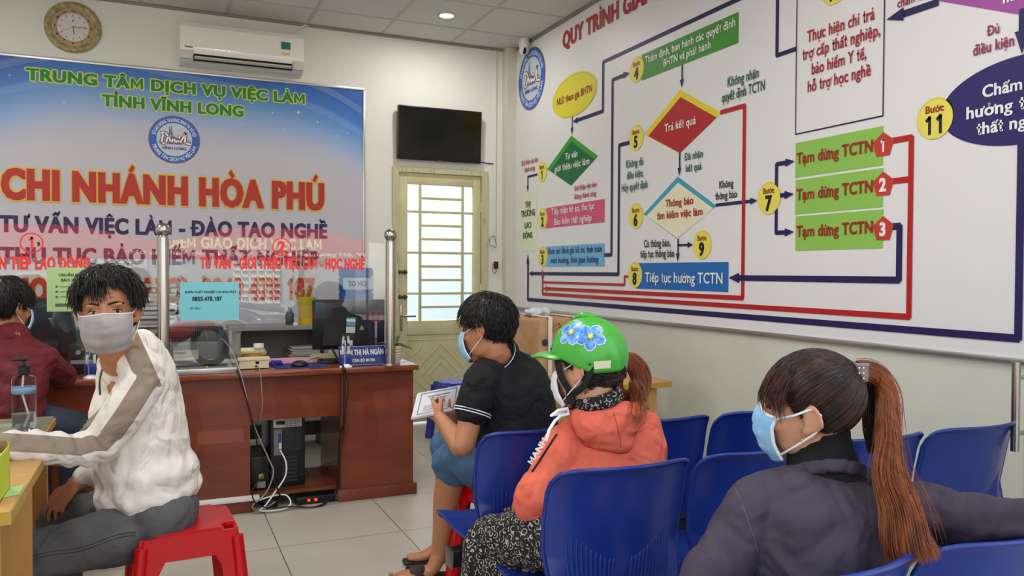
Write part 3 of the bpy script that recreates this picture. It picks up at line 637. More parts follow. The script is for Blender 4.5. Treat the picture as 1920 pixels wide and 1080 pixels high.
put('wire', MB().tube([(2.735, BACK-.01, 1.40), (2.715, BACK-.015, 1.38), (2.705, BACK-.015, 1.31), (2.725, BACK-.015, 1.285), (2.745, BACK-.012, 1.31), (2.74, BACK-.01, 1.34)], .003, 6), mat('orange_wire', '#a5532c', .5), wk)
# ================================================================ BLUE BANNER on the back wall
def banner_mat():
    m = bpy.data.materials.new('banner_print'); m.use_nodes = True; N = m.node_tree; b = N.nodes['Principled BSDF']; L = N.links.new
    t = N.nodes.new('ShaderNodeTexCoord'); sp = N.nodes.new('ShaderNodeSeparateXYZ'); L(t.outputs['Object'], sp.inputs[0])
    def mth(op, a, b_=None, c=None):
        n_ = N.nodes.new('ShaderNodeMath'); n_.operation = op
        for i, q in enumerate((a, b_, c)):
            if q is None: continue
            if isinstance(q, (int, float)): n_.inputs[i].default_value = q
            else: L(q, n_.inputs[i])
        return n_.outputs[0]
    x, z = sp.outputs['X'], sp.outputs['Z']
    # printed wave: the lower edge of the blue sweeps down towards both ends
    u = mth('SUBTRACT', x, .15); bow = mth('MULTIPLY', mth('MULTIPLY', u, u), .16)
    wv = mth('MULTIPLY', mth('SINE', mth('MULTIPLY_ADD', x, 3.1, .6)), .05)
    h = mth('ADD', mth('ADD', z, bow), wv)
    r = N.nodes.new('ShaderNodeValToRGB'); e = r.color_ramp.elements
    L(mth('MULTIPLY_ADD', h, 1.0, -2.0), r.inputs[0])
    e[0].position = .26; e[0].color = srgb('#c6c4cd'); e[1].position = .88; e[1].color = srgb('#2b5fb4')
    for p_, c_ in ((.40, '#b9c0d4'), (.52, '#93b2dc'), (.66, '#5f96d4'), (.77, '#3a78c6')): q = e.new(p_); q.color = srgb(c_)
    # light wave bands
    w1 = mth('SINE', mth('ADD', mth('MULTIPLY', h, 34.), mth('MULTIPLY', x, 2.6)))
    w1 = mth('MULTIPLY', mth('GREATER_THAN', w1, .6), mth('GREATER_THAN', h, 2.44))
    mx = N.nodes.new('ShaderNodeMixRGB'); mx.inputs[2].default_value = srgb('#93aede'); L(mth('MULTIPLY', w1, .28), mx.inputs[0]); L(r.outputs[0], mx.inputs[1])
    # lower half prints slightly greyer, pinkish white above
    nz = N.nodes.new('ShaderNodeTexNoise'); nz.inputs['Scale'].default_value = 1.2; L(t.outputs['Object'], nz.inputs[0])
    m2 = N.nodes.new('ShaderNodeMixRGB'); m2.blend_type = 'MULTIPLY'; m2.inputs[0].default_value = .12; L(mx.outputs[0], m2.inputs[1]); L(nz.outputs[0], m2.inputs[2])
    L(m2.outputs[0], b.inputs['Base Color']); b.inputs['Roughness'].default_value = .5; return m
bn = thing('wall_banner', 'large blue and white office banner with red CHI NHÁNH HÒA PHÚ lettering', 'banner', (.2, BACK, .7))
BX0, BX1, BZ0, BZ1 = -1.62, 1.545, .74, 2.785; by = BACK-.018
put('printed_sheet', MB().box(BX0, BX1, by, BACK-.002, BZ0, BZ1), banner_mat(), bn, False)
put('frame', MB().box(BX0-.012, BX1+.012, by-.008, BACK, BZ1, BZ1+.02, .002).box(BX1, BX1+.02, by-.008, BACK, BZ0, BZ1, .002).box(BX0-.02, BX0, by-.008, BACK, BZ0, BZ1, .002).box(BX0, BX1, by-.008, BACK, BZ0-.02, BZ0, .002), m_alu, bn)
EX, EZ = Vector((1, 0, 0)), Vector((0, 0, 1))
def bt(s, x0, x1, z, h, col, off, outl=None, fit=None, lift=.002):
    lettering('lettering', s, (x0, by-.0005, z), EX, EZ, x1-x0, h, bn, col, off, .006 if outl else lift, fit, outline=outl)
bt('TRUNG TÂM DỊCH VỤ VIỆC LÀM', -.828, 1.09, 2.635, .078, '#1c8434', .032, ('#d9e06a', .07))
bt('TỈNH VĨNH LONG', -.357, .62, 2.495, .078, '#1c8434', .032, ('#d9e06a', .07))
bt('CHI NHÁNH HÒA PHÚ', -.983, 1.241, 1.805, .195, '#b3281e', .045, ('#e0b93c', .045))
bt('TƯ VẤN VIỆC LÀM - ĐÀO TẠO NGHỀ', -.995, 1.258, 1.572, .107, '#2e1c4e', .035)
bt('THỦ TỤC BẢO HIỂM THẤT NGHIỆP', -.99, 1.19, 1.352, .107, '#2e1c4e', .035)
bt('HOTLINE (ZALO): 0949 478 187', -.926, 1.156, 1.084, .155, '#b3281e', .045, ('#e0b93c', .035))
def circ(r, n=64, r2=None): return [(r*math.cos(2*PI*i/n), (r2 or r)*math.sin(2*PI*i/n)) for i in range(n)]
def emblem(par, c, ex, ey, R):
    """round office emblem: blue ring with arched words, a cable bridge and four italic initials"""
    c, ex, ey = Vector(c), Vector(ex), Vector(ey); nr = ex.cross(ey)
    em = put('emblem', MB().prism(circ(R), c, ex, ey, nr*.001), flat('#a0485a'), par, False)
    put('blue_ring', MB().prism(circ(R*.975), c+nr*.0012, ex, ey, nr*.0005), flat('#2a66b8'), em, False)
    put('white_disc', MB().prism(circ(R*.69), c+nr*.002, ex, ey, nr*.0005), flat('#c3ccda'), em, False)
    arc_text('arched_words', 'SỞ LAO ĐỘNG THƯƠNG BINH VÀ XÃ HỘI', c+nr*.002, ex, ey, R*.745, R*.14, 168, 12, em, '#dfe6f0', .02)
    arc_text('arched_words', 'TRUNG TÂM DỊCH VỤ VIỆC LÀM', c+nr*.002, ex, ey, R*.755, R*.14, 196, 344, em, '#dfe6f0', .02, inward=True)
    b = MB()
    def ln(x0, y0, x1, y1, w_): v, f = stroke([(x0*R, y0*R), (x1*R, y1*R)], w_*R); b.add([c+ex*p+ey*q+nr*.003 for p, q in v], f)
    for tx in (-.16, .40): 
        ln(tx-.03, -.15, tx-.03, .55 if tx < 0 else .3, .03); ln(tx+.05, -.15, tx+.05, .55 if tx < 0 else .3, .03)
        for k in range(1, 5): ln(tx, (.5 if tx < 0 else .28)-.06*k, tx-.11*k, -.12, .012); ln(tx, (.5 if tx < 0 else .28)-.06*k, tx+.11*k, -.12, .012)
    ln(-.6, -.10, .62, -.10, .035); ln(-.6, -.17, .62, -.17, .02)
    put('bridge', b, flat('#3b5f92'), em, False)
    for col, w_, lf in (('#7c2436', .13, .004), ('#eef0f2', .07, .005)):
        b = MB()
        for pts in ([(-.52, .25), (-.36, .28), (-.24, .12), (-.34, -.16), (-.5, -.18), (-.44, .2)], [(-.2, .08), (-.14, -.16), (-.02, .08), (.04, -.16), (.2, .14)], [(.12, .08), (.2, -.16), (.44, .3), (.40, -.12), (.62, -.16)]):
            v, f = stroke([(p*R, q*R) for p, q in pts], w_*R); b.add([c+ex*p+ey*q+nr*lf for p, q in v], f)
        put('initials', b, flat(col), em, False)
    V, F, adv = lay('VĨNH LONG', .03); s = .95*R/adv; b = MB().add([c+ex*((x_*s)-.475*R)+ey*(y_*s*1.0-.42*R)+nr*(.004+l_*.0002) for (x_, y_), l_ in zip(V, LV)], F)
    put('place_name', b, flat('#2a4f92'), em, False)
    return em
emblem(bn, (.122, by-.001, 2.283), EX, EZ, .178)
st = MB()
for x_, z_, r_ in ((1.03, 2.565, .03), (.83, 2.545, .014), (1.18, 2.50, .016), (.92, 2.42, .016), (1.33, 2.40, .013), (1.42, 2.43, .013), (.6, 2.44, .012), (-.78, 2.62, .012), (-1.05, 2.66, .02), (-.93, 2.655, .013), (-.6, 2.5, .012), (-.3, 2.54, .012), (.1, 2.72, .012), (-.5, 2.70, .012), (1.25, 2.33, .011), (-.05, 2.44, .01), (.47, 2.72, .013)):
    pts = []
    for k in range(16): a = PI*k/8; q = r_*(1 if k % 4 == 0 else .5 if k % 4 == 2 else .16); pts.append((q*math.cos(a), q*math.sin(a)))
    st.prism(pts, (x_, by-.0005, z_), EX, EZ, (0, -.0006, 0))
put('printed_stars', st, flat('#dfe6f2'), bn, False)
# ================================================================ FLOWCHART BOARD on the right wall
bd = thing('flowchart_board', 'huge white flowchart board covering the right wall', 'board', (RIGHT, 3.7, .97))
WB = 2.894
m_board = mat('board_sheet', '#dedddc', .42, col2='#e6e4e3', nscale=.8, nlo=.3, nhi=.7, bump=.03, bscale=6)
put('printed_sheet', MB().box(WB, RIGHT-.001, .95, 6.475, 1.0, CEIL-.03), m_board, bd, False)
put('frame', MB().box(WB-.008, RIGHT, .93, 6.495, .977, 1.0, .002).box(WB-.008, RIGHT, 6.475, 6.495, 1.0, CEIL-.03, .002).box(WB-.008, RIGHT, .93, .95, 1.0, CEIL-.03, .002), m_alu, bd)
EY = Vector((0, -1, 0)); NB = Vector((-1, 0, 0))
def bp(u, v, l=0): return Vector((WB-.0008-l, u, v))
holder = bd
for it in BOARD_ITEMS:
    k = it[0]
    if k == 'text':
        _, s, u0, u1, v, h_, col, off, fit = it
        lettering('lettering', s, bp(u0, v), EY, EZ, u0-u1, h_, bd, col, off, .004, fit)
    elif k == 'poly':
        _, nm_, pts, col, lay_ = it
        put(nm_, MB().prism([(-(u-pts[0][0]), v-pts[0][1]) for u, v in pts], bp(pts[0][0], pts[0][1], .0006*lay_), EY, EZ, NB*.0006), flat(col), bd, False)
    elif k == 'ell':
        _, num, u, v, ru, rv, col = it
        if num == '10': v, ru, rv = 2.645, .084, .084
        elif num not in ('oval', 'bigoval'): ru = rv = .085
        e = put('step_badge' if num not in ('oval', 'bigoval') else 'flowchart_oval', MB().prism(circ(ru, 64, rv), bp(u, v, .0018), EY, EZ, NB*.0005), flat(col), bd, False)
        if num == 'bigoval': continue
        for kk, (rr, cc2) in enumerate(((.96, '#a8a03c' if num != 'oval' else '#b0a824'), (.945, col))):
            put('badge_line', MB().prism([(a*rr, b_*rr-rv*.1*(1-rr)*10*.6) for a, b_ in circ(ru, 64, rv)], bp(u, v, .0024+kk*.0004), EY, EZ, NB*.0003), flat(cc2), e, False)
        if num == 'oval': continue
        lettering('step_word', 'Bước', bp(u+.044, v+.024), EY, EZ, .088, .026, e, '#8a2a1e', .02, .004)
        lettering('step_number', num, bp(u, v-.062), EY, EZ, None, .072, e, '#15121c', .04, .004, align='c')
    elif k == 'pent':
        _, num, u, v = it
        e = put('number_pentagon', MB().prism([(.058*math.cos(PI/2+2*PI*i/5), .058*math.sin(PI/2+2*PI*i/5)) for i in range(5)], bp(u, v, .0022), EY, EZ, NB*.0006), flat('#c03a2e'), bd, False)
        lettering('digit', num, bp(u, v-.027), EY, EZ, None, .055, e, '#f0e8e4', .035, .004, align='c')
    else:
        _, pts, col, w_, head = it
        q = [(-u, v) for u, v in pts]
        if head:
            (ax_, ay_), (bx_, by_) = q[-2], q[-1]; L_ = math.hypot(bx_-ax_, by_-ay_); dx, dy = (bx_-ax_)/L_, (by_-ay_)/L_; hl = max(w_*2.9, .05); hw = max(w_*.95, .019)
            q[-1] = (bx_-dx*hl*.9, by_-dy*hl*.9)
        v_, f_ = stroke(q, w_)
        mb = MB().add([(WB-.0035-.0003*(i_//4), -a, b_) for i_, (a, b_) in enumerate(v_)], [tuple(reversed(f)) for f in f_])
        if head: mb.add([(WB-.0056, -a, b_) for a, b_ in ((bx_, by_), (bx_-dx*hl-dy*hw, by_-dy*hl+dx*hw), (bx_-dx*hl+dy*hw, by_-dy*hl-dx*hw))], [(0, 1, 2)])
        put('flow_arrow', mb, flat(col), bd, False)
emblem(bd, (WB-.001, 6.10, 2.935), EY, EZ, .262)
# ================================================================ FURNITURE
m_wood = mat('red_brown_wood', '#652b18', .32, col2='#7e3a21', nscale=2.6, nlo=.3, nhi=.72, stretch=(1, 1, 4), coat=.3, bump=.03, bscale=20, bstretch=(1, 1, .1))
m_woodtop = mat('red_brown_top', '#733419', .18, col2='#8a4326', nscale=2.4, nlo=.3, nhi=.7, stretch=(.6, 3, 1), coat=.5)
m_yel = mat('beech_laminate', '#b98a4c', .42, col2='#c59a5a', nscale=5, nlo=.3, nhi=.7, stretch=(6, 6, .6))
m_yeledge = mat('ochre_edge', '#a98a34', .4)
m_blue = mat('blue_shell', '#132c76', .27, spec=.5, col2='#193584', nscale=5, nlo=.35, nhi=.75)
m_violet = mat('violet_plastic', '#3f46a8', .38)
m_redp = mat('red_plastic', '#b3060f', .28)
m_greypaint = mat('grey_cabinet', '#8b8c86', .5)
m_paper = mat('paper', '#dcdcdc', .7)
def desk(name, label, x0, x1, gx0, gx1, yf, hid=False):
    """office desk with two pedestals either side of a knee hole, visitor side at yf"""
    t = thing(name, label, 'desk', ((x0+x1)/2, yf, 0))
    put('desktop', MB().box(x0, x1, yf-.06, yf+.66, .735, .765, .004), m_woodtop, t)
    put('pedestal', MB().box(gx1, x1-.015, yf, yf+.60, .065, .735), m_wood, t)
    put('pedestal', MB().box(x0+.015, gx0, yf, yf+.60, .065, .735), m_wood, t)
    put('plinth', MB().box(gx1-.018, x1+.004, yf-.018, yf+.6, 0, .066, .003), m_wood, t)
    put('plinth', MB().box(x0-.004, gx0+.018, yf-.018, yf+.6, 0, .066, .003), m_wood, t)
    put('modesty_panel', MB().box(gx0, gx1, yf+.004, yf+.022, .49, .735), m_wood, t)
    put('footrest_shelf', MB().box(gx0, gx1, yf+.03, yf+.50, .068, .088), m_wood, t)
    put('seam', MB().box(gx1-.002, gx1+.001, yf-.0012, yf, .49, .735), m_dark, t)
    return t
d1 = desk('office_desk', 'red-brown wooden desk with open knee hole holding the computer tower', -.06, 1.385, .455, .944, 4.49)
d2 = desk('office_desk', 'dark red-brown desk behind the red shirt man, at the left edge', -1.58, -.085, -1.1, -.62, 4.49)
put('tape_residue', MB().box(.19, .42, 4.4885, 4.49, .385, .455), mat('old_tape', '#8a4a36', .18), d1, label='strip of clear tape stuck on the desk front')
o = put('cable_trunking', MB().box(-.1, .50, 4.458, 4.488, .066, .092, .002), m_white)
tag(o, 'long white cable trunking along the foot of the desk', 'cable trunking')
# ---------------------------------------------------------------- screens of clear acrylic on steel posts
m_acr = acrylic()
def post(x, y, label):
    t = thing('steel_post', label, 'post', (x, y, .765))
    put('tube', MB().lathe((x, y, .765), [(.0285, 0), (.0285, .70), (.026, .712)], 32), m_steel, t)
    put('flange', MB().lathe((x, y, .765), [(.045, 0), (.045, .006), (.03, .012)], 32), m_steel, t)
    put('ball', MB().ell((x, y, 1.513), (.037, .037, .036), 28, 18).lathe((x, y, 1.47), [(.02, 0), (.024, .01), (.018, .02)], 20), m_steel, t)
YP = 4.45
post(.028, YP, 'polished steel post with ball top behind the white shirt man')
post(1.222, YP, 'polished steel post with ball top beside the potted plant')
post(-1.20, YP, 'polished steel post at the far left desk, past the picture edge')
def sheet(label, pts, word, num, nx, wx, wz, x1w, txt_l):
    t = thing('acrylic_screen', label, 'screen', (pts[0][0], YP, .77))
    put('sheet', MB().prism(pts, (0, YP-.003, 0), EX, EZ, (0, .006, 0)), m_acr, t, False)
    lettering('lettering', word, (wx, YP-.0035, wz), EX, EZ, x1w-wx, .055, t, '#e2362c', .045, .001, txt_l)
    r = put('number_ring', MB(), flat('#e2362c'), t, False)
    m_ = MB(); R_ = .05
    for i in range(40):
        a0, a1 = 2*PI*i/40, 2*PI*(i+1)/40; k = len(m_.v)
        m_.v += [(nx+q*math.cos(a), YP-.0045, 1.435+q*math.sin(a)) for q, a in ((R_*.86, a0), (R_, a0), (R_, a1), (R_*.86, a1))]; m_.f.append((k, k+1, k+2, k+3))
    r.data = m_.mesh('number_ring'); r.data.materials.append(flat('#e2362c'))
    lettering('number', num, (nx, YP-.0045, 1.435-.029), EX, EZ, None, .058, t, '#e2362c', .04, .001, align='c')
    return t
def wave(xa, xb, zlo, zhi, n=26):       # top edge: low at the posts, bulging between
    out = []
    for i in range(n+1):
        q = i/n; s_ = min(1, q/.32, (1-q)/.36); s_ = s_*s_*(3-2*s_); out.append((xa+(xb-xa)*q, zlo+(zhi-zlo)*s_))
    return out
top = wave(.058, 1.193, 1.462, 1.535)
cut = [(.385, .792), (.40, .96), (.43, 1.02), (.48, 1.04), (.80, 1.045), (.90, 1.02), (.935, .94), (.94, .768)]
g2 = sheet('clear acrylic screen numbered 2 between the two steel posts', [(.058, .792), *cut[:1], *cut[1:], (1.193, .768)]+top[::-1], 'TƯ VẤN - GIỚI THIỆU VIỆC LÀM - HỌC NGHỀ', '2', .617, .205, 1.318, 1.07, None)
top = wave(-1.17, -.002, 1.462, 1.525)
g1 = sheet('clear acrylic screen numbered 1 behind the white shirt man', [(-1.17, .768), (-.002, .768)]+top[::-1], 'TIẾP NHẬN TIẾP LAO ĐỘNG'[5:], '1', -.552, -.785, 1.31, -.30, None)
put('base_channel', MB().box(.06, .385, YP-.022, YP+.022, .766, .795, .003), m_alu, g2)
# notices stuck on the screens
nt_ = thing('paper_notice', 'light blue paper notice with a phone number on the acrylic screen', 'notice', (.25, YP-.006, 1.05))
put('sheet', MB().box(.108, .395, YP-.0062, YP-.0045, 1.045, 1.245), mat('cyan_paper', '#76c2cc', .6), nt_, False)
lettering('lettering', 'BHTN THẤT NGHIỆP CN HÒA PHÚ', (.13, YP-.0064, 1.188), EX, EZ, .25, .012, nt_, '#1f3a44', .02)
lettering('lettering', '0855.478.187', (.165, YP-.0064, 1.148), EX, EZ, .145, .021, nt_, '#12242c', .03)
lettering('lettering', 'ĐT ZALO', (.155, YP-.0064, 1.105), EX, EZ, .05, .010, nt_, '#1f3a44', .01)
nt_ = thing('paper_notice', 'light green printed notice stuck on the left acrylic screen', 'notice', (-.37, YP-.006, 1.1))
put('sheet', MB().box(-.49, -.25, YP-.0062, YP-.0045, 1.103, 1.318), mat('green_paper', '#a9c888', .6), nt_, False)
lettering('lettering', 'CHUẨN BỊ HỒ SƠ', (-.44, YP-.0064, 1.275), EX, EZ, .15, .013, nt_, '#22301c', .02)
lettering('lettering', 'BẢO HIỂM', (-.43, YP-.0064, 1.25), EX, EZ, .09, .013, nt_, '#22301c', .02)
for k in range(3): put('bullet_line', MB().box(-.435, -.30, YP-.0066, YP-.0062, 1.222-k*.025, 1.226-k*.025).prism(disc(0, 0, .006)[0], (-.448, YP-.0066, 1.224-k*.025), EX, EZ, (0, .0003, 0)), flat('#4b5a40'), nt_, False)
put('printed_band', MB().box(-.455, -.27, YP-.0066, YP-.0062, 1.126, 1.142), flat('#56604a'), nt_, False)
# ---------------------------------------------------------------- things on the desk
ZD = .765
pr = thing('laser_printer', 'dark grey laser printer behind the acrylic screen', 'printer', (.2, 4.78, ZD))
m_prn = mat('printer_grey', '#3f403f', .45); m_prn2 = mat('printer_light', '#5d5f5b', .4)
put('body', MB().box(.0, .36, 4.58, 4.95, ZD+.03, ZD+.16, .012), m_prn2, pr)
put('upper_body', MB().box(.02, .33, 4.60, 4.95, ZD+.16, ZD+.235, .01), m_prn, pr)
put('lid', MB().box(.03, .30, 4.62, 4.93, ZD+.235, ZD+.262, .008), mat('printer_lid', '#a6a8a8', .35), pr)
put('base', MB().box(.01, .35, 4.60, 4.93, ZD, ZD+.03), m_black, pr)
v = MB()
for k in range(16): v.box(.04+k*.011, .046+k*.011, 4.598, 4.602, ZD+.175, ZD+.215)
put('vent', v, m_dark, pr)
put('label', MB().box(.075, .20, 4.576, 4.58, ZD+.065, ZD+.115), flat('#b9b8a4'), pr, False)
put('label_print', MB().box(.08, .14, 4.575, 4.576, ZD+.095, ZD+.108).box(.08, .17, 4.575, 4.576, ZD+.075, ZD+.088), flat('#6c6c60'), pr, False)
put('side_door', MB().box(.30, .355, 4.575, 4.60, ZD+.09, ZD+.22, .004), m_prn, pr)
put('warning_mark', MB().prism([(0, 0), (.018, 0), (.009, .016)], (.235, 4.599, ZD+.012), EX, EZ, (0, -.0006, 0)), flat('#c9cf3a'), pr, False)
ph = thing('telephone', 'small beige telephone seen from its back on the desk', 'telephone', (.46, 4.6, ZD))
m_beige = mat('beige_plastic', '#cfc39c', .4)
b = MB().prism([(0, .006), (0, .052), (.018, .066), (.13, .05), (.15, .006)], (.405, 4.545, ZD), (0, 1, 0), (0, 0, 1), (.155, 0, 0))
put('body', b, m_beige, ph)
put('rear_ledge', MB().box(.398, .567, 4.54, 4.60, ZD+.048, ZD+.066, .004), m_beige, ph)
put('socket', MB().box(.49, .508, 4.5435, 4.546, ZD+.030, ZD+.044).box(.487, .499, 4.5435, 4.546, ZD+.012, ZD+.022), m_dark, ph)
put('handset', MB().tube([(.42, 4.66, ZD+.08), (.425, 4.64, ZD+.095), (.54, 4.64, ZD+.095), (.545, 4.66, ZD+.08)], .018, 12), m_beige, ph)
o = put('tape_roll', MB().lathe((.515, 4.62, ZD+.113), [(.012, 0), (.028, 0), (.028, .022), (.012, .022)], 24, ring=True), mat('tape_white', '#e2dcc8', .5)); tag(o, 'white roll of tape resting on the beige telephone', 'tape')
# computer mouse and pad
o = put('mouse_pad', MB().prism([(.60, 4.50), (.88, 4.52), (.90, 4.74), (.58, 4.74)], (0, 0, ZD), EX, (0, 1, 0), (0, 0, .004)), mat('pad_blue', '#232a66', .7)); tag(o, 'dark blue mouse pad lying on the desk', 'mouse pad')
ms = thing('computer_mouse', 'black computer mouse on the blue pad', 'mouse', (.73, 4.56, ZD+.004))
put('shell', MB().ell((.73, 4.57, ZD+.012), (.047, .036, .026), 24, 14), m_black, ms); put('cable', MB().tube([(.77, 4.585, ZD+.02), (.80, 4.62, ZD+.035), (.85, 4.66, ZD+.04), (.90, 4.70, ZD+.01)], .002, 6), m_black, ms)
# pink papers, blue ribbon bundle
o = put('paper_stack', MB().obox((.72, 4.86, ZD+.008), (.14, .0, 0), (.02, .08, 0), (0, 0, .008)), mat('pink_paper', '#d597a8', .7)); tag(o, 'stack of pink papers beside the mouse pad', 'papers')
r_ = MB()
for k in range(9): r_.tube([(.57+.008*k, 4.66+.01*math.sin(k*2.), ZD+.008+.004*(k % 3)), (.595+.006*k, 4.69, ZD+.028), (.62+.004*k, 4.66-.01*math.cos(k*1.3), ZD+.01+.003*(k % 2))], .004, 6)
o = put('lanyard', r_, mat('ribbon_blue', '#1d2a9a', .5)); tag(o, 'tangle of bright blue lanyard ribbon beside the telephone', 'lanyard')
# monitor seen from behind
def monitor(label, cx, cy, z0, w_, h_, yawd, big=True):
    t = thing('computer_monitor', label, 'monitor', (cx, cy, ZD))
    R = Matrix.Rotation(math.radians(yawd), 4, 'Z'); M = Matrix.Translation((cx, cy, 0))@R
    put('panel', MB().box(-w_/2, w_/2, -.01, .02, z0, z0+h_, .006).xf(M), m_black, t)
    put('rear_housing', MB().prism([(-w_*.36, z0+.03), (w_*.36, z0+.03), (w_*.30, z0+h_*.72), (w_*.2, z0+h_*.85), (-w_*.2, z0+h_*.85), (-w_*.30, z0+h_*.72)], (0, -.01, 0), EX, EZ, (0, -.035, 0)).xf(M), mat('monitor_back', '#101012', .5), t)
    put('display', MB().box(-w_/2+.01, w_/2-.01, .0195, .0215, z0+.012, z0+h_-.012).xf(M), mat('tv_screen'), t)
    put('neck', MB().box(-.04, .04, -.05, -.02, ZD+.01, z0+.1, .004).xf(M), m_black, t)
    put('base', MB().lathe((0, -.02, ZD), [(.11, 0), (.11, .008), (.03, .014)], 28).xf(M), m_black, t)
    if big:
        put('sticker', MB().box(-.012, .042, -.0465, -.0455, z0+.15, z0+.20).xf(M), flat('#5b9fb4'), t, False)
        put('sticker', MB().box(-.014, .040, -.0465, -.0455, z0+.105, z0+.145).xf(M), flat('#cfcfc4'), t, False)
        put('sticker_print', MB().box(-.012, .042, -.0468, -.0465, z0+.175, z0+.19).xf(M), flat('#d6e6ea'), t, False)
        put('energy_mark', MB().prism([(.065, z0+.125), (.095, z0+.125), (.08, z0+.155)], (0, -.0465, 0), EX, EZ, (0, -.0004, 0)).xf(M), flat('#8fae4a'), t, False)
        put('plug', MB().box(-.035, -.015, -.065, -.04, z0+.03, z0+.06).box(.005, .025, -.065, -.04, z0+.03, z0+.06).xf(M), m_white, t)
    return t
monitor('black computer monitor seen from behind on the near desk', 1.085, 4.92, ZD+.055, .44, .31, -14)
monitor('large black monitor on the left desk behind the red shirt man', -.52, 4.95, ZD+.06, .50, .33, -4, False)
kb = thing('keyboard', 'black keyboard lying under the monitor edge', 'keyboard', (1.0, 4.63, ZD))
put('case', MB().box(.86, 1.14, 4.66, 4.77, ZD, ZD+.018, .004), m_black, kb)
ks = MB()
for i in range(14):
    for j in range(5): ks.box(.868+i*.019, .884+i*.019, 4.668+j*.019, 4.684+j*.019, ZD+.018, ZD+.023)
put('keys', ks, mat('key_black', '#1a1a1c', .5), kb)
o = put('sticky_note', MB().box(.83, 1.01, 4.80, 4.83, ZD+.0, ZD+.045), flat('#a8a578')); tag(o, 'yellowish paper strip under the black monitor', 'paper')
# name plate
npl = thing('name_plate', 'blue name plate reading PHAN THỊ HÀ NGÂN beside the plant', 'name plate', (1.08, 4.5, ZD))
nd = Vector((0, -.95, .31)); nu = Vector((0, .31, .95))
put('plate', MB().obox((1.073, 4.50, ZD+.058), (.137, 0, 0), nd*.003, nu*.058), mat('plate_blue', '#2b2f7c', .25), npl)
put('border', MB().obox(Vector((1.073, 4.50, ZD+.058))+nd*.0035+nu*.054, (.133, 0, 0), nd*.0004, nu*.001).obox(Vector((1.073, 4.50, ZD+.058))+nd*.0035-nu*.054, (.133, 0, 0), nd*.0004, nu*.001), flat('#b9bccc'), npl, False)
lettering('lettering', 'PHAN THỊ HÀ NGÂN', Vector((.945, 4.50, ZD+.058))+nd*.0035+nu*.004, EX, nu, .25, .030, npl, '#e8e8ee', .03)
lettering('lettering', 'CÁN BỘ BHTN', Vector((1.01, 4.50, ZD+.058))+nd*.0035-nu*.036, EX, nu, .13, .016, npl, '#e8e8ee', .03)
put('foot', MB().box(.94, 1.206, 4.50, 4.55, ZD, ZD+.008), mat('plate_blue'), npl)
nz_ = thing('name_plate', 'blue name plate half hidden behind the white shirt man', 'name plate', (-.2, 4.5, ZD))
put('plate', MB().obox((-.125, 4.50, ZD+.055), (.13, 0, 0), nd*.003, nu*.055), mat('plate_blue'), nz_)
lettering('lettering', 'V', Vector((-.245, 4.50, ZD+.05))+nd*.0035, EX, nu, .02, .03, nz_, '#e8e8ee', .03)
def pens(x, y, label):
    t = thing('pen_stand', label, 'pen stand', (x, y, ZD))
    m_w = m_white; mb_ = mat('pen_blue', '#1c3590', .3)
    put('stand', MB().lathe((x, y, ZD), [(.036, 0), (.036, .006), (.024, .014), (.018, .02)], 28), m_w, t)
    put('holder', MB().box(x-.028, x+.026, y-.012, y+.012, ZD+.014, ZD+.075, .006), mb_, t)
    for s_ in (-1, 1):
        p_ = put('pen', MB().tube([(x+s_*.017, y, ZD+.05), (x+s_*.015, y, ZD+.155), (x+s_*.012, y, ZD+.175)], [.007, .007, .004], 12), m_w, t)
        put('cap', MB().tube([(x+s_*.0147, y, ZD+.12), (x+s_*.0146, y, ZD+.135)], .0075, 12), mb_, p_)
    put('coiled_cord', MB().tube([(x-.01+.012*math.sin(k*.9)*(k/14), y-.016, ZD+.02+k*.012) for k in range(14)], .0022, 6), mat('cord_grey', '#b0b4b8', .4), t)
pens(.967, 4.46, 'pen stand with two white pens in front of the name plate')
pens(-.305, 4.475, 'pen stand with two white pens on the left desk')
# potted plant
pp = thing('potted_plant', 'small green plant in a ribbed cream pot at the desk corner', 'plant', (1.272, 4.51, ZD))
pf = [(.036, 0)]
for k in range(6): z0_ = .008+k*.0155; r0_ = .042+.003*k; pf += [(r0_-.002, z0_), (r0_+.001, z0_+.006), (r0_-.001, z0_+.014)]
pf += [(.062, .101), (.062, .108), (.052, .108), (.05, .095)]
put('pot', MB().lathe((1.262, 4.53, ZD), pf, 40), mat('pot_cream', '#cfc8b6', .35), pp)
put('soil', MB().lathe((1.262, 4.53, ZD+.093), [(.001, 0), (.054, 0), (.05, .004), (.001, .006)], 24), mat('soil', '#2a1d12', .9), pp)
m_leaf = mat('leaf_green', '#3f7a2c', .4, col2='#5c9440', nscale=18)
for k in range(13):
    a = k*2.4+.3; L_ = .075+.055*random.random(); el = .35+.75*random.random(); m_ = MB(); vs = []
    for j in range(7):
        q = j/6; w_ = .016*math.sin(PI*min(1, q*.9+.12))*(1.15-q*.25) if j < 6 else .001
        rr = .008+L_*math.cos(el)*q*1.0; zz = .095+L_*(math.sin(el)*q*1.3-.55*q*q)
        c_ = Vector((1.262+math.cos(a)*rr, 4.53+math.sin(a)*rr, ZD+zz)); s_ = Vector((-math.sin(a), math.cos(a), 0))*w_
        vs += [c_-s_+Vector((0, 0, .003)), c_+Vector((0, 0, -.001)), c_+s_+Vector((0, 0, .003)), c_+Vector((0, 0, -.0028))]
    fs = []
    for j in range(6):
        for (p_, q_) in ((0, 1), (1, 2), (2, 3), (3, 0)): fs.append((j*4+p_, j*4+q_, (j+1)*4+q_, (j+1)*4+p_))
    put('leaf', m_.add(vs, fs), m_leaf, pp, True)
sc1 = thing('scissors', 'scissors with red handles standing behind the name plate', 'scissors', (1.19, 4.72, ZD))
lp = MB()
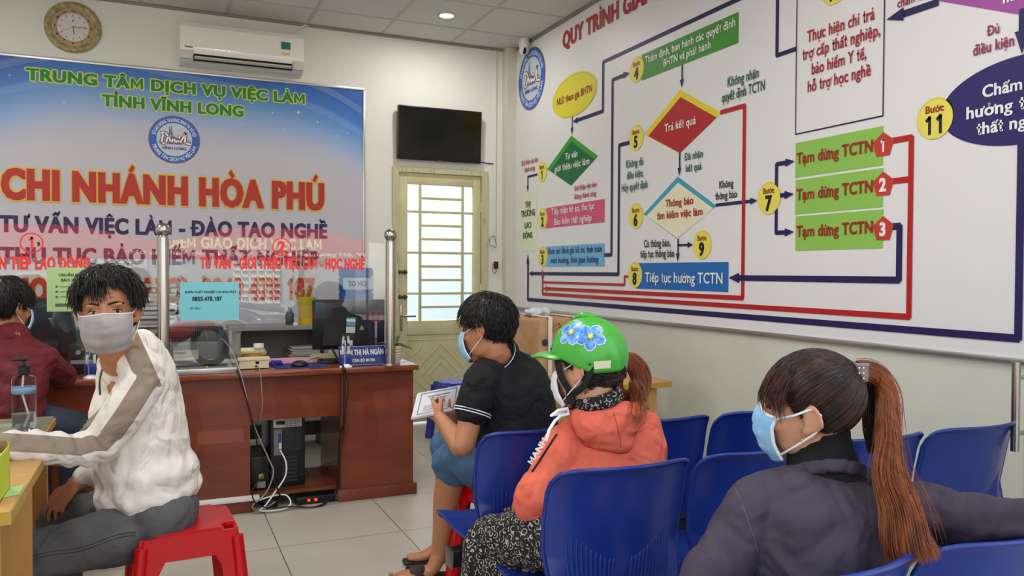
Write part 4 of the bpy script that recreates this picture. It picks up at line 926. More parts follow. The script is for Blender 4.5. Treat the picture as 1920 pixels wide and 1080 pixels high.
for s_ in (-1, 1): lp.tube([(1.205+s_*.002+.018*math.cos(a_)*1.0+s_*.014, 4.72, 1.035+.034*math.sin(a_)) for a_ in [2*PI*k/16 for k in range(17)]], .005, 8)
put('handles', lp, mat('handle_red', '#9a1c20', .35), sc1); put('blades', MB().obox((1.205, 4.72, .93), (.007, 0, 0), (0, .002, 0), (0, 0, .085)), m_steel, sc1)
o = put('pen_cup', MB().lathe((1.205, 4.72, ZD), [(.035, 0), (.037, .09), (.034, .09), (.032, .005), (.001, .004)], 24), m_black); tag(o, 'black pen cup holding the red scissors', 'cup')
# ---------------------------------------------------------------- tower, ups, cables in the knee hole
tw = thing('computer_tower', 'black computer tower seen from behind in the knee hole', 'computer', (.66, 4.7, .088))
tx0, tx1, ty0 = .575, .765, 4.60
m_case = mat('tower_black', '#131418', .4)
put('case', MB().box(tx0, tx1, ty0, ty0+.42, .09, .50, .004), m_case, tw)
put('power_supply', MB().box(tx0+.015, tx1-.02, ty0-.003, ty0, .425, .492), m_alu, tw)
gr = MB()
for i in range(12):
    for j in range(6): gr.box(tx0+.075+i*.0075, tx0+.0795+i*.0075, ty0-.0036, ty0-.003, .430+j*.010, .4355+j*.010)
put('grille', gr, m_dark, tw)
put('power_plug', MB().box(tx0+.03, tx0+.075, ty0-.03, ty0-.003, .445, .462, .004), m_black, tw)
put('port_panel', MB().box(tx0+.018, tx0+.062, ty0-.002, ty0, .27, .415), mat('port_steel', '#7e8084', .4, .7), tw)
put('port', MB().box(tx0+.043, tx0+.058, ty0-.006, ty0-.002, .345, .39), flat('#23419c'), tw); put('port', MB().box(tx0+.045, tx0+.058, ty0-.008, ty0-.002, .305, .338), m_white, tw)
fg = MB()
for i in range(9):
    for j in range(10): fg.box(tx0+.078+i*.0105, tx0+.084+i*.0105, ty0-.001, ty0, .295+j*.0115, .3015+j*.0115)
put('fan_grille', fg, mat('fan_grey', '#3c3e42', .5), tw)
sl = MB()
for k in range(7): sl.box(tx0+.065, tx1-.045, ty0-.003, ty0, .115+k*.022, .129+k*.022)
put('expansion_slots', sl, mat('slot_grey', '#25272c', .4), tw)
up = thing('battery_backup', 'black battery backup unit beside the computer tower', 'battery backup', (.515, 4.65, .088))
put('case', MB().box(.462, .565, 4.58, 4.9, .09, .275, .008), m_case, up)
put('round_sticker', MB().prism(disc(0, 0, .015, 20)[0], (.523, 4.579, .165), EX, EZ, (0, -.0006, 0)), flat('#b79c3a'), up, False)
put('label', MB().box(.50, .545, 4.5788, 4.5795, .10, .135), flat('#8a8a86'), up, False)
ps = thing('power_strip', 'power strip with red lights under the desk shelf', 'power strip', (.78, 4.52, 0))
put('body', MB().box(.70, .93, 4.50, 4.56, 0, .045, .005), m_case, ps)
put('light', MB().box(.762, .776, 4.497, 4.50, .018, .03), mat('led_red', '#ff3010', .4, emit='#ff2a08', estr=4), ps); put('light', MB().box(.80, .814, 4.497, 4.50, .018, .03), mat('led_red'), ps)
put('green_plug', MB().box(.915, .955, 4.492, 4.53, .012, .05), flat('#1f5a44'), ps)
o = put('adapter', MB().box(.52, .60, 4.50, 4.56, 0, .05, .006)); o.data.materials.append(m_case); tag(o, 'black power adapter on the floor under the desk', 'adapter')
def cable(label, pts, r, m, cat='cable', name='cable', sub=8):
    P_ = [Vector(p) for p in pts]; out = []
    for i in range(len(P_)-1):
        p0, p1, p2, p3 = P_[max(i-1, 0)], P_[i], P_[i+1], P_[min(i+2, len(P_)-1)]
        for k in range(sub):
            t = k/sub; out.append(.5*((2*p1)+(p2-p0)*t+(2*p0-5*p1+4*p2-p3)*t*t+(3*p1-p0-3*p2+p3)*t*t*t))
    out.append(P_[-1]); o = put(name, MB().tube(out, r, 8), m); tag(o, label, cat); return o
yc = 4.415
m_cgrey = mat('cable_grey', '#8d8a80', .45); m_cblk = mat('cable_black', '#0d0d0f', .45)
cable('black cable hanging down the desk front from the printer', [(.34, 4.60, .90), (.36, 4.50, .82), (.385, 4.42, .77), (.41, yc, .70), (.46, yc, .50), (.50, 4.45, .33), (.56, 4.46, .2), (.60, 4.45, .1), (.62, 4.48, .03)], .0045, m_cblk)
cable('grey cable hanging down the desk front beside the telephone', [(.30, 4.62, .95), (.35, 4.50, .90), (.395, 4.42, .78), (.415, yc, .70), (.455, yc, .52), (.50, 4.44, .40), (.55, 4.45, .28), (.57, 4.44, .21), (.53, 4.43, .11), (.46, 4.42, .05), (.50, 4.44, .015), (.58, 4.45, .05)], .0042, m_cgrey)
cable('thin grey telephone cord hanging in front of the desk', [(.50, 4.54, ZD+.02), (.503, 4.44, ZD-.0), (.505, yc, .70), (.51, yc, .60), (.505, 4.44, .52), (.50, 4.47, .47)], .0022, m_cgrey)
cable('white cable looping on the floor under the knee hole', [(.625, 4.58, .30), (.65, 4.54, .24), (.64, 4.50, .17), (.58, 4.46, .10), (.53, 4.43, .045), (.50, 4.42, .02), (.60, 4.42, .012), (.66, 4.44, .03), (.64, 4.47, .075), (.56, 4.46, .08), (.48, 4.46, .06)], .0045, m_white)
cable('black cable bundle running down from the monitor', [(.955, 4.78, .84), (.95, 4.60, .80), (.945, 4.43, .775), (.95, yc, .72), (.948, yc, .60), (.95, yc, .48), (.935, 4.45, .38), (.925, 4.46, .25), (.928, 4.46, .16), (.92, 4.48, .06)], .0065, m_cblk, 'cable bundle')
cable('thin black cable beside the bundle from the monitor', [(.955, 4.43, .768), (.972, yc, .66), (.962, yc, .58), (.945, yc, .50), (.95, 4.43, .40), (.935, 4.44, .30), (.93, 4.45, .22)], .0028, m_cblk)
cable('black cable looping from bundle to the tower', [(.925, 4.46, .24), (.85, 4.5, .215), (.76, 4.53, .17), (.70, 4.55, .16)], .0028, m_cblk)
cable('black cable trailing on the floor behind the desk plinths', [(.52, 4.46, .20), (.46, 4.42, .13), (.48, 4.41, .06), (.56, 4.41, .03), (.66, 4.43, .02), (.78, 4.42, .006), (.88, 4.46, .03), (.93, 4.48, .10)], .0035, m_cblk)
cable('black cable coiled on the floor in front of the strip', [(.60, 4.5, .12), (.68, 4.46, .03), (.74, 4.44, .006), (.83, 4.43, .006), (.90, 4.5, .03)], .0035, m_cblk)
for z_ in (.69, .47, .26): 
    pass
# ---------------------------------------------------------------- cabinet behind the desk, with what stands on it
cb = thing('open_shelf', 'low grey open shelf unit behind the desk', 'shelf', (.9, 5.9, 0))
put('top', MB().box(.46, 1.15, 5.82, 6.2, .885, .91), m_greypaint, cb); put('side_panel', MB().box(.50, .53, 5.84, 6.2, 0, .885), m_greypaint, cb); put('side_panel', MB().box(1.11, 1.14, 5.84, 6.2, 0, .885), m_greypaint, cb)
put('back_panel', MB().box(.53, 1.11, 6.17, 6.2, .05, .885), m_greypaint, cb); put('shelf_board', MB().box(.53, 1.11, 5.84, 6.17, .58, .60), m_greypaint, cb); put('shelf_board', MB().box(.53, 1.11, 5.84, 6.17, .22, .24), m_greypaint, cb)
def stack(x0, x1, y0, y1, z0, n, col, label, cat='papers', th=.004):
    """uneven pile of sheets or files as one bundle"""
    m_ = MB()
    for k in range(n):
        j = random.uniform(-.012, .012); q = random.uniform(-.01, .01); m_.box(x0+j, x1+j, y0+q, y1+q, z0+k*th, z0+(k+.86)*th)
    o = put('paper_pile', m_, mat('pile_'+col.strip('#'), col, .7)); tag(o, label, cat)
stack(.88, 1.08, 5.86, 6.1, .60, 26, '#b5b3ab', 'pile of white papers on the grey shelf behind the monitor', th=.006)
stack(.70, .86, 5.86, 6.1, .60, 4, '#c8c6bd', 'loose white sheets lying flat on the grey shelf', th=.006)
stack(.86, 1.08, 5.86, 6.1, .24, 22, '#a9a692', 'pile of old files low in the grey shelf', th=.009)
o = put('bundle', MB().ell((.62, 5.95, .665), (.085, .07, .062), 24, 14)); o.data.materials.append(mat('yellow_bag', '#c9a018', .45)); tag(o, 'rounded yellow bundle lying inside the grey shelf', 'bundle')
o = put('waste_bin', MB().lathe((1.01, 6.0, .91), [(.058, 0), (.066, .19), (.07, .2), (.064, .2), (.055, .008), (.001, .006)], 28)); o.data.materials.append(mat('bin_yellow', '#c5a624', .4)); tag(o, 'tall yellow plastic tub on top of the grey shelf', 'tub')
o = put('bottle', MB().lathe((.885, 5.98, .91), [(.028, 0), (.03, .02), (.03, .08), (.014, .105), (.012, .13)], 20)); o.data.materials.append(mat('bottle_dark', '#3e4638', .25)); tag(o, 'small dark bottle beside the yellow tub', 'bottle')
o = put('plastic_tub', MB().box(.90, .93, 5.9, 5.93, .911, .93)); o.data.materials.append(m_white); tag(o, 'tiny white box in front of the dark bottle', 'box')
# water dispenser with blue bottle
wc = thing('water_dispenser', 'water dispenser stand beside the yellow door', 'water dispenser', (1.33, 5.72, 0))
wx, wy = 1.315, 5.72
put('cabinet', MB().box(wx-.15, wx+.15, wy-.15, wy+.15, 0, .955, .02), mat('dispenser_white', '#c8cbcc', .35), wc)
put('tap', MB().box(wx-.06, wx-.035, wy-.19, wy-.15, .8, .84, .003), flat('#a82020'), wc); put('tap', MB().box(wx+.035, wx+.06, wy-.19, wy-.15, .8, .84, .003), flat('#2040a8'), wc)
wb = thing('water_bottle', 'large blue water bottle upside down on the dispenser', 'bottle', (wx, wy, .955))
pf = [(.04, 0), (.06, .03), (.118, .07), (.124, .10)]
for z_ in (.14, .20): pf += [(.124, z_-.008), (.117, z_), (.124, z_+.008)]
pf += [(.124, .30), (.117, .308), (.124, .316), (.124, .35), (.115, .375), (.05, .385), (.001, .385)]
put('bottle_body', MB().lathe((wx, wy, .955), pf, 40), mat('water_blue', '#2f6fbf', .08, trans=.55, ior=1.2), wb)
lb = MB()
for k in range(14):
    a0, a1 = [math.radians(-150+k*9+q) for q in (0, 9)]; n_ = len(lb.v)
    lb.v += [(wx+.1255*math.cos(a), wy+.1255*math.sin(a), z_) for a, z_ in ((a0, 1.175), (a1, 1.175), (a1, 1.258), (a0, 1.258))]; lb.f.append((n_, n_+1, n_+2, n_+3))
put('bottle_label', lb, flat('#9db3cf'), wb, True)
lettering('lettering', 'TO HO', (wx-.085, wy-.1262, 1.20), EX, EZ, .13, .036, wb, '#1d3450', .03)
# document trays behind the first post
dtx = MB()
dt = thing('document_tray', 'tall stack of grey document trays behind the steel post', 'document tray', (-.02, 5.2, ZD))
put('cabinet', MB().box(-.14, .14, 5.25, 5.6, 0, .90), m_greypaint, dt)
for k in range(6): 
    put('tray', MB().box(-.12, .12, 5.26, 5.58, .92+k*.055, .927+k*.055).box(-.12, -.114, 5.26, 5.58, .92+k*.055, .96+k*.055).box(.114, .12, 5.26, 5.58, .92+k*.055, .96+k*.055), mat('tray_grey', '#6d6a66', .5), dt)
    put('filed_papers', MB().box(-.11+.01*(k % 2), .10, 5.28-.02*(k % 3), 5.55, .928+k*.055, .945+k*.055), mat('tray_paper', '#a6a09a', .7), dt)
# office chair behind the left desk
oc = thing('office_chair', 'black swivel chair pushed in at the left desk', 'chair', (-.42, 5.5, 0))
# rounded high back
put('backrest', remesh(MB().loft([((-.42, 5.2, .72), .17, .035, EX), ((-.42, 5.22, .86), .22, .04, EX), ((-.42, 5.24, .98), .17, .035, EX)], 28), .012, 6), mat('chair_black', '#0b0b0c', .6), oc)
put('seat', MB().box(-.66, -.18, 5.26, 5.70, .42, .50, .03), mat('chair_black'), oc); put('column', MB().tube([(-.42, 5.48, .08), (-.42, 5.48, .42)], .03, 12), m_black, oc)
for k in range(5):
    a = 2*PI*k/5; put('foot', MB().tube([(-.42, 5.48, .08), (-.42+.26*math.cos(a), 5.48+.26*math.sin(a), .05)], .02, 8).ell((-.42+.26*math.cos(a), 5.48+.26*math.sin(a), .028), (.028, .028, .028), 12, 8), m_black, oc)
put('back_support', MB().box(-.46, -.38, 5.24, 5.32, .44, .80, .01), m_black, oc)
st2 = thing('desk_organiser', 'black desk organiser with devices on the left desk', 'organiser', (-.36, 4.75, ZD))
put('body', MB().box(-.42, -.30, 4.66, 4.80, ZD, ZD+.16, .006), m_case, st2); put('badge', MB().prism(disc(0, 0, .012, 16)[0], (-.375, 4.659, ZD+.115), EX, EZ, (0, -.0006, 0)), flat('#9aa0a0'), st2, False)
put('slot', MB().box(-.41, -.31, 4.655, 4.66, ZD+.055, ZD+.075), flat('#8a8f96'), st2, False)
# ---------------------------------------------------------------- plastic stools
def stool(label, loc, h, wt, wb_, m, group=None, rot=0., slots=True):
    """moulded stool: rounded square top on a cross-shouldered rim, four splayed slotted legs"""
    t = thing('plastic_stool', label, 'stool', loc, group); L0 = Vector(loc); R = Matrix.Translation(L0)@Matrix.Rotation(math.radians(rot), 4, 'Z')
    tp = MB(); b_ = bmesh.new(); bmesh.ops.create_cube(b_, size=1)
    for v in b_.verts: v.co = Vector((v.co.x*wt, v.co.y*wt, h-.009+v.co.z*.018))
    bmesh.ops.bevel(b_, geom=[e for e in b_.edges if abs(e.verts[0].co.z-e.verts[1].co.z) > .01], offset=.045, segments=5, affect='EDGES')
    bmesh.ops.bevel(b_, geom=[e for e in b_.edges if min(v.co.z for v in e.verts) > h-.005], offset=.006, segments=2, affect='EDGES')
    tp.bm(b_); tp.ell((0, 0, h), (.028, .028, .0015), 20, 4)
    put('seat', tp.xf(R), m, t, .7)
    k1 = wb_/wt
    def pt(u, v, z):   # square section growing towards the floor
        q = 1+(k1-1)*(1-z/h); return Vector((u*wt/2*q, v*wt/2*q, z))
    ap = MB()
    for i in range(4):
        Ri = Matrix.Rotation(i*PI/2, 4, 'Z')
        outer = [(-.92, h-.01), (.92, h-.01), (.92, .0), (.68, .0), (.60, h*.72), (.48, h*.81), (-.48, h*.81), (-.60, h*.72), (-.68, 0), (-.92, 0)]
        vs = [Ri@pt(u, -1., z) for u, z in outer]+[Ri@(pt(u, -1., z)+Vector((0, .012, 0))) for u, z in outer]; n = len(outer)
        # the panel is split into convex pieces: rim and two legs
        tris = [(0, 1, 4, 5, 6, 7), (1, 2, 3, 4), (0, 7, 8, 9)]
        fs = [f_ for f_ in tris]+[tuple(n+j for j in f_[::-1]) for f_ in tris]+[(j, n+j, n+(j+1) % n, (j+1) % n) for j in range(n)]
        tgt = MB().add(vs, fs)
        ap.add(tgt.v, tgt.f)
    put('apron', ap.xf(R), m, t, .3)
    for i in range(4):
        Ri = Matrix.Rotation(i*PI/2, 4, 'Z'); st_ = []
        for z in (h-.034, h*.6, 0.0): q = (1+(k1-1)*(1-z/h))*wt/2; st_.append(Ri@Vector((-q*.945, -q*.945, z)))
        put('leg', MB().tube([R@p for p in st_], [.021, .022, .024], 12), m, t)
    return t
stool('red plastic stool the white shirt man is sitting on', (.085, 2.93, 0), .455, .30, .39, m_redp, rot=4)
stool('red plastic stool under the black polo shirt man', (1.33, 3.0, 0), .45, .30, .38, m_redp, rot=10)
stool('violet blue plastic stool standing by the yellow door', (2.11, 5.80, 0), .455, .27, .35, m_violet, rot=2)
for k in range(3): stool(['lowest', 'middle', 'topmost'][k]+' violet stool of the stack between the benches and the wood table', (2.0, 2.97, .065*k), .46, .26, .31, m_violet, 'stacked violet stools')
# ---------------------------------------------------------------- waiting benches: plastic shells on a steel beam
SW = .456
def shell_mesh():
    """seat-and-back shell of one place; facing +Y, origin under the middle of the back's top edge at floor level"""
    # profile from the top of the back down and out to the front lip: (y, z, half width)
    pr_ = [(-.035, .805, .195), (-.022, .79, .207), (-.005, .74, .212), (.012, .66, .213), (.024, .58, .208), (.034, .50, .198), (.055, .445, .192), (.10, .418, .196), (.18, .408, .206), (.28, .412, .214), (.38, .425, .217), (.45, .425, .213), (.485, .408, .20), (.50, .385, .185)]
    nu_, rows = 40, []
    P_ = [Vector(p) for p in pr_]; fine = []
    for i in range(len(P_)-1):
        p0, p1, p2, p3 = P_[max(i-1, 0)], P_[i], P_[i+1], P_[min(i+2, len(P_)-1)]
        for k in range(6):
            t = k/6; fine.append(.5*((2*p1)+(p2-p0)*t+(2*p0-5*p1+4*p2-p3)*t*t+(3*p1-p0-3*p2+p3)*t*t*t))
    fine.append(P_[-1]); m_ = MB()
    for r_i, q in enumerate(fine):
        back = max(0, min(1, (q.z-.44)/.2))
        for j in range(nu_+1):
            u = -1+2*j/nu_; cu = u*u
            x = q.z*0+u*q[2]
            y = q[0]; z = q[1]
            # back wraps forward at the sides (and its corners flare), the seat edges rise
            bk = max(0, min(1, (z-.45)/.12)) if q[0] < .08 else 0
            y += bk*.056*abs(u)**2.2
            top = max(0, min(1, (z-.74)/.065)) if q[0] < .02 else 0
            z -= top*.014*abs(u)**7
            z += (1-bk)*(.016*abs(u)**3 if q[0] > .08 else 0)
            # slots: raised ribs in a V on the lower back
            m_.v.append((x, y, z))
    W_ = nu_+1
    for i in range(len(fine)-1):
        for j in range(nu_): m_.f.append((i*W_+j, i*W_+j+1, (i+1)*W_+j+1, (i+1)*W_+j))
    me = m_.mesh('seat_shell', True)
    o = bpy.data.objects.new('t', me); COL.objects.link(o)
    s = o.modifiers.new('s', 'SOLIDIFY'); s.thickness = .009; s.offset = 0
    b_ = o.modifiers.new('b', 'SUBSURF'); b_.levels = b_.render_levels = 1
    ev = o.evaluated_get(bpy.context.evaluated_depsgraph_get()); out = bpy.data.meshes.new_from_object(ev); out.name = 'seat_shell'
    bpy.data.objects.remove(o); out.polygons.foreach_set('use_smooth', [True]*len(out.polygons)); return out
def prof_y(z, u):      # back surface (rear side) at height z
    tb = [(.805, -.035), (.79, -.022), (.74, -.005), (.66, .012), (.58, .024), (.50, .034), (.45, .052)]
    for (za, ya), (zb, yb) in zip(tb, tb[1:]):
        if zb <= z <= za: y = ya+(yb-ya)*(za-z)/(za-zb); break
    else: y = .05
    return y+max(0, min(1, (z-.45)/.12))*.056*abs(u)**2.2
def ribs_mesh():
    m_ = MB()
    for s_ in (-1, 1):
        for k in range(11):
            u = .14+.065*k; zt = .555+.105*(k/10)**1.6
            hw = .20
            pts = []
            for j in range(9):
                z = zt+( .455-zt)*j/8; uu = u*(1-.06*j/8); pts.append((s_*uu*hw, prof_y(z, uu)-.0035, z))
            m_.tube(pts, [.0012]+[.0048]*7+[.0035], 6)
    return m_.mesh('back_ribs', True)
def rim_mesh():
    m_ = MB(); pts = []
    for (y, z, hw) in [(.055, .46, .193), (.034, .50, .199), (.024, .58, .208), (.012, .66, .213), (-.005, .74, .211), (-.018, .775, .207)]: pts.append((-hw-.001, y+max(0, min(1, (z-.45)/.12))*.056, z-(.014*max(0, min(1, (z-.74)/.065)))))
    for j in range(-14, 15):
        u = j/14*.98; pts.append((u*.20, -.037+.056*abs(u)**2.2-.003, .806-.014*abs(u)**7))
    for (y, z, hw) in [(-.018, .775, .207), (-.005, .74, .211), (.012, .66, .213), (.024, .58, .208), (.034, .50, .199), (.055, .46, .193)]: pts.append((hw+.001, y+max(0, min(1, (z-.45)/.12))*.056, z-(.014*max(0, min(1, (z-.74)/.065)))))
    return m_.tube(pts, .0062, 8).mesh('shell_rim', True)
ME_SH, ME_RB, ME_RM = shell_mesh(), ribs_mesh(), rim_mesh()
for m_ in (ME_SH, ME_RB, ME_RM): m_.materials.append(m_blue)
m_leg = mat('bench_steel', '#1b1b1d', .4, .5)
def bench(label, x0, n, y, tilt=0):
    t = thing('waiting_bench', label, 'bench', (x0, y, 0), None)
    for k in range(n):
        cx = x0+SW*(k+.5)
        sh = put('seat_shell', ME_SH, None, t); sh.matrix_parent_inverse = Matrix.Translation((cx-x0, 0, 0))
        for nm_, me_ in (('back_ribs', ME_RB), ('shell_rim', ME_RM)):
            r = bpy.data.objects.new(nm_, me_); COL.objects.link(r); r.parent = sh
        put('bracket', MB().box(cx-.09, cx+.09, y+.14, y+.34, .375, .40, .003), m_leg, t)
    put('beam', MB().box(x0-.01, x0+SW*n+.01, y+.20, y+.26, .32, .375, .003), m_leg, t)
    put('beam_end_cap', MB().box(x0-.016, x0-.01, y+.195, y+.265, .315, .38, .002), mat('cap_steel', '#6e6e70', .3, .8), t)
    for xx in (x0+.10, x0+SW*n-.10):
        put('leg', MB().obox((xx, y+.23, .17), (.022, 0, 0), (0, .014, 0), (0, 0, .16), .004).obox((xx, y+.23, .018), (.022, 0, 0), (0, .24, 0), (0, 0, .014), .004), m_leg, t)
    return t
bench('row of blue plastic seats just behind the black polo shirt man', .905, 3, 2.275)
bench('row of blue plastic seats the orange hoodie woman sits on', .895, 4, 1.765)
bench('nearest row of blue plastic seats, under the ponytail woman', .83, 3, 1.0)
# ---------------------------------------------------------------- wooden table by the right wall, wrapped box on it
wt = thing('wooden_table', 'light wooden table with ochre edge by the right wall', 'table', (2.1, 3.4, 0))
put('tabletop', MB().box(1.78, 2.39, 3.36, 4.55, .725, .75, .003), m_yel, wt); put('edge_band', MB().box(1.778, 2.392, 3.357, 3.36, .724, .751).box(2.39, 2.394, 3.36, 4.55, .724, .751), m_yeledge, wt)
put('side_panel', MB().box(2.30, 2.32, 3.42, 4.5, 0, .725), m_yel, wt); put('side_panel', MB().box(1.84, 1.86, 3.42, 4.5, 0, .725), m_yel, wt)
put('front_panel', MB().box(1.86, 2.33, 3.40, 3.42, .12, .725), m_yel, wt)
put('scratches', MB().box(2.24, 2.29, 3.3985, 3.40, .63, .632).box(2.26, 2.285, 3.3985, 3.40, .612, .618).box(2.265, 2.285, 3.3985, 3.40, .598, .602), flat('#5a4020'), wt)
def box_mat():
    return mat('kraft_wrap', '#a5805a', .65, col2='#b48f68', nscale=4, bump=.35, bscale=14)
bx = thing('wrapped_box', 'brown paper wrapped parcel with white straps on the wooden table', 'parcel', (1.95, 4.1, .75))
b0, b1, c0, c1, zt = 1.86, 2.22, 3.80, 4.15, 1.06
mm = remesh(MB().box(b0, b1, c0, c1, .752, zt, .02), .014, 3, 'wrapping', lambda co, no: .007*nz3(co, (9, 9, 7), 3.)+.004*nz3(co, (25, 25, 20), 8.))
put('wrapping', mm, box_mat(), bx)
str_ = MB()
for x_ in (1.915, 2.065): str_.box(x_-.012, x_+.012, c0-.012, c1+.010, zt+.002, zt+.008, .002).box(x_-.012, x_+.012, c0-.014, c0-.008, .752, zt+.006, .002)
put('strap', str_, mat('strap_white', '#cfccc0', .5), bx)
for k, (x_, z_) in enumerate(((1.985, .965), (2.13, .985), (1.97, .83), (2.17, .85), (1.885, .93))):
    put('printed_seal', MB().prism(disc(0, 0, .019, 24)[0], (x_, c0-.0085, z_), EX, EZ, (0, -.0006, 0)), flat('#2c2c4a'), bx, False)
for k, (x_, z_, a) in enumerate(((1.96, .89, -.5), (2.03, .93, .6), (2.13, .90, -.45), (2.0, .79, -.6), (2.18, .95, .5), (1.95, 1.01, .5), (2.12, .80, -.5))):
    d_ = Vector((math.cos(a), 0, math.sin(a))); e_ = Vector((-math.sin(a), 0, math.cos(a))); ct = Vector((x_, c0-.0085, z_)); m_ = MB()
    for q in (-1, 1): m_.obox(ct+e_*q*.009, d_*.026, (0, .0004, 0), e_*.0012); m_.obox(ct+d_*q*.026, d_*.002, (0, .0004, 0), e_*.012)
    put('printed_mark', m_, flat('#3a2c2c'), bx, False)
o = put('crumpled_bag', remesh(MB().ell((1.93, 4.0, zt+.022), (.07, .05, .025), 20, 12).ell((1.98, 4.0, zt+.02), (.04, .05, .03), 16, 10), .008, 2, 'b', lambda co, no: .012*nz3(co, (40, 40, 40), 1.)), mat('bag_clear', '#c9ccd2', .3, alpha=.8)); tag(o, 'crumpled clear plastic bag on top of the brown parcel', 'bag')
bx2 = thing('wrapped_box', 'second brown wrapped parcel half hidden behind the first', 'parcel', (1.85, 4.4, .75))
put('wrapping', remesh(MB().box(1.80, 2.05, 4.24, 4.5, .752, 1.03, .02), .014, 3, 'w', lambda co, no: .007*nz3(co, (9, 9, 7), 5.)), box_mat(), bx2); put('strap', MB().box(1.85, 1.87, 4.225, 4.51, .752, 1.04, .002), mat('strap_white'), bx2)
# ---------------------------------------------------------------- yellow table at the left edge
yt = thing('laminate_table', 'yellow laminate table at the left edge nearest the camera', 'table', (-.7, 2.4, 0))
put('tabletop', MB().box(-1.5, -.312, 2.13, 2.70, .722, .75, .002), m_yel, yt); put('edge_band', MB().box(-1.5, -.309, 2.127, 2.13, .721, .7505).box(-.312, -.309, 2.13, 2.70, .721, .7505), m_yeledge, yt)
put('side_panel', MB().box(-1.45, -.335, 2.15, 2.168, 0, .722), m_yel, yt, label='near end panel'); put('side_panel', MB().box(-1.45, -.335, 2.655, 2.673, 0, .722), m_yel, yt, label='far end panel')
gt = thing('glass_topped_table', 'table with green glass top at the left, beyond the white sleeve', 'table', (-.8, 3.1, 0))
put('tabletop', MB().box(-1.5, -.355, 2.74, 3.47, .715, .742, .002), m_yel, gt); put('glass_top', MB().box(-1.5, -.36, 2.745, 3.465, .743, .75), mat('green_glass', '#8a9a82', .05, coat=.6), gt)
put('notice_under_glass', MB().box(-.72, -.46, 3.02, 3.36, .7502, .7508), flat('#99a690', .2), gt, False)
put('notice_lines', MB().box(-.70, -.58, 3.18, 3.22, .7508, .7512).box(-.56, -.50, 3.10, 3.13, .7508, .7512).box(-.66, -.54, 3.27, 3.29, .7508, .7512), flat('#4c5448', .2), gt, False)
for xx, yy in ((-.40, 2.79), (-.40, 3.42), (-1.45, 2.79), (-1.45, 3.42)): put('leg', MB().box(xx-.02, xx+.02, yy-.02, yy+.02, 0, .715), m_yel, gt)
# blue-edged stool leg seen under the table, and the box of papers
gb = thing('paper_box', 'lime green cardboard box of papers on the yellow table', 'box', (-.4, 2.3, .75))
m_lime = mat('lime_card', '#b6c820', .55)
bx_ = MB().box(-.50, -.345, 2.19, 2.193, .751, .845).box(-.348, -.345, 2.19, 2.36, .751, .86).box(-.50, -.345, 2.357, 2.36, .751, .87).box(-.50, -.497, 2.19, 2.36, .751, .86).box(-.50, -.345, 2.19, 2.36, .751, .754)
put('box_wall', bx_, m_lime, gb); put('inner_lining', MB().box(-.494, -.35, 2.35, 2.356, .76, .875), mat('card_brown', '#9a7248', .7), gb)
put('round_mark', MB().prism(disc(0, 0, .012, 20)[0], (-.418, 2.1895, .80), EX, EZ, (0, -.0005, 0)), flat('#3f5a20'), gb, False)
o = put('crumpled_paper', remesh(MB().obox((-.42, 2.26, .86), (.055, .01, .014), (0, .05, 0), (-.01, 0, .03)), .007, 2, 'p', lambda co, no: .008*nz3(co, (30, 30, 30), 2.)), m_paper); tag(o, 'crumpled white paper sticking out of the lime box', 'paper')
o = put('green_card', MB().obox((-.335, 2.32, .7515), (.020, .012, 0), (.0, .05, 0), (0, 0, .0008)), mat('green_paper')); tag(o, 'pale green slip lying beside the lime box', 'paper')
# hand sanitiser
hb = thing('sanitiser_bottle', 'clear pump bottle of hand sanitiser on the green glass', 'bottle', (-.435, 3.28, .75))
hx, hy = -.428, 3.23
put('bottle_body', MB().lathe((hx, hy, .751), [(.001, .0), (.034, 0), (.037, .008), (.0375, .175), (.034, .182), (.015, .188), (.001, .188)], 32), mat('clear_pet', '#e8eef0', .03, trans=1, ior=1.15), hb)
put('gel', MB().lathe((hx, hy, .755), [(.001, .0), (.033, 0), (.035, .05), (.001, .05)], 28), mat('gel', '#d8e2e0', .05, trans=.9, ior=1.2), hb)
put('collar', MB().lathe((hx, hy, .94), [(.016, 0), (.019, .004), (.019, .028), (.012, .032)], 20), m_black, hb)
put('pump_head', MB().tube([(hx, hy, .97), (hx, hy, .988)], .006, 10).box(hx-.036, hx+.014, hy-.010, hy+.010, .988, 1.0, .004), m_black, hb)
put('label', MB().lathe((hx, hy, .875), [(.0378, 0), (.0378, .022)], 32), mat('label_blue', '#7aa6c4', .4, alpha=.7), hb, True)
put('dip_tube', MB().tube([(hx, hy, .76), (hx+.012, hy, .80), (hx-.006, hy, .88), (hx, hy, .94)], .003, 8), m_white, hb)
# ---------------------------------------------------------------- glass door leaf folded against the right wall
gd = thing('glass_door_leaf', 'open glass door with a tall steel pull handle by the right wall', 'door', (2.75, 1.3, 0))
put('glass_pane', MB().box(2.722, 2.732, .82, 1.775, .01, 2.4), m_acr, gd, False)
hx_, hy_ = 2.66, 1.762
put('pull_handle', MB().tube([(hx_, hy_, .705), (hx_, hy_, 1.008)], .0135, 20), m_steel, gd); 
for z_ in (.765, .955): put('standoff', MB().tube([(hx_, hy_, z_), (2.722, hy_, z_)], .008, 12), m_steel, gd)
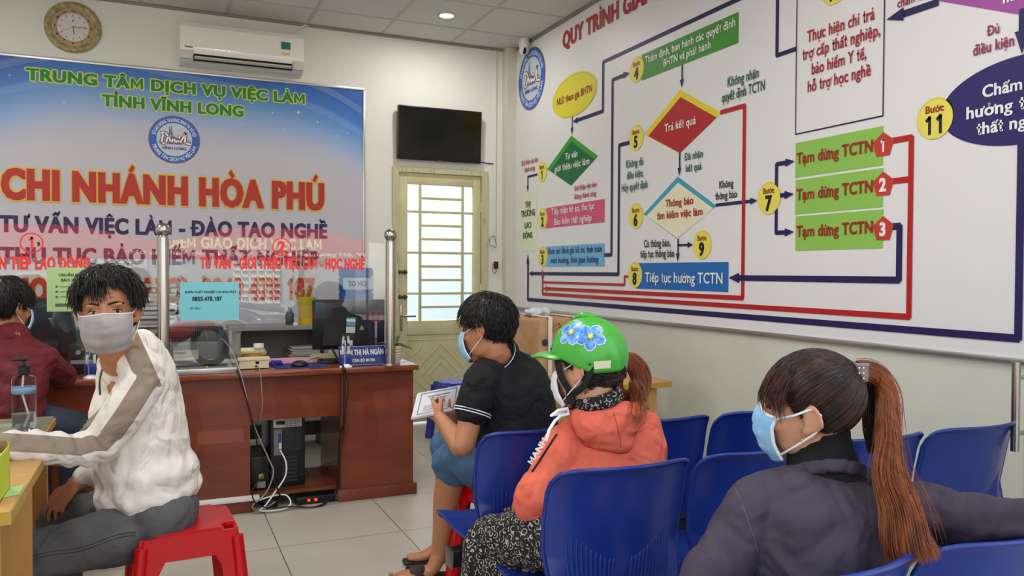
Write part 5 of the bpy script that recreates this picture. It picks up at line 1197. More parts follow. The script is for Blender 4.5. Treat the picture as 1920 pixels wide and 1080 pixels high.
# ================================================================ PEOPLE
m_skin = mat('skin_tan', '#a8714f', .5, col2='#b57c58', nscale=14, nlo=.3, nhi=.7, bump=.05, bscale=250, sss=.12)
m_skin2 = mat('skin_light', '#c08d6c', .5, col2='#cb9978', nscale=14, nlo=.3, nhi=.7, bump=.05, bscale=250, sss=.12)
m_hair = mat('black_hair', '#0b0908', .42, col2='#1a1512', nscale=60)
m_hairb = mat('brown_black_hair', '#1c120d', .38, col2='#3a2216', nscale=40)
m_copper = mat('copper_hair', '#582a15', .40, col2='#a45a2a', nscale=60, nlo=.25, nhi=.8, stretch=(1, 1, .05))
def fr(face, pitch=0., roll=0.):
    """head axes: x right, y face, z up; pitch > 0 looks up, roll > 0 tips the head to its right"""
    f = Vector(face); f.z = 0; f.normalize(); r = f.cross(Vector((0, 0, 1))); u = Vector((0, 0, 1))
    f2 = f*math.cos(pitch)+u*math.sin(pitch); u2 = r.cross(f2)
    r3 = r*math.cos(roll)-u2*math.sin(roll); u3 = r3.cross(f2)
    return Matrix((r3, f2, u3)).transposed()
class Head:
    def __init__(s, o, face, pitch=0., roll=0., k=1.):
        R = fr(face, pitch, roll); s.M = Matrix.Translation(o)@R.to_4x4()@Matrix.Scale(k, 4); s.o = Vector(o); s.k = k; s.R = R
    def w(s, x, y, z): return s.M@Vector((x, y, z))
    def rad(s, d):      # distance to the skull or face surface along local direction d
        best = 0
        for c, r in (((0, -.012, .03), (.076, .095, .092)), ((0, .022, -.02), (.068, .077, .085))):
            a = sum((d[i]/r[i])**2 for i in range(3)); b = sum(-2*d[i]*c[i]/r[i]**2 for i in range(3)); q = sum((c[i]/r[i])**2 for i in range(3))-1
            D = b*b-4*a*q
            if D > 0: best = max(best, (-b+math.sqrt(D))/(2*a))
        return best
    def geo(s, mb, neck_to, neck_r=.055):
        m = MB()
        m.ell((0, -.012, .03), (.076, .095, .092), 32, 22).ell((0, .022, -.02), (.068, .077, .085), 32, 22)
        m.ell((0, .055, -.090), (.030, .030, .026), 20, 14)
        for q in (-1, 1):
            m.ell((q*.040, .014, -.062), (.022, .052, .036)).ell((q*.043, .060, -.020), (.024, .026, .020)).ell((q*.030, .083, .032), (.022, .010, .008))
            m.ell((q*.012, .101, -.034), (.0085, .010, .0075), 12, 8)
            Re = Matrix.Rotation(q*.35, 3, 'Z')@Matrix.Rotation(-.18, 3, 'X')
            m.ell((q*.080, -.008, .002), (.0065, .019, .031), 16, 12, Re).ell((q*.078, .004, -.024), (.007, .010, .012), 12, 8)
            h = [Re@Vector((0, .017*math.cos(a), .029*math.sin(a)))+Vector((q*.086, -.010, .003)) for a in [math.radians(d) for d in range(-60, 240, 20)]]
            m.tube(h, .0042, 8)
        m.loft([((0, .082, .028), .0075, .009, (1, 0, 0)), ((0, .098, -.005), .009, .012, (1, 0, 0)), ((0, .107, -.028), .0115, .011, (1, 0, 0))], 12, 4)
        m.ell((0, .109, -.030), (.0125, .012, .010), 14, 10)
        m.ell((0, .090, -.060), (.024, .011, .006), 16, 8).ell((0, .088, -.070), (.020, .011, .006), 16, 8)
        m.xf(s.M); mb.add(m.v, m.f)
        n0 = s.w(0, -.020, -.02); n1 = s.w(0, -.020, -.085); N = Vector(neck_to)
        mb.loft([(n0, neck_r, neck_r, RT), (n1, neck_r*.98, neck_r, RT), (n1.lerp(N, .6), neck_r*1.03, neck_r*1.03, RT), (N, neck_r*1.3, neck_r*1.2, RT)], 24, 4)
    def face(s, parent, open_=1., look=0., brow='#0c0a09'):
        for q in (-1, 1):
            e = MB()
            for i in range(13):
                for j in range(7):
                    u = -1+i/6; v = -1+j/3; h = math.sqrt(max(0, 1-u*u))*(.0056 if v > 0 else .004)*open_
                    x = q*.031+u*.0145; z = .010+v*h+(.001*u*q); d = Vector((x, .083, z)).normalized(); y = .0845-.9*(abs(x)-.02)**1*.35+.0015*(1-u*u)
                    e.v.append(tuple(s.w(x, y, z)))
            for i in range(12):
                for j in range(6): e.f.append((i*7+j, (i+1)*7+j, (i+1)*7+j+1, i*7+j+1) if q > -2 else 0)
            eo = put('eye', e, mat('eye_white', '#b9aea4', .25), parent, True)
            x = q*.031+look; y = .0845-.35*(abs(x)-.02)+.0022
            put('iris', MB().ell(s.w(x, y-.001, .0105), (.0052, .0052, .0052), 14, 10), mat('iris_dark', '#120a07', .15), eo, True)
            lid = [s.w(q*.031+u*.0155, .0845-.35*(abs(q*.031+u*.0155)-.02)+.0018, .0105+math.sqrt(max(0, 1-u*u))*.0062*open_) for u in [-1+i/5 for i in range(11)]]
            put('eyelid', MB().tube(lid, [.0008]+[.0018]*9+[.0008], 6), mat('lash', '#1a100c', .6), parent, True)
            fold = [s.w(q*.031+u*.0165, .0835-.35*(abs(q*.031+u*.0165)-.02)+.0014, .0150+math.sqrt(max(0, 1-u*u))*.0062*open_) for u in [-1+i/5 for i in range(11)]]
            put('eyelid_fold', MB().tube(fold, [.0006]+[.0013]*9+[.0006], 6), mat('skin_fold', '#87553a', .55), parent, True)
            bw = [s.w(q*(.013+.037*i/8), .0955-.024*(i/8)**1.6, .034+.006*math.sin(PI*i/8*.9)-.003*(i/8)) for i in range(9)]
            put('eyebrow', MB().loft([(b, .0026+.0038*math.sin(PI*(i+.6)/9.4), .003, s.R@Vector((0, 1, 0))) for i, b in enumerate(bw)], 10, 2), mat('brow_hair', brow, .7), parent, True)
    def mask(s, parent, m, band, strapm, top=-.006, tucked=True, pleat=3, bw=1.):
        """pleated cloth or paper mask moulded round the lower face, loops to the ears"""
        mb = MB(); NU, NV = 28, 26
        W0 = .074
        for j in range(NV+1):
            t = j/NV; z = top-.108*t
            wj = W0*(1-.04*t-.30*max(0, t-.62)**1.2)
            for i in range(NU+1):
                u = -1+2*i/NU; a = u*1.18
                # distance of the cheek, nose and chin from the head's axis
                front = .117 - .010*abs(t-.30)*1.6 - .032*max(0, t-.58)**1.3*2.2
                if t < .22: front -= .020*(1-t/.22)*.75
                x = wj*math.sin(a)*1.02; y = .022+(front-.022)*max(0, math.cos(a*.93))**.78
                if abs(u) < .28 and t < .3: y += .004*(1-abs(u)/.28)
                y += .0022*math.sin(t*PI*pleat*2)*(1-abs(u)**6)
                zz = z+.020*(1-abs(u))*max(0, 1-t*3)*.6+.010*abs(u)**2*t*1.5 + (.006*abs(u)**2)*(1-t)
                mb.v.append(tuple(s.w(x, y, zz)))
        for j in range(NV):
            for i in range(NU): k = j*(NU+1)+i; mb.f.append((k, k+1, k+NU+2, k+NU+1))
        o = put('face_mask', mb, m, parent, True); sm = o.modifiers.new('thickness', 'SOLIDIFY'); sm.thickness = .002*s.k; sm.offset = 1
        E = MB().tube([Vector(mb.v[i])+s.R@Vector((0, .0012, 0)) for i in range(NU+1)], .0022*bw, 8)
        put('mask_border', E, band, o, True); put('mask_border', MB().tube([Vector(mb.v[NV*(NU+1)+i]) for i in range(NU+1)], .0016, 8), band, o, True)
        for q in (0, NU):
            sd = 1 if q else -1
            put('mask_border', MB().tube([Vector(mb.v[j*(NU+1)+q]) for j in range(NV+1)], .0024*bw, 8), band, o, True)
            a0 = Vector(mb.v[1*(NU+1)+q]); a1 = Vector(mb.v[(NV-3)*(NU+1)+q])
            put('ear_loop', MB().tube([a0, a0.lerp(s.w(sd*.084, -.004, .024), .55)+s.R@Vector((sd*.004, 0, 0)), s.w(sd*.086, -.010, .030), s.w(sd*.087, -.024, .016), s.w(sd*.085, -.024, -.012), s.w(sd*.082, -.008, -.030), a1.lerp(s.w(sd*.082, -.008, -.030), .5)+s.R@Vector((sd*.003, 0, 0)), a1], .0018*bw, 6), strapm, o, True)
        return o
def hand(mb, W, d, n, curl=.4, ts=1, k=1., spread=.08, thumb=.7, cr=None):
    """palm, four bent fingers of different length and a thumb; d = along the fingers, n = out of the back of the hand"""
    W = Vector(W); d = Vector(d).normalized(); n = Vector(n); n = (n-d*n.dot(d)).normalized(); s = d.cross(n)*ts
    mb.loft([(W-d*.02*k, .023*k, .018*k, s), (W+d*.02*k, .030*k, .016*k, s), (W+d*.06*k, .039*k, .0135*k, s), (W+d*.085*k, .038*k, .011*k, s)], 18, 4)
    for i, (o_, L) in enumerate(((.030, .070), (.010, .080), (-.010, .074), (-.029, .058))):
        p = W+(d*(.082-.004*abs(i-1))+s*o_)*k; a = 0.; c = (cr[i] if cr else curl)*(1+.08*i); q = [(p-d*.01*k, .0088*k, .0088*k, s)]
        side = s*(spread*(1.3-i)*.5)
        for f_, e_ in ((.46, .75), (.30, 1.1), (.24, .8)):
            a += c*e_; v = d*math.cos(a)-n*math.sin(a)+side; p = p+v.normalized()*L*f_*k; q.append((p, (.0085-.0012*len(q)*.6)*k, (.0085-.0012*len(q)*.6)*k, s))
        mb.loft(q, 12, 4)
    p = W+(d*.022+s*.024)*k; v = (d*.62+s*thumb-n*.25).normalized(); p1 = p+v*.036*k; v2 = (d*.85+s*thumb*.3-n*.35).normalized(); p2 = p1+v2*.030*k
    mb.loft([(W+(d*.01+s*.012)*k, .014*k, .013*k, n), (p, .0135*k, .013*k, n), (p1, .0105*k, .0105*k, n), (p2, .0088*k, .0085*k, n)], 12, 4)
def paint(me, mats, fn):
    me.materials.clear()
    for m in mats: me.materials.append(m)
    n = len(me.polygons); c = np.empty(n*3); me.polygons.foreach_get('center', c); c = c.reshape(-1, 3)
    me.polygons.foreach_set('material_index', np.array(fn(c), dtype=np.int32)); me.update(); return me
def folds(amp, sc=(7, 7, 5), seed=0., fine=.35):
    """soft pillows of cloth parted by creases"""
    def f(co, no):
        wp = nz3(co, (3., 3., 3.), seed+9)*.10; c2 = co+np.stack([wp, -wp, wp], 1)
        a = np.minimum(1, np.abs(nz3(c2, sc, seed))*3.2); b = np.minimum(1, np.abs(nz3(c2, tuple(q*2.1 for q in sc), seed+5))*3.)
        return amp*((a-.65)*.8+(b-.65)*fine*1.1)
    return f
def strands(name, S, m, parent, w=.0009, label=None):
    """S: list of point lists; each becomes a thin three-sided tapering lock"""
    V, F = [], []
    for pts in S:
        k = len(pts); b = len(V); a = (pts[1]-pts[0]).orthogonal().normalized() if (pts[1]-pts[0]).length > 1e-8 else Vector((1, 0, 0))
        for i in range(k):
            t = (pts[min(i+1, k-1)]-pts[max(i-1, 0)]); t = t.normalized() if t.length > 1e-8 else Vector((0, 0, 1)); a = a-t*a.dot(t); a = a.normalized() if a.length > 1e-4 else t.orthogonal().normalized(); c = t.cross(a)
            r = w*(1-.75*(i/(k-1))**2)
            for j in range(3): q = 2.094*j; V.append(tuple(pts[i]+a*(r*math.cos(q))+c*(r*math.sin(q))))
        for i in range(k-1):
            for j in range(3): j2 = (j+1) % 3; F.append((b+i*3+j, b+i*3+j2, b+(i+1)*3+j2, b+(i+1)*3+j))
    me = bpy.data.meshes.new(name); me.from_pydata(V, [], F); me.update(); me.polygons.foreach_set('use_smooth', [True]*len(F))
    return put(name, me, m, parent, True, label)
def sph(a, e): return Vector((math.cos(e)*math.sin(a), math.cos(e)*math.cos(a), math.sin(e)))   # a: 0 = face, + = right
def short_hair(H, parent, m, hairline=.60, lift=.011, n=1500, L=.045, fringe=None, seed=1, top_lift=.006, name='hair', nape=-.62, side_low=-.05):
    """cap of hair with clipped edges and combed locks over it"""
    rg = random.Random(seed)
    def inside(d):
        a = abs(math.atan2(d.x, d.y)); e = math.asin(max(-1, min(1, d.z)))
        lim = hairline if a < .75 else hairline+(side_low-hairline)*min(1, (a-.75)/.35) if a < 1.25 else side_low if a < 1.5 else side_low+.35 if a < 1.62 else side_low+(nape-side_low)*min(1, (a-1.62)/.35)
        return e > lim
    mb = MB(); NA, NE = 72, 40; idx = {}
    for j in range(NE+1):
        for i in range(NA):
            a = 2*PI*i/NA; e = -1.0+(PI/2+1.0)*j/NE; d = sph(a, e)
            q = H.rad(d)+lift*(.75 if e < .1 else 1)+top_lift*max(0, math.sin(e))+.0045*mnoise.noise(d*7)
            if not inside(d): q -= lift+top_lift*max(0, math.sin(e))+.012
            idx[(i, j)] = len(mb.v); mb.v.append(tuple(H.w(*(d*q))))
    for j in range(NE):
        for i in range(NA): mb.f.append((idx[(i, j)], idx[((i+1) % NA, j)], idx[((i+1) % NA, j+1)], idx[(i, j+1)]))
    cap = put(name, mb, m, parent, True)
    S = []
    while len(S) < n:
        d = sph(rg.uniform(-PI, PI), math.asin(rg.uniform(-.75, 1)))
        if not inside(d): continue
        a = math.atan2(d.x, d.y); top = max(0, d.z)
        # hair falls away from the crown (a little behind the top)
        crown = Vector((0.05, -.35, .93)).normalized(); fl = (d-crown*d.dot(crown)); fl = fl.normalized() if fl.length > .05 else Vector((1, 0, 0))
        if fringe and d.y > -.1 and d.z > .3: fl = (fl+Vector(fringe)).normalized()
        fl = (fl+Vector((rg.gauss(0, .22), rg.gauss(0, .22), rg.gauss(0, .12)-.15))).normalized()
        p = d*(H.rad(d)+lift*.8+top_lift*top); pts = [H.w(*p)]; ln = L*rg.uniform(.6, 1.15)*(1.25 if d.z > .5 else .8 if d.z > .3 or d.y < -.5 else .45); stp = ln/5
        up = rg.uniform(.1, .5)
        for k in range(5):
            dn = p.normalized(); v = fl-dn*fl.dot(dn); v = v.normalized()+dn*(up*(1-k*.45)); p = p+v.normalized()*stp
            q = H.rad(p.normalized())+(lift+top_lift*max(0, p.normalized().z)+.0005 if p.z > .05 or p.y < -.04 else .004)
            if p.length < q: p = p.normalized()*q
            fl = (fl+Vector((0, 0, -.12))).normalized(); pts.append(H.w(*p))
        S.append(pts)
    strands('hair_locks', S, m, cap, .0014*H.k)
    return cap
def person(label, loc): return thing('person', label, 'person', loc)
V3 = Vector
ZU = Vector((0, 0, 1))
def jean(name, c1, c2): return mat(name, c1, .8, col2=c2, nscale=6, nlo=.35, nhi=.7, bump=.15, bscale=500, wrinkle=.7, wscale=7)
# ---------------------------------------------------------------- 1. man in the white shirt, turning round on the red stool
P1 = person('person in white and taupe long sleeved shirt and grey mask on a red stool', (.08, 2.93, .455))
_o = at(204, 588, 2.5); _c = (CAM-_o); _c.z = 0; _c.normalize(); _rr = _c.cross(ZU); H = Head(_o, _c*.985+_rr*.12, -.03, .07, 1.03)
b = MB(); nk = at(232, 672, 2.60); H.geo(b, nk, .058)
b.loft([(at(238, 690, 2.68), .12, .08, FW), (at(262, 780, 2.72), .13, .10, FW), (at(285, 930, 2.72), .13, .11, FW)], 20, 4)     # trunk
LS, LE, LW = at(268, 712, 2.54), at(172, 842, 2.50), at(6, 842, 2.36)
b.loft([(LS, .05, .05, ZU), (LE, .042, .042, ZU), (LW, .028, .03, ZU)], 16, 6); hand(b, at(-8, 842, 2.35), -RT*.98-FW*.1, ZU, .25, 1, .98)
RS, RE, RW = at(222, 712, 2.92), at(196, 868, 2.98), at(143, 908, 2.90)
b.loft([(RS, .05, .05, FW), (RE, .042, .042, FW), (RW, .030, .034, FW)], 16, 6)
hand(b, at(143, 908, 2.90), V3(at(112, 938, 2.84)-at(143, 908, 2.90)), V3((-.35, -.55, .6)), .42, 1, .98)
put('body', remesh(b, .0045, 3), m_skin, P1)
H.face(P1, .95, -.003)
put('forehead_lines', MB().tube([H.w(-.03+.006*i, .0885-.0012*(i-5)**2*.3, .052+.002*math.sin(i)) for i in range(11)], .0009, 5).tube([H.w(-.026+.0055*i, .084-.0012*(i-5)**2*.3, .064+.002*math.sin(i*.8+1)) for i in range(11)], .0009, 5), mat('skin_fold'), P1)
m_maskg = mat('mask_grey', '#8d8985', .85, col2='#9d9995', nscale=16, bump=.2, bscale=40)
H.mask(P1, m_maskg, mat('mask_edge', '#d8d4ce', .8), mat('mask_edge'), top=-.004)
short_hair(H, P1, m_hair, .96, .013, 2200, .040, (-.35, .9, -.25), 3, .014, side_low=.22)
fr_ = []
rg = random.Random(5)
for k in range(300):      # fringe swept over the forehead, parted over one eye
    a = rg.choice((rg.uniform(-.95, -.25), rg.uniform(-.1, .95), rg.uniform(.2, .9))); d = sph(a, .92+rg.uniform(-.12, .3)); p = d*(H.rad(d)+.017); pts = [H.w(*p)]; ln = .046*rg.uniform(.5, 1.15)*(1.0+.55*math.sin(a*5+.6))
    v = V3((-.12+a*.5+rg.gauss(0, .08), .35, -.75)).normalized()
    for q in range(6):
        p = p+v*ln/6; v = (v+V3((0, -.10, -.10))).normalized(); rr = H.rad(p.normalized())+.004
        if p.length < rr: p = p.normalized()*rr
        pts.append(H.w(*p))
    fr_.append(pts)
strands('fringe', fr_, m_hair, P1, .0016)
m_wsh = mat('white_jersey', '#d9d3c8', .85, col2='#e2ddd3', nscale=5, bump=.12, bscale=90, wrinkle=.8)
m_taupe = mat('taupe_jersey', '#8b7d6c', .85, col2='#94876f', nscale=8, bump=.12, bscale=90)
s = MB()
s.loft([(at(238, 655, 2.60), .070, .055, FW), (at(238, 672, 2.63), .100, .070, FW), (at(246, 692, 2.68), .165, .095, FW), (at(256, 735, 2.72), .205, .122, FW), (at(262, 800, 2.74), .195, .142, FW), (at(270, 860, 2.74), .19, .146, FW), (at(281, 905, 2.74), .20, .160, FW), (at(279, 938, 2.74), .20, .148, FW), (at(281, 955, 2.74), .195, .128, FW)], 36, 5)
sl = [(at(252, 676, 2.58), .062, .062, ZU), (LS, .074, .070, ZU), (at(228, 775, 2.50), .066, .064, ZU), (at(188, 832, 2.48), .060, .060, ZU), (at(150, 843, 2.44), .054, .050, ZU), (at(80, 838, 2.38), .052, .046, ZU), (at(10, 834, 2.34), .042, .040, ZU)]
s.loft(sl, 24, 6)
s.loft([(at(215, 690, 2.86), .06, .06, FW), (RS, .07, .065, FW), (at(205, 800, 2.97), .060, .060, FW), (RE, .058, .058, FW), (at(160, 893, 2.93), .046, .050, FW)], 20, 5)
def f1(co, no):
    w = folds(.007, (8, 8, 5), 2., .35)(co, no); lo = np.clip((.86-co[:, 2])/.25, 0, 1); rip = .0035*np.sin(co[:, 2]*70+4*nz3(co, (4, 4, 4), 3.))*lo
    arm = np.clip((.1-co[:, 0])/.2, 0, 1); return w+rip+arm*.004*np.sin(co[:, 0]*95+5*nz3(co, (7, 7, 7), 9.))
me = remesh(s, .0065, 3, 'shirt', f1)
axis = [V3(q[0]) for q in sl]
def stripe(c):
    out = []
    for p in c:
        p = V3(p); best = 9; bi = None
        for i in range(len(axis)-1):
            a, b_ = axis[i], axis[i+1]; t = max(0, min(1, (p-a).dot(b_-a)/(b_-a).length_squared)); q = a.lerp(b_, t); dd = (p-q).length
            if dd < best: best = dd; bi = (i, t, q, (b_-a).normalized())
        if best > .12: out.append(-1.); continue
        i, t, q, d = bi; v = (p-q); v = v-d*v.dot(d)
        cam_ = (CAM-q).normalized(); cam_ = (cam_-d*cam_.dot(d)).normalized(); g = d.cross(cam_)      # stripe runs down the outer side of the sleeve
        u = v.dot(g); x = i+t
        off = (-.012 if x < 2.5 else -.012+.020*min(1, x-2.5)) ; wd = .031 if x < 2.6 else .026
        out.append(((wd-abs(u-off))/.03) if v.dot(cam_) > 0 else -1.)
    return out
vn = len(me.vertices); vc = np.empty(vn*3); me.vertices.foreach_get('co', vc); at_ = me.attributes.new('stripe', 'FLOAT', 'POINT'); at_.data.foreach_set('value', np.array(stripe(vc.reshape(-1, 3)), dtype=np.float32))
N_ = m_wsh.node_tree; bs_ = N_.nodes['Principled BSDF']; src_ = bs_.inputs['Base Color'].links[0].from_socket
an_ = N_.nodes.new('ShaderNodeAttribute'); an_.attribute_name = 'stripe'; gt_ = N_.nodes.new('ShaderNodeMath'); gt_.operation = 'GREATER_THAN'; gt_.inputs[1].default_value = 0.0
mx_ = N_.nodes.new('ShaderNodeMixRGB'); mx_.inputs[2].default_value = srgb('#8b7d6c'); N_.links.new(an_.outputs['Fac'], gt_.inputs[0]); N_.links.new(gt_.outputs[0], mx_.inputs[0]); N_.links.new(src_, mx_.inputs[1]); N_.links.new(mx_.outputs[0], bs_.inputs['Base Color'])
put('shirt', me, m_wsh, P1)
col_ = MB(); cpt = [nk+RT*(.068*math.cos(a))+(-FW)*(.062*math.sin(a))+ZU*(.022+.012*math.sin(a*1)-.030*max(0, -math.cos(a-.6))) for a in [2*PI*k/24 for k in range(25)]]
put('collar', col_.loft([(p, .007, .020, V3(p)-nk) for p in cpt], 10, 2), m_wsh, P1)
put('zip', MB().tube(snap([at(196, 684, 2.53), at(190, 700, 2.52), at(187, 720, 2.50), at(188, 740, 2.50)], me), .0035, 8), mat('zip_grey', '#5c5a58', .4, .5), P1)
for k in range(3): put('chest_stripe', MB().obox(at(181-k*6.5, 778+k*9, 2.492), (RT*.024+ZU*.022), FW*.010, (RT*.003-ZU*.004)), m_taupe, P1, True)
m_jg = jean('grey_denim', '#4a4a4b', '#5a5a5b')
t_ = MB()
HN, KN = at(292, 985, 2.66), at(40, 1050, 2.40); AN = KN+V3((.03, .02, -.40)); HF, KF = at(292, 950, 2.86), at(112, 972, 2.90); AF = KF+V3((.02, .03, -.42))
t_.loft([(HN.lerp(HF, -.1)+ZU*.02, .13, .10, RT), (HN.lerp(HF, .5)+ZU*.03, .14, .11, RT), (HN.lerp(HF, 1.1)+ZU*.01, .13, .10, RT)], 24, 5)
t_.loft([(HN, .115, .095, ZU), (HN.lerp(KN, .35), .098, .090, ZU), (HN.lerp(KN, .75), .080, .080, ZU), (KN, .074, .074, ZU), (KN+V3((-.01, .0, -.07)), .070, .070, FW), (AN+ZU*.12, .062, .062, FW), (AN, .058, .058, FW)], 24, 6)
t_.loft([(HF, .10, .09, ZU), (HF.lerp(KF, .5), .088, .085, ZU), (KF, .072, .072, ZU), (KF+V3((0, 0, -.07)), .068, .068, FW), (AF, .056, .056, FW)], 24, 6)
me_t1 = remesh(t_, .008, 4, 'trousers', folds(.006, (9, 9, 9), 4., .3)); put('trousers', me_t1, m_jg, P1)
sm_ = MB()
for o_ in (0, .010):
    pts = []
    for k in range(14):
        q = HN.lerp(KN, .06+.9*k/13); rr = (.094-.018*k/13); pts.append(q-FW*rr*.98+ZU*(.012-o_+.006*math.sin(k*.8)))
    sm_.tube(snap(pts, me_t1, .0004), .0012, 6)
put('side_seam', sm_, mat('seam_dark', '#232325', .8), P1)
put('belt', MB().loft([(at(228, 940, 2.60), .016, .004, ZU), (at(246, 953, 2.575), .016, .004, ZU), (at(262, 960, 2.565), .015, .004, ZU)], 10, 3), m_black, P1)
for A_, nm_ in ((AN, 0), (AF, 1)):
    put('shoe', remesh(MB().loft([(V3((A_.x+.03, A_.y, .05)), .035, .045, V3((0, 1, 0))), (V3((A_.x-.08, A_.y, .045)), .045, .040, V3((0, 1, 0))), (V3((A_.x-.19, A_.y, .034)), .038, .028, V3((0, 1, 0)))], 18, 4), .008, 2), mat('shoe_black', '#141414', .5), P1)
# ---------------------------------------------------------------- 2. man in the black polo shirt reading papers
P2 = person('person in a black polo shirt and denim shorts reading white papers, blue mask', (1.33, 3.0, .45))
H = Head(at(913, 619, 3.12), -RT*.93+FW*.36, -.16, .05, 1.03)
b = MB(); nk = at(942, 672, 3.16); H.geo(b, nk, .056)
b.loft([(at(950, 695, 3.18), .10, .08, RT), (at(958, 780, 3.18), .12, .10, RT), (at(955, 880, 3.16), .12, .12, RT)], 20, 4)
S1, E1, W1 = at(900, 718, 3.04), at(868, 836, 2.98), at(826, 786, 3.10)
b.loft([(S1, .05, .05, RT), (S1.lerp(E1, .5), .046, .044, RT), (E1, .041, .041, RT), (E1.lerp(W1, .25)+V3((0, 0, -.004)), .042, .040, RT), (W1, .027, .030, RT)], 18, 6)
hand(b, W1, V3(at(806, 764, 3.14)-W1), V3((-.5, -.6, -.15)), .75, 1, .95)
S3, E3, W3 = at(925, 715, 3.34), at(872, 815, 3.42), at(852, 790, 3.26)
b.loft([(S3, .05, .05, RT), (E3, .04, .04, RT), (W3, .028, .028, RT)], 16, 6); hand(b, W3, V3(at(838, 772, 3.18)-W3), V3((.2, .2, -.9)), .4, -1, .95)
HP, KP, AP = at(955, 888, 3.12), at(848, 860, 3.30), at(824, 1036, 3.38)
b.loft([(HP, .09, .09, ZU), (KP, .062, .062, ZU), (KP+ZU*-.06, .060, .060, FW), (KP.lerp(AP, .40), .056, .058, FW), (KP.lerp(AP, .75), .042, .042, FW), (AP, .034, .036, FW)], 22, 6)
fd = V3((-.80, .12, 0)).normalized()
b.loft([(AP+ZU*-.01, .036, .034, FW), (V3((AP.x, AP.y, .04))+fd*.04, .036, .028, FW), (V3((AP.x, AP.y, .034))+fd*.12, .042, .020, FW), (V3((AP.x, AP.y, .03))+fd*.17, .036, .013, FW)], 18, 4)
for k in range(5): b.ell(V3((AP.x, AP.y, .028))+fd*(.185+.012*(k == 0)-.006*k)+V3((0, 1, 0))*(.030-.015*k), (.013, .009-.0008*k, .010), 12, 8)
K2, A2 = at(838, 836, 3.52), at(842, 1006, 3.60)
b.loft([(at(960, 880, 3.34), .09, .09, ZU), (K2, .062, .062, ZU), (K2+ZU*-.06, .058, .058, FW), (K2.lerp(A2, .4), .054, .054, FW), (A2, .034, .034, FW)], 20, 6)
b.loft([(A2+ZU*-.01, .036, .034, FW), (V3((A2.x, A2.y, .035))+fd*.10, .040, .022, FW), (V3((A2.x, A2.y, .03))+fd*.18, .034, .012, FW)], 16, 4)
put('body', remesh(b, .0045, 3), m_skin, P2)
H.face(P2, .7)
m_maskb = mat('mask_blue', '#7fb6dc', .8, col2='#93c4e4', nscale=14, bump=.12, bscale=60); m_mw = mat('mask_white', '#dfe4e8', .8)
H.mask(P2, m_maskb, m_mw, m_mw)
short_hair(H, P2, m_hair, .72, .012, 2000, .040, (0, .8, -.3), 11, .010, side_low=.15, nape=-.55)
m_polo = mat('black_polo', '#0c0b0d', .9, col2='#131215', nscale=9, bump=.15, bscale=140, wrinkle=.8)
s = MB()
s.loft([(at(940, 663, 3.16), .075, .065, RT), (at(945, 690, 3.18), .12, .15, RT), (at(960, 725, 3.19), .155, .185, RT), (at(968, 785, 3.18), .165, .18, RT), (at(966, 850, 3.17), .16, .165, RT), (at(962, 900, 3.15), .165, .165, RT)], 36, 5)
s.loft([(at(920, 695, 3.10), .06, .06, RT), (S1, .070, .072, RT), (at(886, 772, 3.01), .066, .068, RT)], 24, 5)
s.loft([(at(930, 695, 3.28), .06, .06, RT), (S3, .068, .068, RT), (at(908, 770, 3.38), .062, .062, RT)], 22, 5)
put('polo_shirt', remesh(s, .007, 3, 'polo_shirt', folds(.007, (7, 7, 8), 7., .5)), m_polo, P2)
def ringpts(c, ax, r, n=28, k=1., hint=None):
    ax = V3(ax).normalized(); a = (V3(hint)-ax*V3(hint).dot(ax)).normalized() if hint else ax.orthogonal().normalized(); b_ = ax.cross(a)
    return [V3(c)+a*r*math.cos(2*PI*i/n)+b_*r*k*math.sin(2*PI*i/n) for i in range(n+1)]
cuff = at(885, 776, 3.01); axs = (E1-S1)
put('sleeve_piping', MB().tube(ringpts(cuff-axs.normalized()*.012, axs, .0715), .0022, 8).tube(ringpts(cuff-axs.normalized()*.002, axs, .071), .0022, 8), m_mw, P2, label='white piping round the sleeve')
ca = (H.w(0, -.02, -.08)-nk).normalized()
put('collar', MB().loft([(p, .006, .020, V3(p)-nk-ca*.028) for p in ringpts(nk+ca*.022, ca+FW*.15, .070)], 10, 2), m_polo, P2)
put('collar_piping', MB().tube(ringpts(nk+ca*.034, ca+FW*.15, .0735), .0022, 8), m_mw, P2, label='white piping round the collar')
m_dn = jean('blue_denim', '#34536f', '#466a8a')
t_ = MB()
t_.loft([(at(962, 900, 3.03), .12, .10, FW), (at(962, 898, 3.18), .14, .12, FW), (at(962, 895, 3.36), .12, .10, FW)], 22, 4)
hem = KP+V3((.01, 0, -.02))
t_.loft([(HP, .105, .105, ZU), (HP.lerp(KP, .45), .098, .095, ZU), (HP.lerp(KP, .86)+ZU*.004, .080, .084, ZU), (KP+(KP-HP).normalized()*.005+ZU*-.012, .076, .090, ZU), (KP+ZU*-.05+RT*.012, .074, .074, FW)], 24, 6)
t_.loft([(at(960, 880, 3.34), .10, .10, ZU), (at(900, 855, 3.44), .09, .09, ZU), (K2, .074, .076, ZU)], 24, 6)
put('shorts', remesh(t_, .008, 4, 'shorts', folds(.006, (10, 10, 10), 12., .3)), m_dn, P2)
put('slipper', remesh(MB().loft([(V3((AP.x+.03, AP.y, .012)), .034, .012, V3((0, 1, 0))), (V3((AP.x, AP.y, .012))+fd*.1, .046, .012, V3((0, 1, 0))), (V3((AP.x, AP.y, .012))+fd*.2, .038, .011, V3((0, 1, 0)))], 20, 5), .006, 1), mat('slipper_brown', '#2e211c', .6), P2)
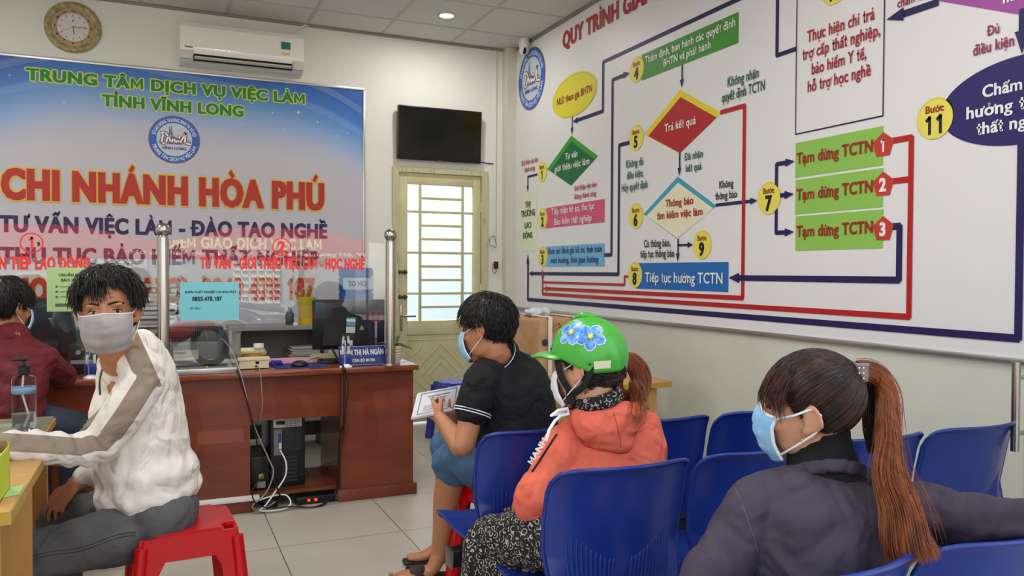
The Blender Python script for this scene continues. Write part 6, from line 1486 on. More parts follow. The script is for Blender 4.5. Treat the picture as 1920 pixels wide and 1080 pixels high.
put('slipper_strap', MB().loft([(V3((AP.x, AP.y-.045, .02))+fd*.11, .030, .005, fd), (V3((AP.x, AP.y-.02, .058))+fd*.10, .032, .005, fd), (V3((AP.x, AP.y+.02, .058))+fd*.10, .032, .005, fd), (V3((AP.x, AP.y+.045, .02))+fd*.11, .030, .005, fd)], 12, 4), mat('slipper_brown'), P2)
put('slipper', remesh(MB().loft([(V3((A2.x+.03, A2.y, .012)), .034, .012, V3((0, 1, 0))), (V3((A2.x, A2.y, .012))+fd*.2, .038, .011, V3((0, 1, 0)))], 20, 5), .006, 1), mat('slipper_brown'), P2)
# the papers in his hands
pa, pb, pc, pd = at(784, 737, 3.12), at(864, 722, 3.28), at(852, 768, 3.18), at(773, 783, 3.02)
bk = thing('paper_booklet', 'white printed form booklet in the hands of the black polo man', 'papers', tuple(pd))
nrm = (pb-pa).cross(pd-pa).normalized(); nrm = nrm if nrm.z > 0 else -nrm
mb_ = MB()
for k in range(5):
    o_ = nrm*(-.0016*k)+(pd-pa)*(.012*k)+(pa-pb)*.01*(k % 2); vs = [pa+o_, pb+o_, pc+o_, pd+o_]; mb_.add(vs+[v-nrm*.0008 for v in vs], [(0, 1, 2, 3), (7, 6, 5, 4), (0, 4, 5, 1), (1, 5, 6, 2), (2, 6, 7, 3), (3, 7, 4, 0)])
put('sheets', mb_, mat('paper'), bk, False)
eu, ev = (pb-pa), (pd-pa)
def onp(u, v): return pa+eu*u+ev*v+nrm*.0012
pr_ = MB()
for (u0, v0, u1, v1) in ((.08, .06, .92, .09), (.08, .90, .92, .93), (.08, .06, .10, .93), (.90, .06, .92, .93), (.25, .22, .75, .26), (.30, .34, .70, .37), (.2, .70, .8, .72), (.2, .78, .8, .80), (.2, .62, .8, .64)): pr_.add([onp(u0, v0), onp(u1, v0), onp(u1, v1), onp(u0, v1)], [(0, 1, 2, 3)])
put('print', pr_, flat('#8d8e96'), bk, False); put('stamp', MB().add([onp(.5+.07*math.cos(2*PI*i/20), .50+.11*math.sin(2*PI*i/20)) for i in range(20)], [tuple(range(20))]), flat('#3a3c58'), bk, False)
# ---------------------------------------------------------------- 3. woman in the orange hoodie and green helmet
P3 = person('person in an orange hoodie and green flowered helmet, seated on the blue bench', (1.15, 2.0, .42))
H = Head(at(1103, 692, 2.36), -RT*.86+FW*.51, -.10, .03, 1.0)
b = MB(); nk = at(1112, 756, 2.40); H.geo(b, nk, .050)
b.loft([(at(1125, 790, 2.42), .10, .08, RT), (at(1130, 880, 2.40), .12, .10, RT), (at(1110, 985, 2.36), .13, .12, RT)], 20, 4)
LS, LE, LW = at(1064, 832, 2.36), at(1002, 945, 2.33), at(978, 950, 2.56)
b.loft([(LS, .035, .035, RT), (LE, .032, .032, RT), (LW, .026, .026, RT)], 14, 5); hand(b, LW, V3((-.5, .8, .05)), ZU, .3, -1, .9)
b.loft([(at(1196, 836, 2.46), .035, .035, RT), (at(1206, 935, 2.48), .032, .032, RT), (at(1080, 945, 2.66), .026, .026, RT)], 14, 5); hand(b, at(1075, 945, 2.66), V3((-.6, .6, 0)), ZU, .3, 1, .9)
KA, KB = at(905, 1010, 2.46), at(955, 1050, 2.40); 
FA, FB = V3((KA.x+.02, KA.y+.03, .06)), V3((KB.x+.1, KB.y+.15, .06))
b.loft([(at(1070, 1010, 2.30), .06, .06, ZU), (KA, .040, .040, ZU), (FA, .034, .034, FW)], 18, 5); b.loft([(FA, .036, .034, FW), (FA+V3((-.14, .1, -.03)), .035, .016, FW)], 14, 4)
b.loft([(at(1110, 1010, 2.40), .06, .06, ZU), (KB, .04, .04, ZU), (FB, .034, .034, FW)], 18, 5); b.loft([(FB, .036, .034, FW), (FB+V3((-.14, .1, -.03)), .035, .016, FW)], 14, 4)
put('body', remesh(b, .0045, 3), m_skin2, P3)
H.face(P3, .7)
H.mask(P3, m_mw, m_mw, m_mw)
# hair under the helmet and the looped ponytail behind it
rg = random.Random(21); S = []
for k in range(700):
    a = rg.uniform(1.25, PI+1.3); e = rg.uniform(-.9, .35) if a > 1.7 else rg.uniform(.05, .4); d = sph(-a if rg.random() < .75 else a, e); p = d*(H.rad(d)+.006+rg.random()*.006); tie = V3((0, -.12, -.028)); pts = []
    for j in range(7):
        t = j/6; q = p.lerp(tie, t*t*.6+t*.4); r_ = H.rad(q.normalized())+.004+.006*rg.random(); q = q.normalized()*max(q.length, r_); pts.append(H.w(*q))
    S.append(pts)
hb = MB(); 
for i in range(0, 40): pass
short_hair(H, P3, m_hairb, .5, .008, 10, .02, None, 5, 0, 'hair', nape=-.95, side_low=.05)
strands('hair_locks', S, m_hairb, P3, .0013)
tie = at(1158, 688, 2.50)
def lockset(name, guide, n, r0, r1, m, parent, seed, w=.0011, frizz=.004, tail=0., flare=False):
    rg = random.Random(seed); S = []; G = [V3(g) for g in guide]; K = len(G)
    fine = []
    for i in range(K-1):
        p0, p1, p2, p3 = G[max(i-1, 0)], G[i], G[i+1], G[min(i+2, K-1)]
        for k in range(4): t = k/4; fine.append(.5*((2*p1)+(p2-p0)*t+(2*p0-5*p1+4*p2-p3)*t*t+(3*p1-p0-3*p2+p3)*t*t*t))
    fine.append(G[-1]); L = len(fine)
    for s_ in range(n):
        a = rg.uniform(0, 2*PI); q = math.sqrt(rg.random()); ph = rg.uniform(0, 6); end = L-1-int(rg.random()**2*tail*L); pts = []
        for i in range(max(2, end)+1):
            t = i/(L-1); r = (r0+(r1-r0)*(math.sin(PI*min(1, t*.9+.05))**.6 if not flare else t**.75))*q*(1 if t < .75 or not tail or flare else 1-.25*(t-.75)/.25)
            tg = (fine[min(i+1, L-1)]-fine[max(i-1, 0)]).normalized(); u = tg.cross(FW); u = u.normalized() if u.length > .1 else RT; v = tg.cross(u)
            pts.append(fine[i]+u*r*math.cos(a+.5*math.sin(t*3+ph*.2))+v*r*.75*math.sin(a)+V3((math.sin(t*9+ph), math.cos(t*8+ph), 0))*frizz*t)
        S.append(pts)
    return strands(name, S, m, parent, w)
# loop of hair: out of the clip, round and back under
lockset('looped_ponytail', [at(1152, 706, 2.44), at(1166, 680, 2.46), at(1190, 684, 2.47), at(1202, 712, 2.47), at(1192, 742, 2.45), at(1168, 752, 2.42), at(1152, 732, 2.41), at(1156, 708, 2.41)], 1100, .014, .034, m_copper, P3, 31, .0012, .004)
lockset('loose_strands', [at(1190, 715, 2.42), at(1198, 745, 2.36), at(1195, 775, 2.28), at(1185, 800, 2.24)], 90, .012, .030, m_copper, P3, 32, .0007, .010, .6)
m_clip = mat('clip_white', '#d6cdb8', .35)
put('hair_clip', MB().loft([(at(1152, 658, 2.38), .012, .005, RT), (at(1156, 680, 2.37), .011, .005, RT), (at(1158, 700, 2.40), .009, .004, RT)], 12, 4).loft([(at(1140, 660, 2.40), .003, .003, ZU), (at(1155, 662, 2.37), .005, .004, ZU), (at(1172, 661, 2.42), .003, .003, ZU)], 8, 3), m_clip, P3)
m_hood = mat('orange_cotton', '#d4614a', .88, col2='#db6b52', nscale=5, nlo=.3, nhi=.7, bump=.12, bscale=120, wrinkle=.8)
s = MB()
s.loft([(at(1120, 770, 2.41), .085, .075, RT), (at(1128, 800, 2.42), .155, .105, RT), (at(1136, 832, 2.42), .18, .125, RT), (at(1134, 880, 2.40), .178, .135, RT), (at(1122, 940, 2.37), .175, .14, RT), (at(1112, 1000, 2.34), .18, .145, RT)], 36, 5)
s.loft([(at(1092, 812, 2.44), .05, .05, RT), (LS, .066, .064, RT), (at(1030, 890, 2.34), .062, .060, RT), (at(1004, 936, 2.32), .066, .064, RT), (at(1004, 962, 2.37), .058, .058, RT), (at(980, 950, 2.55), .042, .042, RT)], 26, 6)
s.loft([(at(1170, 812, 2.48), .05, .05, RT), (at(1192, 836, 2.47), .066, .066, RT), (at(1206, 900, 2.46), .066, .066, RT), (at(1190, 950, 2.50), .060, .060, RT), (at(1095, 948, 2.64), .042, .042, RT)], 26, 6)
me_ho = remesh(s, .0065, 3, 'hoodie', folds(.009, (7, 7, 5), 31., .5)); put('hoodie', me_ho, m_hood, P3)
# hood lying on the back: a pouch hanging to a point, its rim standing round the neck
c0_ = at(1136, 772, 2.39)
hq = MB().loft([(at(1138, 772, 2.325), .112, .034, RT), (at(1143, 790, 2.305), .108, .044, RT), (at(1155, 815, 2.300), .082, .040, RT), (at(1166, 836, 2.300), .045, .030, RT), (at(1171, 847, 2.305), .018, .018, RT)], 30, 5)
rim_ = [V3(at(1134, 768, 2.385))+RT*(.108*math.cos(a))+FW*(-.082*math.sin(a))+ZU*(.004-.010*math.sin(a)+.016*math.cos(a)) for a in [2*PI*k/28 for k in range(29)]]
hq.loft([(p, .012, .022, p-V3(at(1134, 768, 2.385))) for p in rim_], 12, 2)
me_hd = remesh(hq, .007, 4, 'hood', folds(.007, (10, 10, 8), 51., .3)); put('hood', me_hd, m_hood, P3)
put('hood_seam', MB().tube(snap([at(1150+2.2*k-.08*k*k, 774+6.5*k, 2.27) for k in range(11)], me_hd, .0004), .0012, 6), mat('seam_orange', '#a8432f', .8), P3)
_ds = [at(1030, 806, 2.27), at(1024, 826, 2.262)]
put('drawstring', MB().tube([at(1060, 772, 2.33), at(1046, 776, 2.30), at(1034, 779, 2.29), at(1046, 770, 2.29), at(1064, 766, 2.31), at(1066, 776, 2.31), at(1050, 780, 2.30), at(1040, 790, 2.28), at(1030, 806, 2.27), at(1024, 826, 2.262)], .0048, 8), m_mw, P3, label='white drawstring tied in a bow')
put('sleeve_stripe', MB().tube(snap([at(1044-4.6*k, 815+7*k, 2.27) for k in range(11)], me_ho, .001), .0032, 8), m_black, P3)
lettering('sleeve_lettering', 'MẠNH', at(997, 872, 2.245), (at(1026, 826, 2.245)-at(997, 872, 2.245)).normalized(), ((-RT*.8+ZU*.5)).normalized(), .085, .016, P3, '#e4ded8', .03, .002)
def lvmat(name, base, ink, sc=26):
    m = bpy.data.materials.new(name); m.use_nodes = True; N = m.node_tree; b_ = N.nodes['Principled BSDF']; L = N.links.new
    t = N.nodes.new('ShaderNodeTexCoord'); v = N.nodes.new('ShaderNodeTexVoronoi'); v.feature = 'DISTANCE_TO_EDGE'; v.inputs['Scale'].default_value = sc*1.3
    v2 = N.nodes.new('ShaderNodeTexVoronoi'); v2.inputs['Scale'].default_value = sc*2.1
    w_ = N.nodes.new('ShaderNodeMath'); w_.operation = 'SINE'; k_ = N.nodes.new('ShaderNodeMath'); k_.operation = 'MULTIPLY'; k_.inputs[1].default_value = 16
    L(t.outputs['Object'], v.inputs[0]); L(t.outputs['Object'], v2.inputs[0]); L(v2.outputs['Distance'], k_.inputs[0]); L(k_.outputs[0], w_.inputs[0])
    g = N.nodes.new('ShaderNodeMath'); g.operation = 'GREATER_THAN'; g.inputs[1].default_value = .55; L(w_.outputs[0], g.inputs[0])
    g2 = N.nodes.new('ShaderNodeMath'); g2.operation = 'GREATER_THAN'; g2.inputs[1].default_value = .07; L(v.outputs['Distance'], g2.inputs[0])
    mu = N.nodes.new('ShaderNodeMath'); mu.operation = 'MULTIPLY'; L(g.outputs[0], mu.inputs[0]); L(g2.outputs[0], mu.inputs[1])
    mx = N.nodes.new('ShaderNodeMixRGB'); mx.inputs[1].default_value = srgb(base); mx.inputs[2].default_value = srgb(ink); L(mu.outputs[0], mx.inputs[0]); L(mx.outputs[0], b_.inputs['Base Color']); b_.inputs['Roughness'].default_value = .85
    return m
m_lv = lvmat('monogram_cloth', '#0d0b0c', '#a39c90', 24)
put('scarf_collar', remesh(MB().loft([(p, .010, .024, V3(p)-H.w(0, -.026, -.088)) for p in ringpts(H.w(0, -.026, -.088), ZU*.95-RT*.28, .063, k=1.05)], 12, 2), .006, 3, 'scarf', folds(.004, (20, 20, 20), 3., .4)), m_lv, P3)
t_ = MB()
t_.loft([(at(1060, 1015, 2.28), .13, .10, RT), (at(1110, 1015, 2.36), .14, .11, RT), (at(1150, 1015, 2.44), .12, .10, RT)], 22, 4)
t_.loft([(at(1070, 1015, 2.28), .098, .092, ZU), (at(985, 1010, 2.36), .085, .082, ZU), (KA+RT*.02, .068, .068, ZU), (KA+V3((-.0, 0, -.06)), .066, .068, FW), (FA+ZU*.15, .06, .06, FW), (FA+ZU*.03, .055, .055, FW)], 24, 6)
t_.loft([(at(1120, 1020, 2.40), .098, .092, ZU), (KB, .07, .07, ZU), (KB+V3((.01, .01, -.08)), .066, .066, FW), (FB+ZU*.04, .055, .055, FW)], 24, 6)
put('trousers', remesh(t_, .008, 4, 'trousers', folds(.008, (9, 9, 9), 41., .3)), m_lv, P3)
# helmet worn on the head: lifts off, so it is a thing of its own
m_helm = mat('helmet_green', '#3fa733', .32, coat=.25, bump=.02, bscale=30)
hl = thing('motorcycle_helmet', 'bright green half helmet with blue flowers on the orange hoodie woman', 'helmet', tuple(H.w(0, 0, .06)))
HC, HR = V3((0, -.006, .042)), V3((.099, .119, .114))
def rimz(a):   # elevation of the rim by azimuth
    a = abs(a); return .06 if a < .9 else .06-.16*min(1, (a-.9)/.4) if a < 1.3 else -.10-.36*min(1, (a-1.3)/.7)
def hs(a, e, k=1.0): d = V3((math.cos(e)*math.sin(a)*HR.x, math.cos(e)*math.cos(a)*HR.y, math.sin(e)*HR.z)); return H.w(*(HC+d*k))
NA, NE = 72, 26; sh = MB()
for j in range(NE+1):
    for i in range(NA):
        a = -PI+2*PI*i/NA; e = rimz(a)+(PI/2-rimz(a))*j/NE; sh.v.append(tuple(hs(a, e, 1+.012*(j < 2))))
for j in range(NE):
    for i in range(NA): i2 = (i+1) % NA; sh.f.append((j*NA+i, j*NA+i2, (j+1)*NA+i2, (j+1)*NA+i))
o = put('shell', sh, m_helm, hl, True); q = o.modifiers.new('t', 'SOLIDIFY'); q.thickness = .010; q.offset = 1
o2 = put('crown_ridge', MB().loft([(hs(0, 1.25, 1.0), .012, .008, H.R@V3((1, 0, 0))), (hs(0, 1.5, 1.03), .020, .012, H.R@V3((1, 0, 0))), (hs(PI, 1.35, 1.0), .012, .008, H.R@V3((1, 0, 0)))], 14, 5), m_helm, hl, True)
br = MB(); NB_ = 25
for j in range(9):
    for i in range(NB_):
        a = -1.15+2.3*i/(NB_-1); t = j/8; ext = .070*t*max(0, math.cos(a*1.22))**.7; base_ = V3((math.sin(a)*HR.x*.99, math.cos(a)*HR.y*.99, 0)); dz = math.sin(rimz(a))*HR.z
        p = HC+base_+V3((math.sin(a)*.25*ext, ext, dz-ext*.10+.012*(1-abs(a)/1.15)*math.sin(PI*t*.9))); br.v.append(tuple(H.w(*p)))
for j in range(8):
    for i in range(NB_-1): k = j*NB_+i; br.f.append((k, k+1, k+NB_+1, k+NB_))
o = put('brim', br, m_helm, hl, True); q = o.modifiers.new('t', 'SOLIDIFY'); q.thickness = .006; q.offset = 0
def flower(a0, e0, R_, rot, hl):
    cen = hs(a0, e0); nrm_ = (cen-H.w(*HC)).normalized(); tx = ZU.cross(nrm_).normalized(); ty = nrm_.cross(tx)
    inv = H.M.inverted()
    def proj(p, k):
        q_ = inv@p-HC; l_ = math.sqrt((q_.x/HR.x)**2+(q_.y/HR.y)**2+(q_.z/HR.z)**2); return H.w(*(HC+q_/l_*k))
    fl_ = None
    for layer, (sc_l, col, kk) in enumerate(((1.10, '#cfdcf0', 1.012), (1.0, '#3f7fd0', 1.020))):
        m_ = MB()
        for p5 in range(5):
            th = rot+2*PI*p5/5; NS, NT = 8, 8; base = len(m_.v)
            for i in range(NS+1):
                r_ = R_*(i/NS)*(sc_l); 
                for j in range(NT+1):
                    u = -1+2*j/NT; wd = .60*math.sin(PI*min(1, (i/NS)*.78+.10))**.8*(1 if sc_l == 1 else 1.10); notch = 1-.10*math.exp(-(u/.25)**2)*(i/NS)**4-.16*u*u*(i/NS)**3
                    x_ = r_*notch*math.cos(th+u*wd*.95); y_ = r_*notch*math.sin(th+u*wd*.95)
                    m_.v.append(tuple(proj(cen+tx*x_+ty*y_, kk+.0006*p5)))
            for i in range(NS):
                for j in range(NT): k = base+i*(NT+1)+j; m_.f.append((k, k+1, k+NT+2, k+NT+1))
        mm_ = mat('petal_blue', '#2f6cc4', .3, col2='#6fb0ea', nscale=70, nlo=.35, nhi=.65) if layer else flat('#c4d4ee', .3)
        o_ = put('flower_print' if layer == 0 else 'petals', m_, mm_, hl if layer == 0 else fl_, True)
        if layer == 0: fl_ = o_
    st_ = MB()
    for k in range(14):
        th = 2*PI*k/14; pts = [proj(cen+(tx*math.cos(th)+ty*math.sin(th))*R_*q, 1.030) for q in (0, .10, .16+.08*(k % 2))]; st_.tube(pts, .0013, 5)
    st_.add([proj(cen+(tx*math.cos(2*PI*i/16)+ty*math.sin(2*PI*i/16))*R_*.14, 1.030) for i in range(16)], [tuple(range(16))])
    put('flower_centre', st_, flat('#e8dc6c', .4), fl_, True)
flower(-1.42, .66, .045, .3, hl); flower(-2.02, .50, .045, .9, hl)
put('rivet', MB().ell(hs(-1.95, -.20, 1.015), (.004, .004, .004), 12, 8), mat('old_brass'), hl); put('rivet', MB().ell(hs(-.62, .22, 1.012), (.0035, .0035, .0035), 12, 8), mat('old_brass'), hl)
pt_ = MB()
for i in range(6):
    for j in range(3): pt_.v.append(tuple(hs(-2.05-.09*i, -.34+.10*j, 1.016)))
for i in range(5):
    for j in range(2): k = i*3+j; pt_.f.append((k, k+1, k+4, k+3))
put('white_sticker', pt_, flat('#d8d4b8', .4), hl, True)
m_web = mat('strap_black', '#0a0a0b', .7)
for sd in (-1, 1):
    put('chin_strap', MB().loft([(hs(sd*-.0+sd*.95, .02, .97), .011, .002, H.R@V3((0, 1, 0))), (H.w(sd*.082, .050, -.010), .011, .002, H.R@V3((0, 1, 0))), (H.w(sd*.072, .030, -.060), .011, .002, H.R@V3((0, 1, 0))), (H.w(sd*.045, .032, -.108), .010, .002, H.R@V3((0, 1, 0))), (H.w(0, .040, -.124), .010, .002, H.R@V3((0, 1, 0)))], 10, 5), m_web, hl, True)
    put('chin_strap', MB().loft([(hs(sd*2.0, -.25, .96), .010, .002, H.R@V3((0, .7, .7))), (H.w(sd*.087, -.028, -.038), .010, .002, H.R@V3((0, .7, .7))), (H.w(sd*.075, .022, -.068), .010, .002, H.R@V3((0, .7, .7)))], 10, 5), m_web, hl, True)
    put('buckle', MB().obox(H.w(sd*.068, .030, -.078), H.R@V3((.004, 0, 0)), H.R@V3((0, .014, 0)), H.R@V3((0, 0, .018)), .002), m_web, hl)
# ---------------------------------------------------------------- 4. woman with the long ponytail
P4 = person('person with long copper ponytail, blue mask and dark purple jacket, one arm stretched right', (1.2, 1.22, .42))
H = Head(at(1517, 764, 1.72), -RT*.93+FW*.37, -.03, -.20, 1.0)
b = MB(); nk = at(1545, 886, 1.70); H.geo(b, nk, .050)
b.loft([(at(1545, 960, 1.66), .10, .06, RT), (at(1545, 1010, 1.62), .12, .09, RT), (at(1530, 1200, 1.60), .13, .11, RT)], 20, 4)
LS, LE, LW = at(1420, 952, 1.64), at(1325, 1110, 1.55), at(1400, 1230, 1.66)
b.loft([(LS, .035, .035, RT), (LE, .03, .03, RT), (LW, .026, .026, RT)], 14, 5); hand(b, LW, V3((.5, .6, -.45)), ZU, .4, -1, .9)
RS, RE, RW = at(1680, 955, 1.66), at(1830, 972, 1.58), at(1945, 975, 1.52)
b.loft([(RS, .035, .035, ZU), (RE, .03, .03, ZU), (RW, .026, .026, ZU)], 14, 5); hand(b, at(1952, 968, 1.515), V3(at(2050, 990, 1.50)-RW), ZU, .35, -1, .9)
KA, KB = V3((1.12, 1.60, .47)), V3((1.34, 1.62, .47)); FA, FB = V3((1.10, 1.56, .06)), V3((1.34, 1.58, .06))
for K_, F_, x_ in ((KA, FA, 1.12), (KB, FB, 1.28)):
    b.loft([(V3((x_, 1.26, .50)), .09, .09, RT), (K_, .06, .06, RT), (F_, .036, .036, RT)], 18, 5); b.loft([(F_, .036, .03, RT), (F_+V3((0, .15, -.03)), .036, .015, RT)], 14, 4)
put('body', remesh(b, .0045, 3), m_skin2, P4)
H.face(P4, .7, brow='#2a1810')
H.mask(P4, m_maskb, m_mw, m_mw, bw=1.6)
# scalp hair combed back to the tie
tieL = V3((.018, -.100, .082))
def combed(n, seed, lift, m, w, low=-.50):
    rg = random.Random(seed); S = []
    tl = tieL.normalized()
    while len(S) < n:
        a = rg.uniform(-PI, PI); e = rg.uniform(low, 1.45); d = sph(a, e); aa = abs(a)
        lim = .52 if aa < .85 else .52-.50*min(1, (aa-.85)/.40) if aa < 1.25 else .02 if aa < 1.45 else .34 if aa < 1.68 else -.50
        if e < lim: continue
        pts = []; l0 = lift*rg.uniform(.5, 1.2)
        for j in range(9):
            t = j/8; q = d.lerp(tl, t); q = q.normalized(); rr = H.rad(q)+l0+.004*t; 
            if t > .85: rr = rr*(1-(t-.85)/.15)+tieL.length*(t-.85)/.15 if tieL.length > rr else rr+.010*(t-.85)/.15
            pts.append(H.w(*(q*rr)))
        S.append(pts)
    return S
capm = MB(); NA, NE = 64, 36
for j in range(NE+1):
    for i in range(NA):
        a = 2*PI*i/NA; a_ = a if a <= PI else a-2*PI; e = -.95+(PI/2+.95)*j/NE; d = sph(a_, e); aa = abs(a_)
        lim = .55 if aa < .85 else .55-.48*min(1, (aa-.85)/.40) if aa < 1.25 else .07 if aa < 1.45 else .36 if aa < 1.68 else -.48
        capm.v.append(tuple(H.w(*(d*(H.rad(d)+(.0035 if e > lim else -.006))))))
for j in range(NE):
    for i in range(NA): capm.f.append((j*NA+i, j*NA+(i+1) % NA, (j+1)*NA+(i+1) % NA, (j+1)*NA+i))
cap = put('hair', capm, m_hairb, P4, True)
strands('hair_locks', combed(3000, 61, .006, m_hairb, .001), m_hairb, cap, .0012)
rg = random.Random(77); S = []
for k in range(380):     # fringe over the brow and wisps by the temple
    a = rg.uniform(-1.15, .7); d = sph(a, .62+rg.uniform(-.05, .5)); p = d*(H.rad(d)+.009); pts = [H.w(*p)]; ln = (.070 if a > -.95 else .085)*rg.uniform(.6, 1.1); v = V3((a*.35+rg.gauss(0, .06), .55, -.6)).normalized()
    for q in range(7):
        p = p+v*ln/7; v = (v+V3((0, -.13, -.16))).normalized(); rr = H.rad(p.normalized())+.005
        if p.length < rr: p = p.normalized()*rr
        pts.append(H.w(*p))
    S.append(pts)
strands('fringe', S, mat('fringe_hair', '#2a1610', .45, col2='#4a2416', nscale=40), P4, .0010)
def core(guide, rr, parent):
    put('ponytail_core', MB().loft([(V3(g), r, r*.75, RT) for g, r in zip(guide, rr)], 16, 5), m_copper, parent, True)
core([H.w(*tieL), at(1640, 706, 1.76), at(1661, 745, 1.74), at(1664, 810, 1.66), at(1668, 880, 1.56), at(1688, 950, 1.50), at(1700, 1000, 1.47)], [.008, .016, .020, .024, .027, .026, .012], P4)
lockset('ponytail', [H.w(*tieL), at(1640, 702, 1.76), at(1662, 740, 1.74), at(1664, 810, 1.66), at(1668, 880, 1.56), at(1690, 950, 1.50), at(1702, 1010, 1.46), at(1712, 1050, 1.45)], 2600, .016, .046, m_copper, P4, 71, .0010, .010, .40, True)
lockset('flyaway_hair', [H.w(*tieL), at(1642, 704, 1.76), at(1666, 742, 1.74), at(1668, 810, 1.66), at(1674, 880, 1.56), at(1696, 950, 1.50), at(1712, 1020, 1.46)], 90, .022, .062, m_copper, P4, 75, .0005, .016, .7, True)
lockset('ponytail_underside', [H.w(*(tieL*.96)), at(1628, 725, 1.76), at(1632, 790, 1.74), at(1636, 850, 1.70)], 300, .008, .018, m_hairb, P4, 73, .0012, .003, .3)
m_clear = mat('clear_clip', '#f0e8e6', .05, trans=.85, ior=1.3)
ck_ = put('hair_clip', MB().obox(at(1615, 700, 1.665), RT*.012+ZU*.001, FW*.008, ZU*.018, .002), m_clear, P4, label='clear plastic hair clip')
put('clip_top', MB().obox(at(1615, 683, 1.665), RT*.013, FW*.012, ZU*.0025, .001), m_clear, ck_)
for dx in (-4, 4):
    for dy in (-10, 0, 10): put('clip_bead', MB().ell(at(1615+dx, 700+dy, 1.655), (.0022, .0022, .0022), 10, 6), mat('bead', '#e8e2e0', .1, .3), ck_)
put('earring', MB().tube([at(1506+3*math.sin(q*.8), 817+q*1.6, 1.632) for q in range(8)], .0014, 6), mat('gold_thin', '#c9a24a', .25, 1), P4)
m_blk2 = mat('black_knit', '#0b0a0b', .92, bump=.2, bscale=160)
ax4 = (H.w(0, -.02, -.09)-nk).normalized()
put('turtleneck', remesh(MB().loft([(nk-ax4*.03, .090, .086, RT), (nk+ax4*.010, .078, .076, RT), (nk+ax4*.045, .069, .068, RT), (nk+ax4*.088, .067, .066, RT), (nk+ax4*.091, .060, .060, RT)], 28, 4), .006, 3, 'turtleneck', folds(.003, (14, 14, 30), 5., .3)), m_blk2, P4)
m_jk = mat('purple_jacket', '#342b39', .72, col2='#3d3443', nscale=4, nlo=.3, nhi=.7, bump=.1, bscale=90, wrinkle=.9, wscale=6)
s = MB()
s.loft([(at(1543, 922, 1.69), .100, .066, RT), (at(1541, 938, 1.67), .150, .086, RT), (at(1540, 966, 1.65), .172, .106, RT), (at(1540, 1015, 1.63), .165, .120, RT), (at(1535, 1090, 1.62), .165, .13, RT), (at(1530, 1180, 1.62), .17, .135, RT), (at(1525, 1240, 1.62), .18, .14, RT)], 40, 5)
s.loft([(at(1465, 930, 1.68), .05, .05, RT), (LS, .062, .062, RT), (at(1375, 1030, 1.60), .062, .060, RT), (LE, .058, .058, RT), (at(1345, 1190, 1.60), .05, .05, RT), (LW, .042, .042, RT)], 26, 6)
s.loft([(at(1625, 940, 1.70), .055, .055, ZU), (RS, .060, .060, ZU), (at(1760, 965, 1.62), .056, .056, ZU), (RE, .052, .052, ZU), (at(1890, 973, 1.55), .046, .046, ZU), (at(1935, 975, 1.525), .042, .042, ZU)], 26, 6)
def f4(co, no):
    w = folds(.008, (8, 8, 5), 71., .5)(co, no); arm = np.clip((co[:, 0]-1.42)/.08, 0, 1)
    return w+arm*.009*np.sin((co[:, 0]*.9+co[:, 2]*.5)*62+7*nz3(co, (6, 6, 6), 4.))
me_jk = remesh(s, .006, 3, 'jacket', f4); put('jacket', me_jk, m_jk, P4)
put('jacket_collar', remesh(MB().loft([(p, .007, .017, V3(p)-nk) for p in ringpts(nk-ax4*.018, ax4, .092, k=.95)], 10, 2), .006, 2), m_jk, P4)
put('shoulder_seam', MB().tube(snap([at(1378+5*k-.1*k*k, 915+11*k, 1.55) for k in range(12)], me_jk, .0002), .0011, 6), mat('seam_purple', '#5a4e5e', .8), P4)
t_ = MB()
t_.loft([(V3((1.08, 1.22, .50)), .12, .10, RT), (V3((1.2, 1.22, .51)), .14, .11, RT), (V3((1.32, 1.22, .50)), .12, .10, RT)], 22, 4)
for K_, F_, x_ in ((KA, FA, 1.12), (KB, FB, 1.28)): t_.loft([(V3((x_, 1.26, .50)), .095, .09, RT), (K_, .072, .072, RT), (K_+ZU*-.08, .068, .068, RT), (F_+ZU*.03, .055, .055, RT)], 22, 5)
put('trousers', remesh(t_, .009, 3, 'trousers', folds(.006, (9, 9, 9), 45., .3)), mat('black_trousers', '#131215', .85), P4)
# ---------------------------------------------------------------- 5. man in the dark red jacket at the far desk
P5 = person('person in a dark red jacket seen from behind at the left desk', (-.55, 4.0, .45))
H = Head(at(12, 578, 3.52), FW*.97+RT*.30, -.12, .04, 1.0)
b = MB(); nk = at(16, 634, 3.50); H.geo(b, nk, .056)
b.loft([(at(14, 660, 3.50), .12, .07, RT), (at(10, 760, 3.44), .13, .09, RT)], 20, 4)
LS, LE, LW = at(80, 672, 3.52), at(120, 708, 3.76), at(66, 704, 3.98)
b.loft([(LS, .04, .04, RT), (LE, .036, .036, RT), (LW, .028, .028, RT)], 14, 5); hand(b, LW, V3((-.5, .8, 0)), ZU, .3, 1, .95)
b.loft([(at(-64, 672, 3.46), .04, .04, RT), (at(-100, 712, 3.66), .036, .036, RT), (at(-60, 706, 3.9), .028, .028, RT)], 14, 5); hand(b, at(-58, 706, 3.92), V3((.3, .9, 0)), ZU, .3, 1, .95)
put('body', remesh(b, .005, 3), m_skin, P5)
short_hair(H, P5, m_hair, .5, .013, 1500, .040, None, 15, .008, side_low=.0, nape=-.58)
H.face(P5, .7)
H.mask(P5, m_maskb, m_mw, m_mw)
m_red = mat('dark_red_jacket', '#5a0f18', .75, col2='#661420', nscale=5, bump=.1, bscale=90, wrinkle=.8)
s = MB()
s.loft([(at(16, 628, 3.50), .09, .07, RT), (at(14, 648, 3.50), .155, .095, RT), (at(12, 690, 3.49), .185, .115, RT), (at(8, 735, 3.45), .175, .12, RT), (at(5, 775, 3.43), .17, .125, RT)], 32, 5)
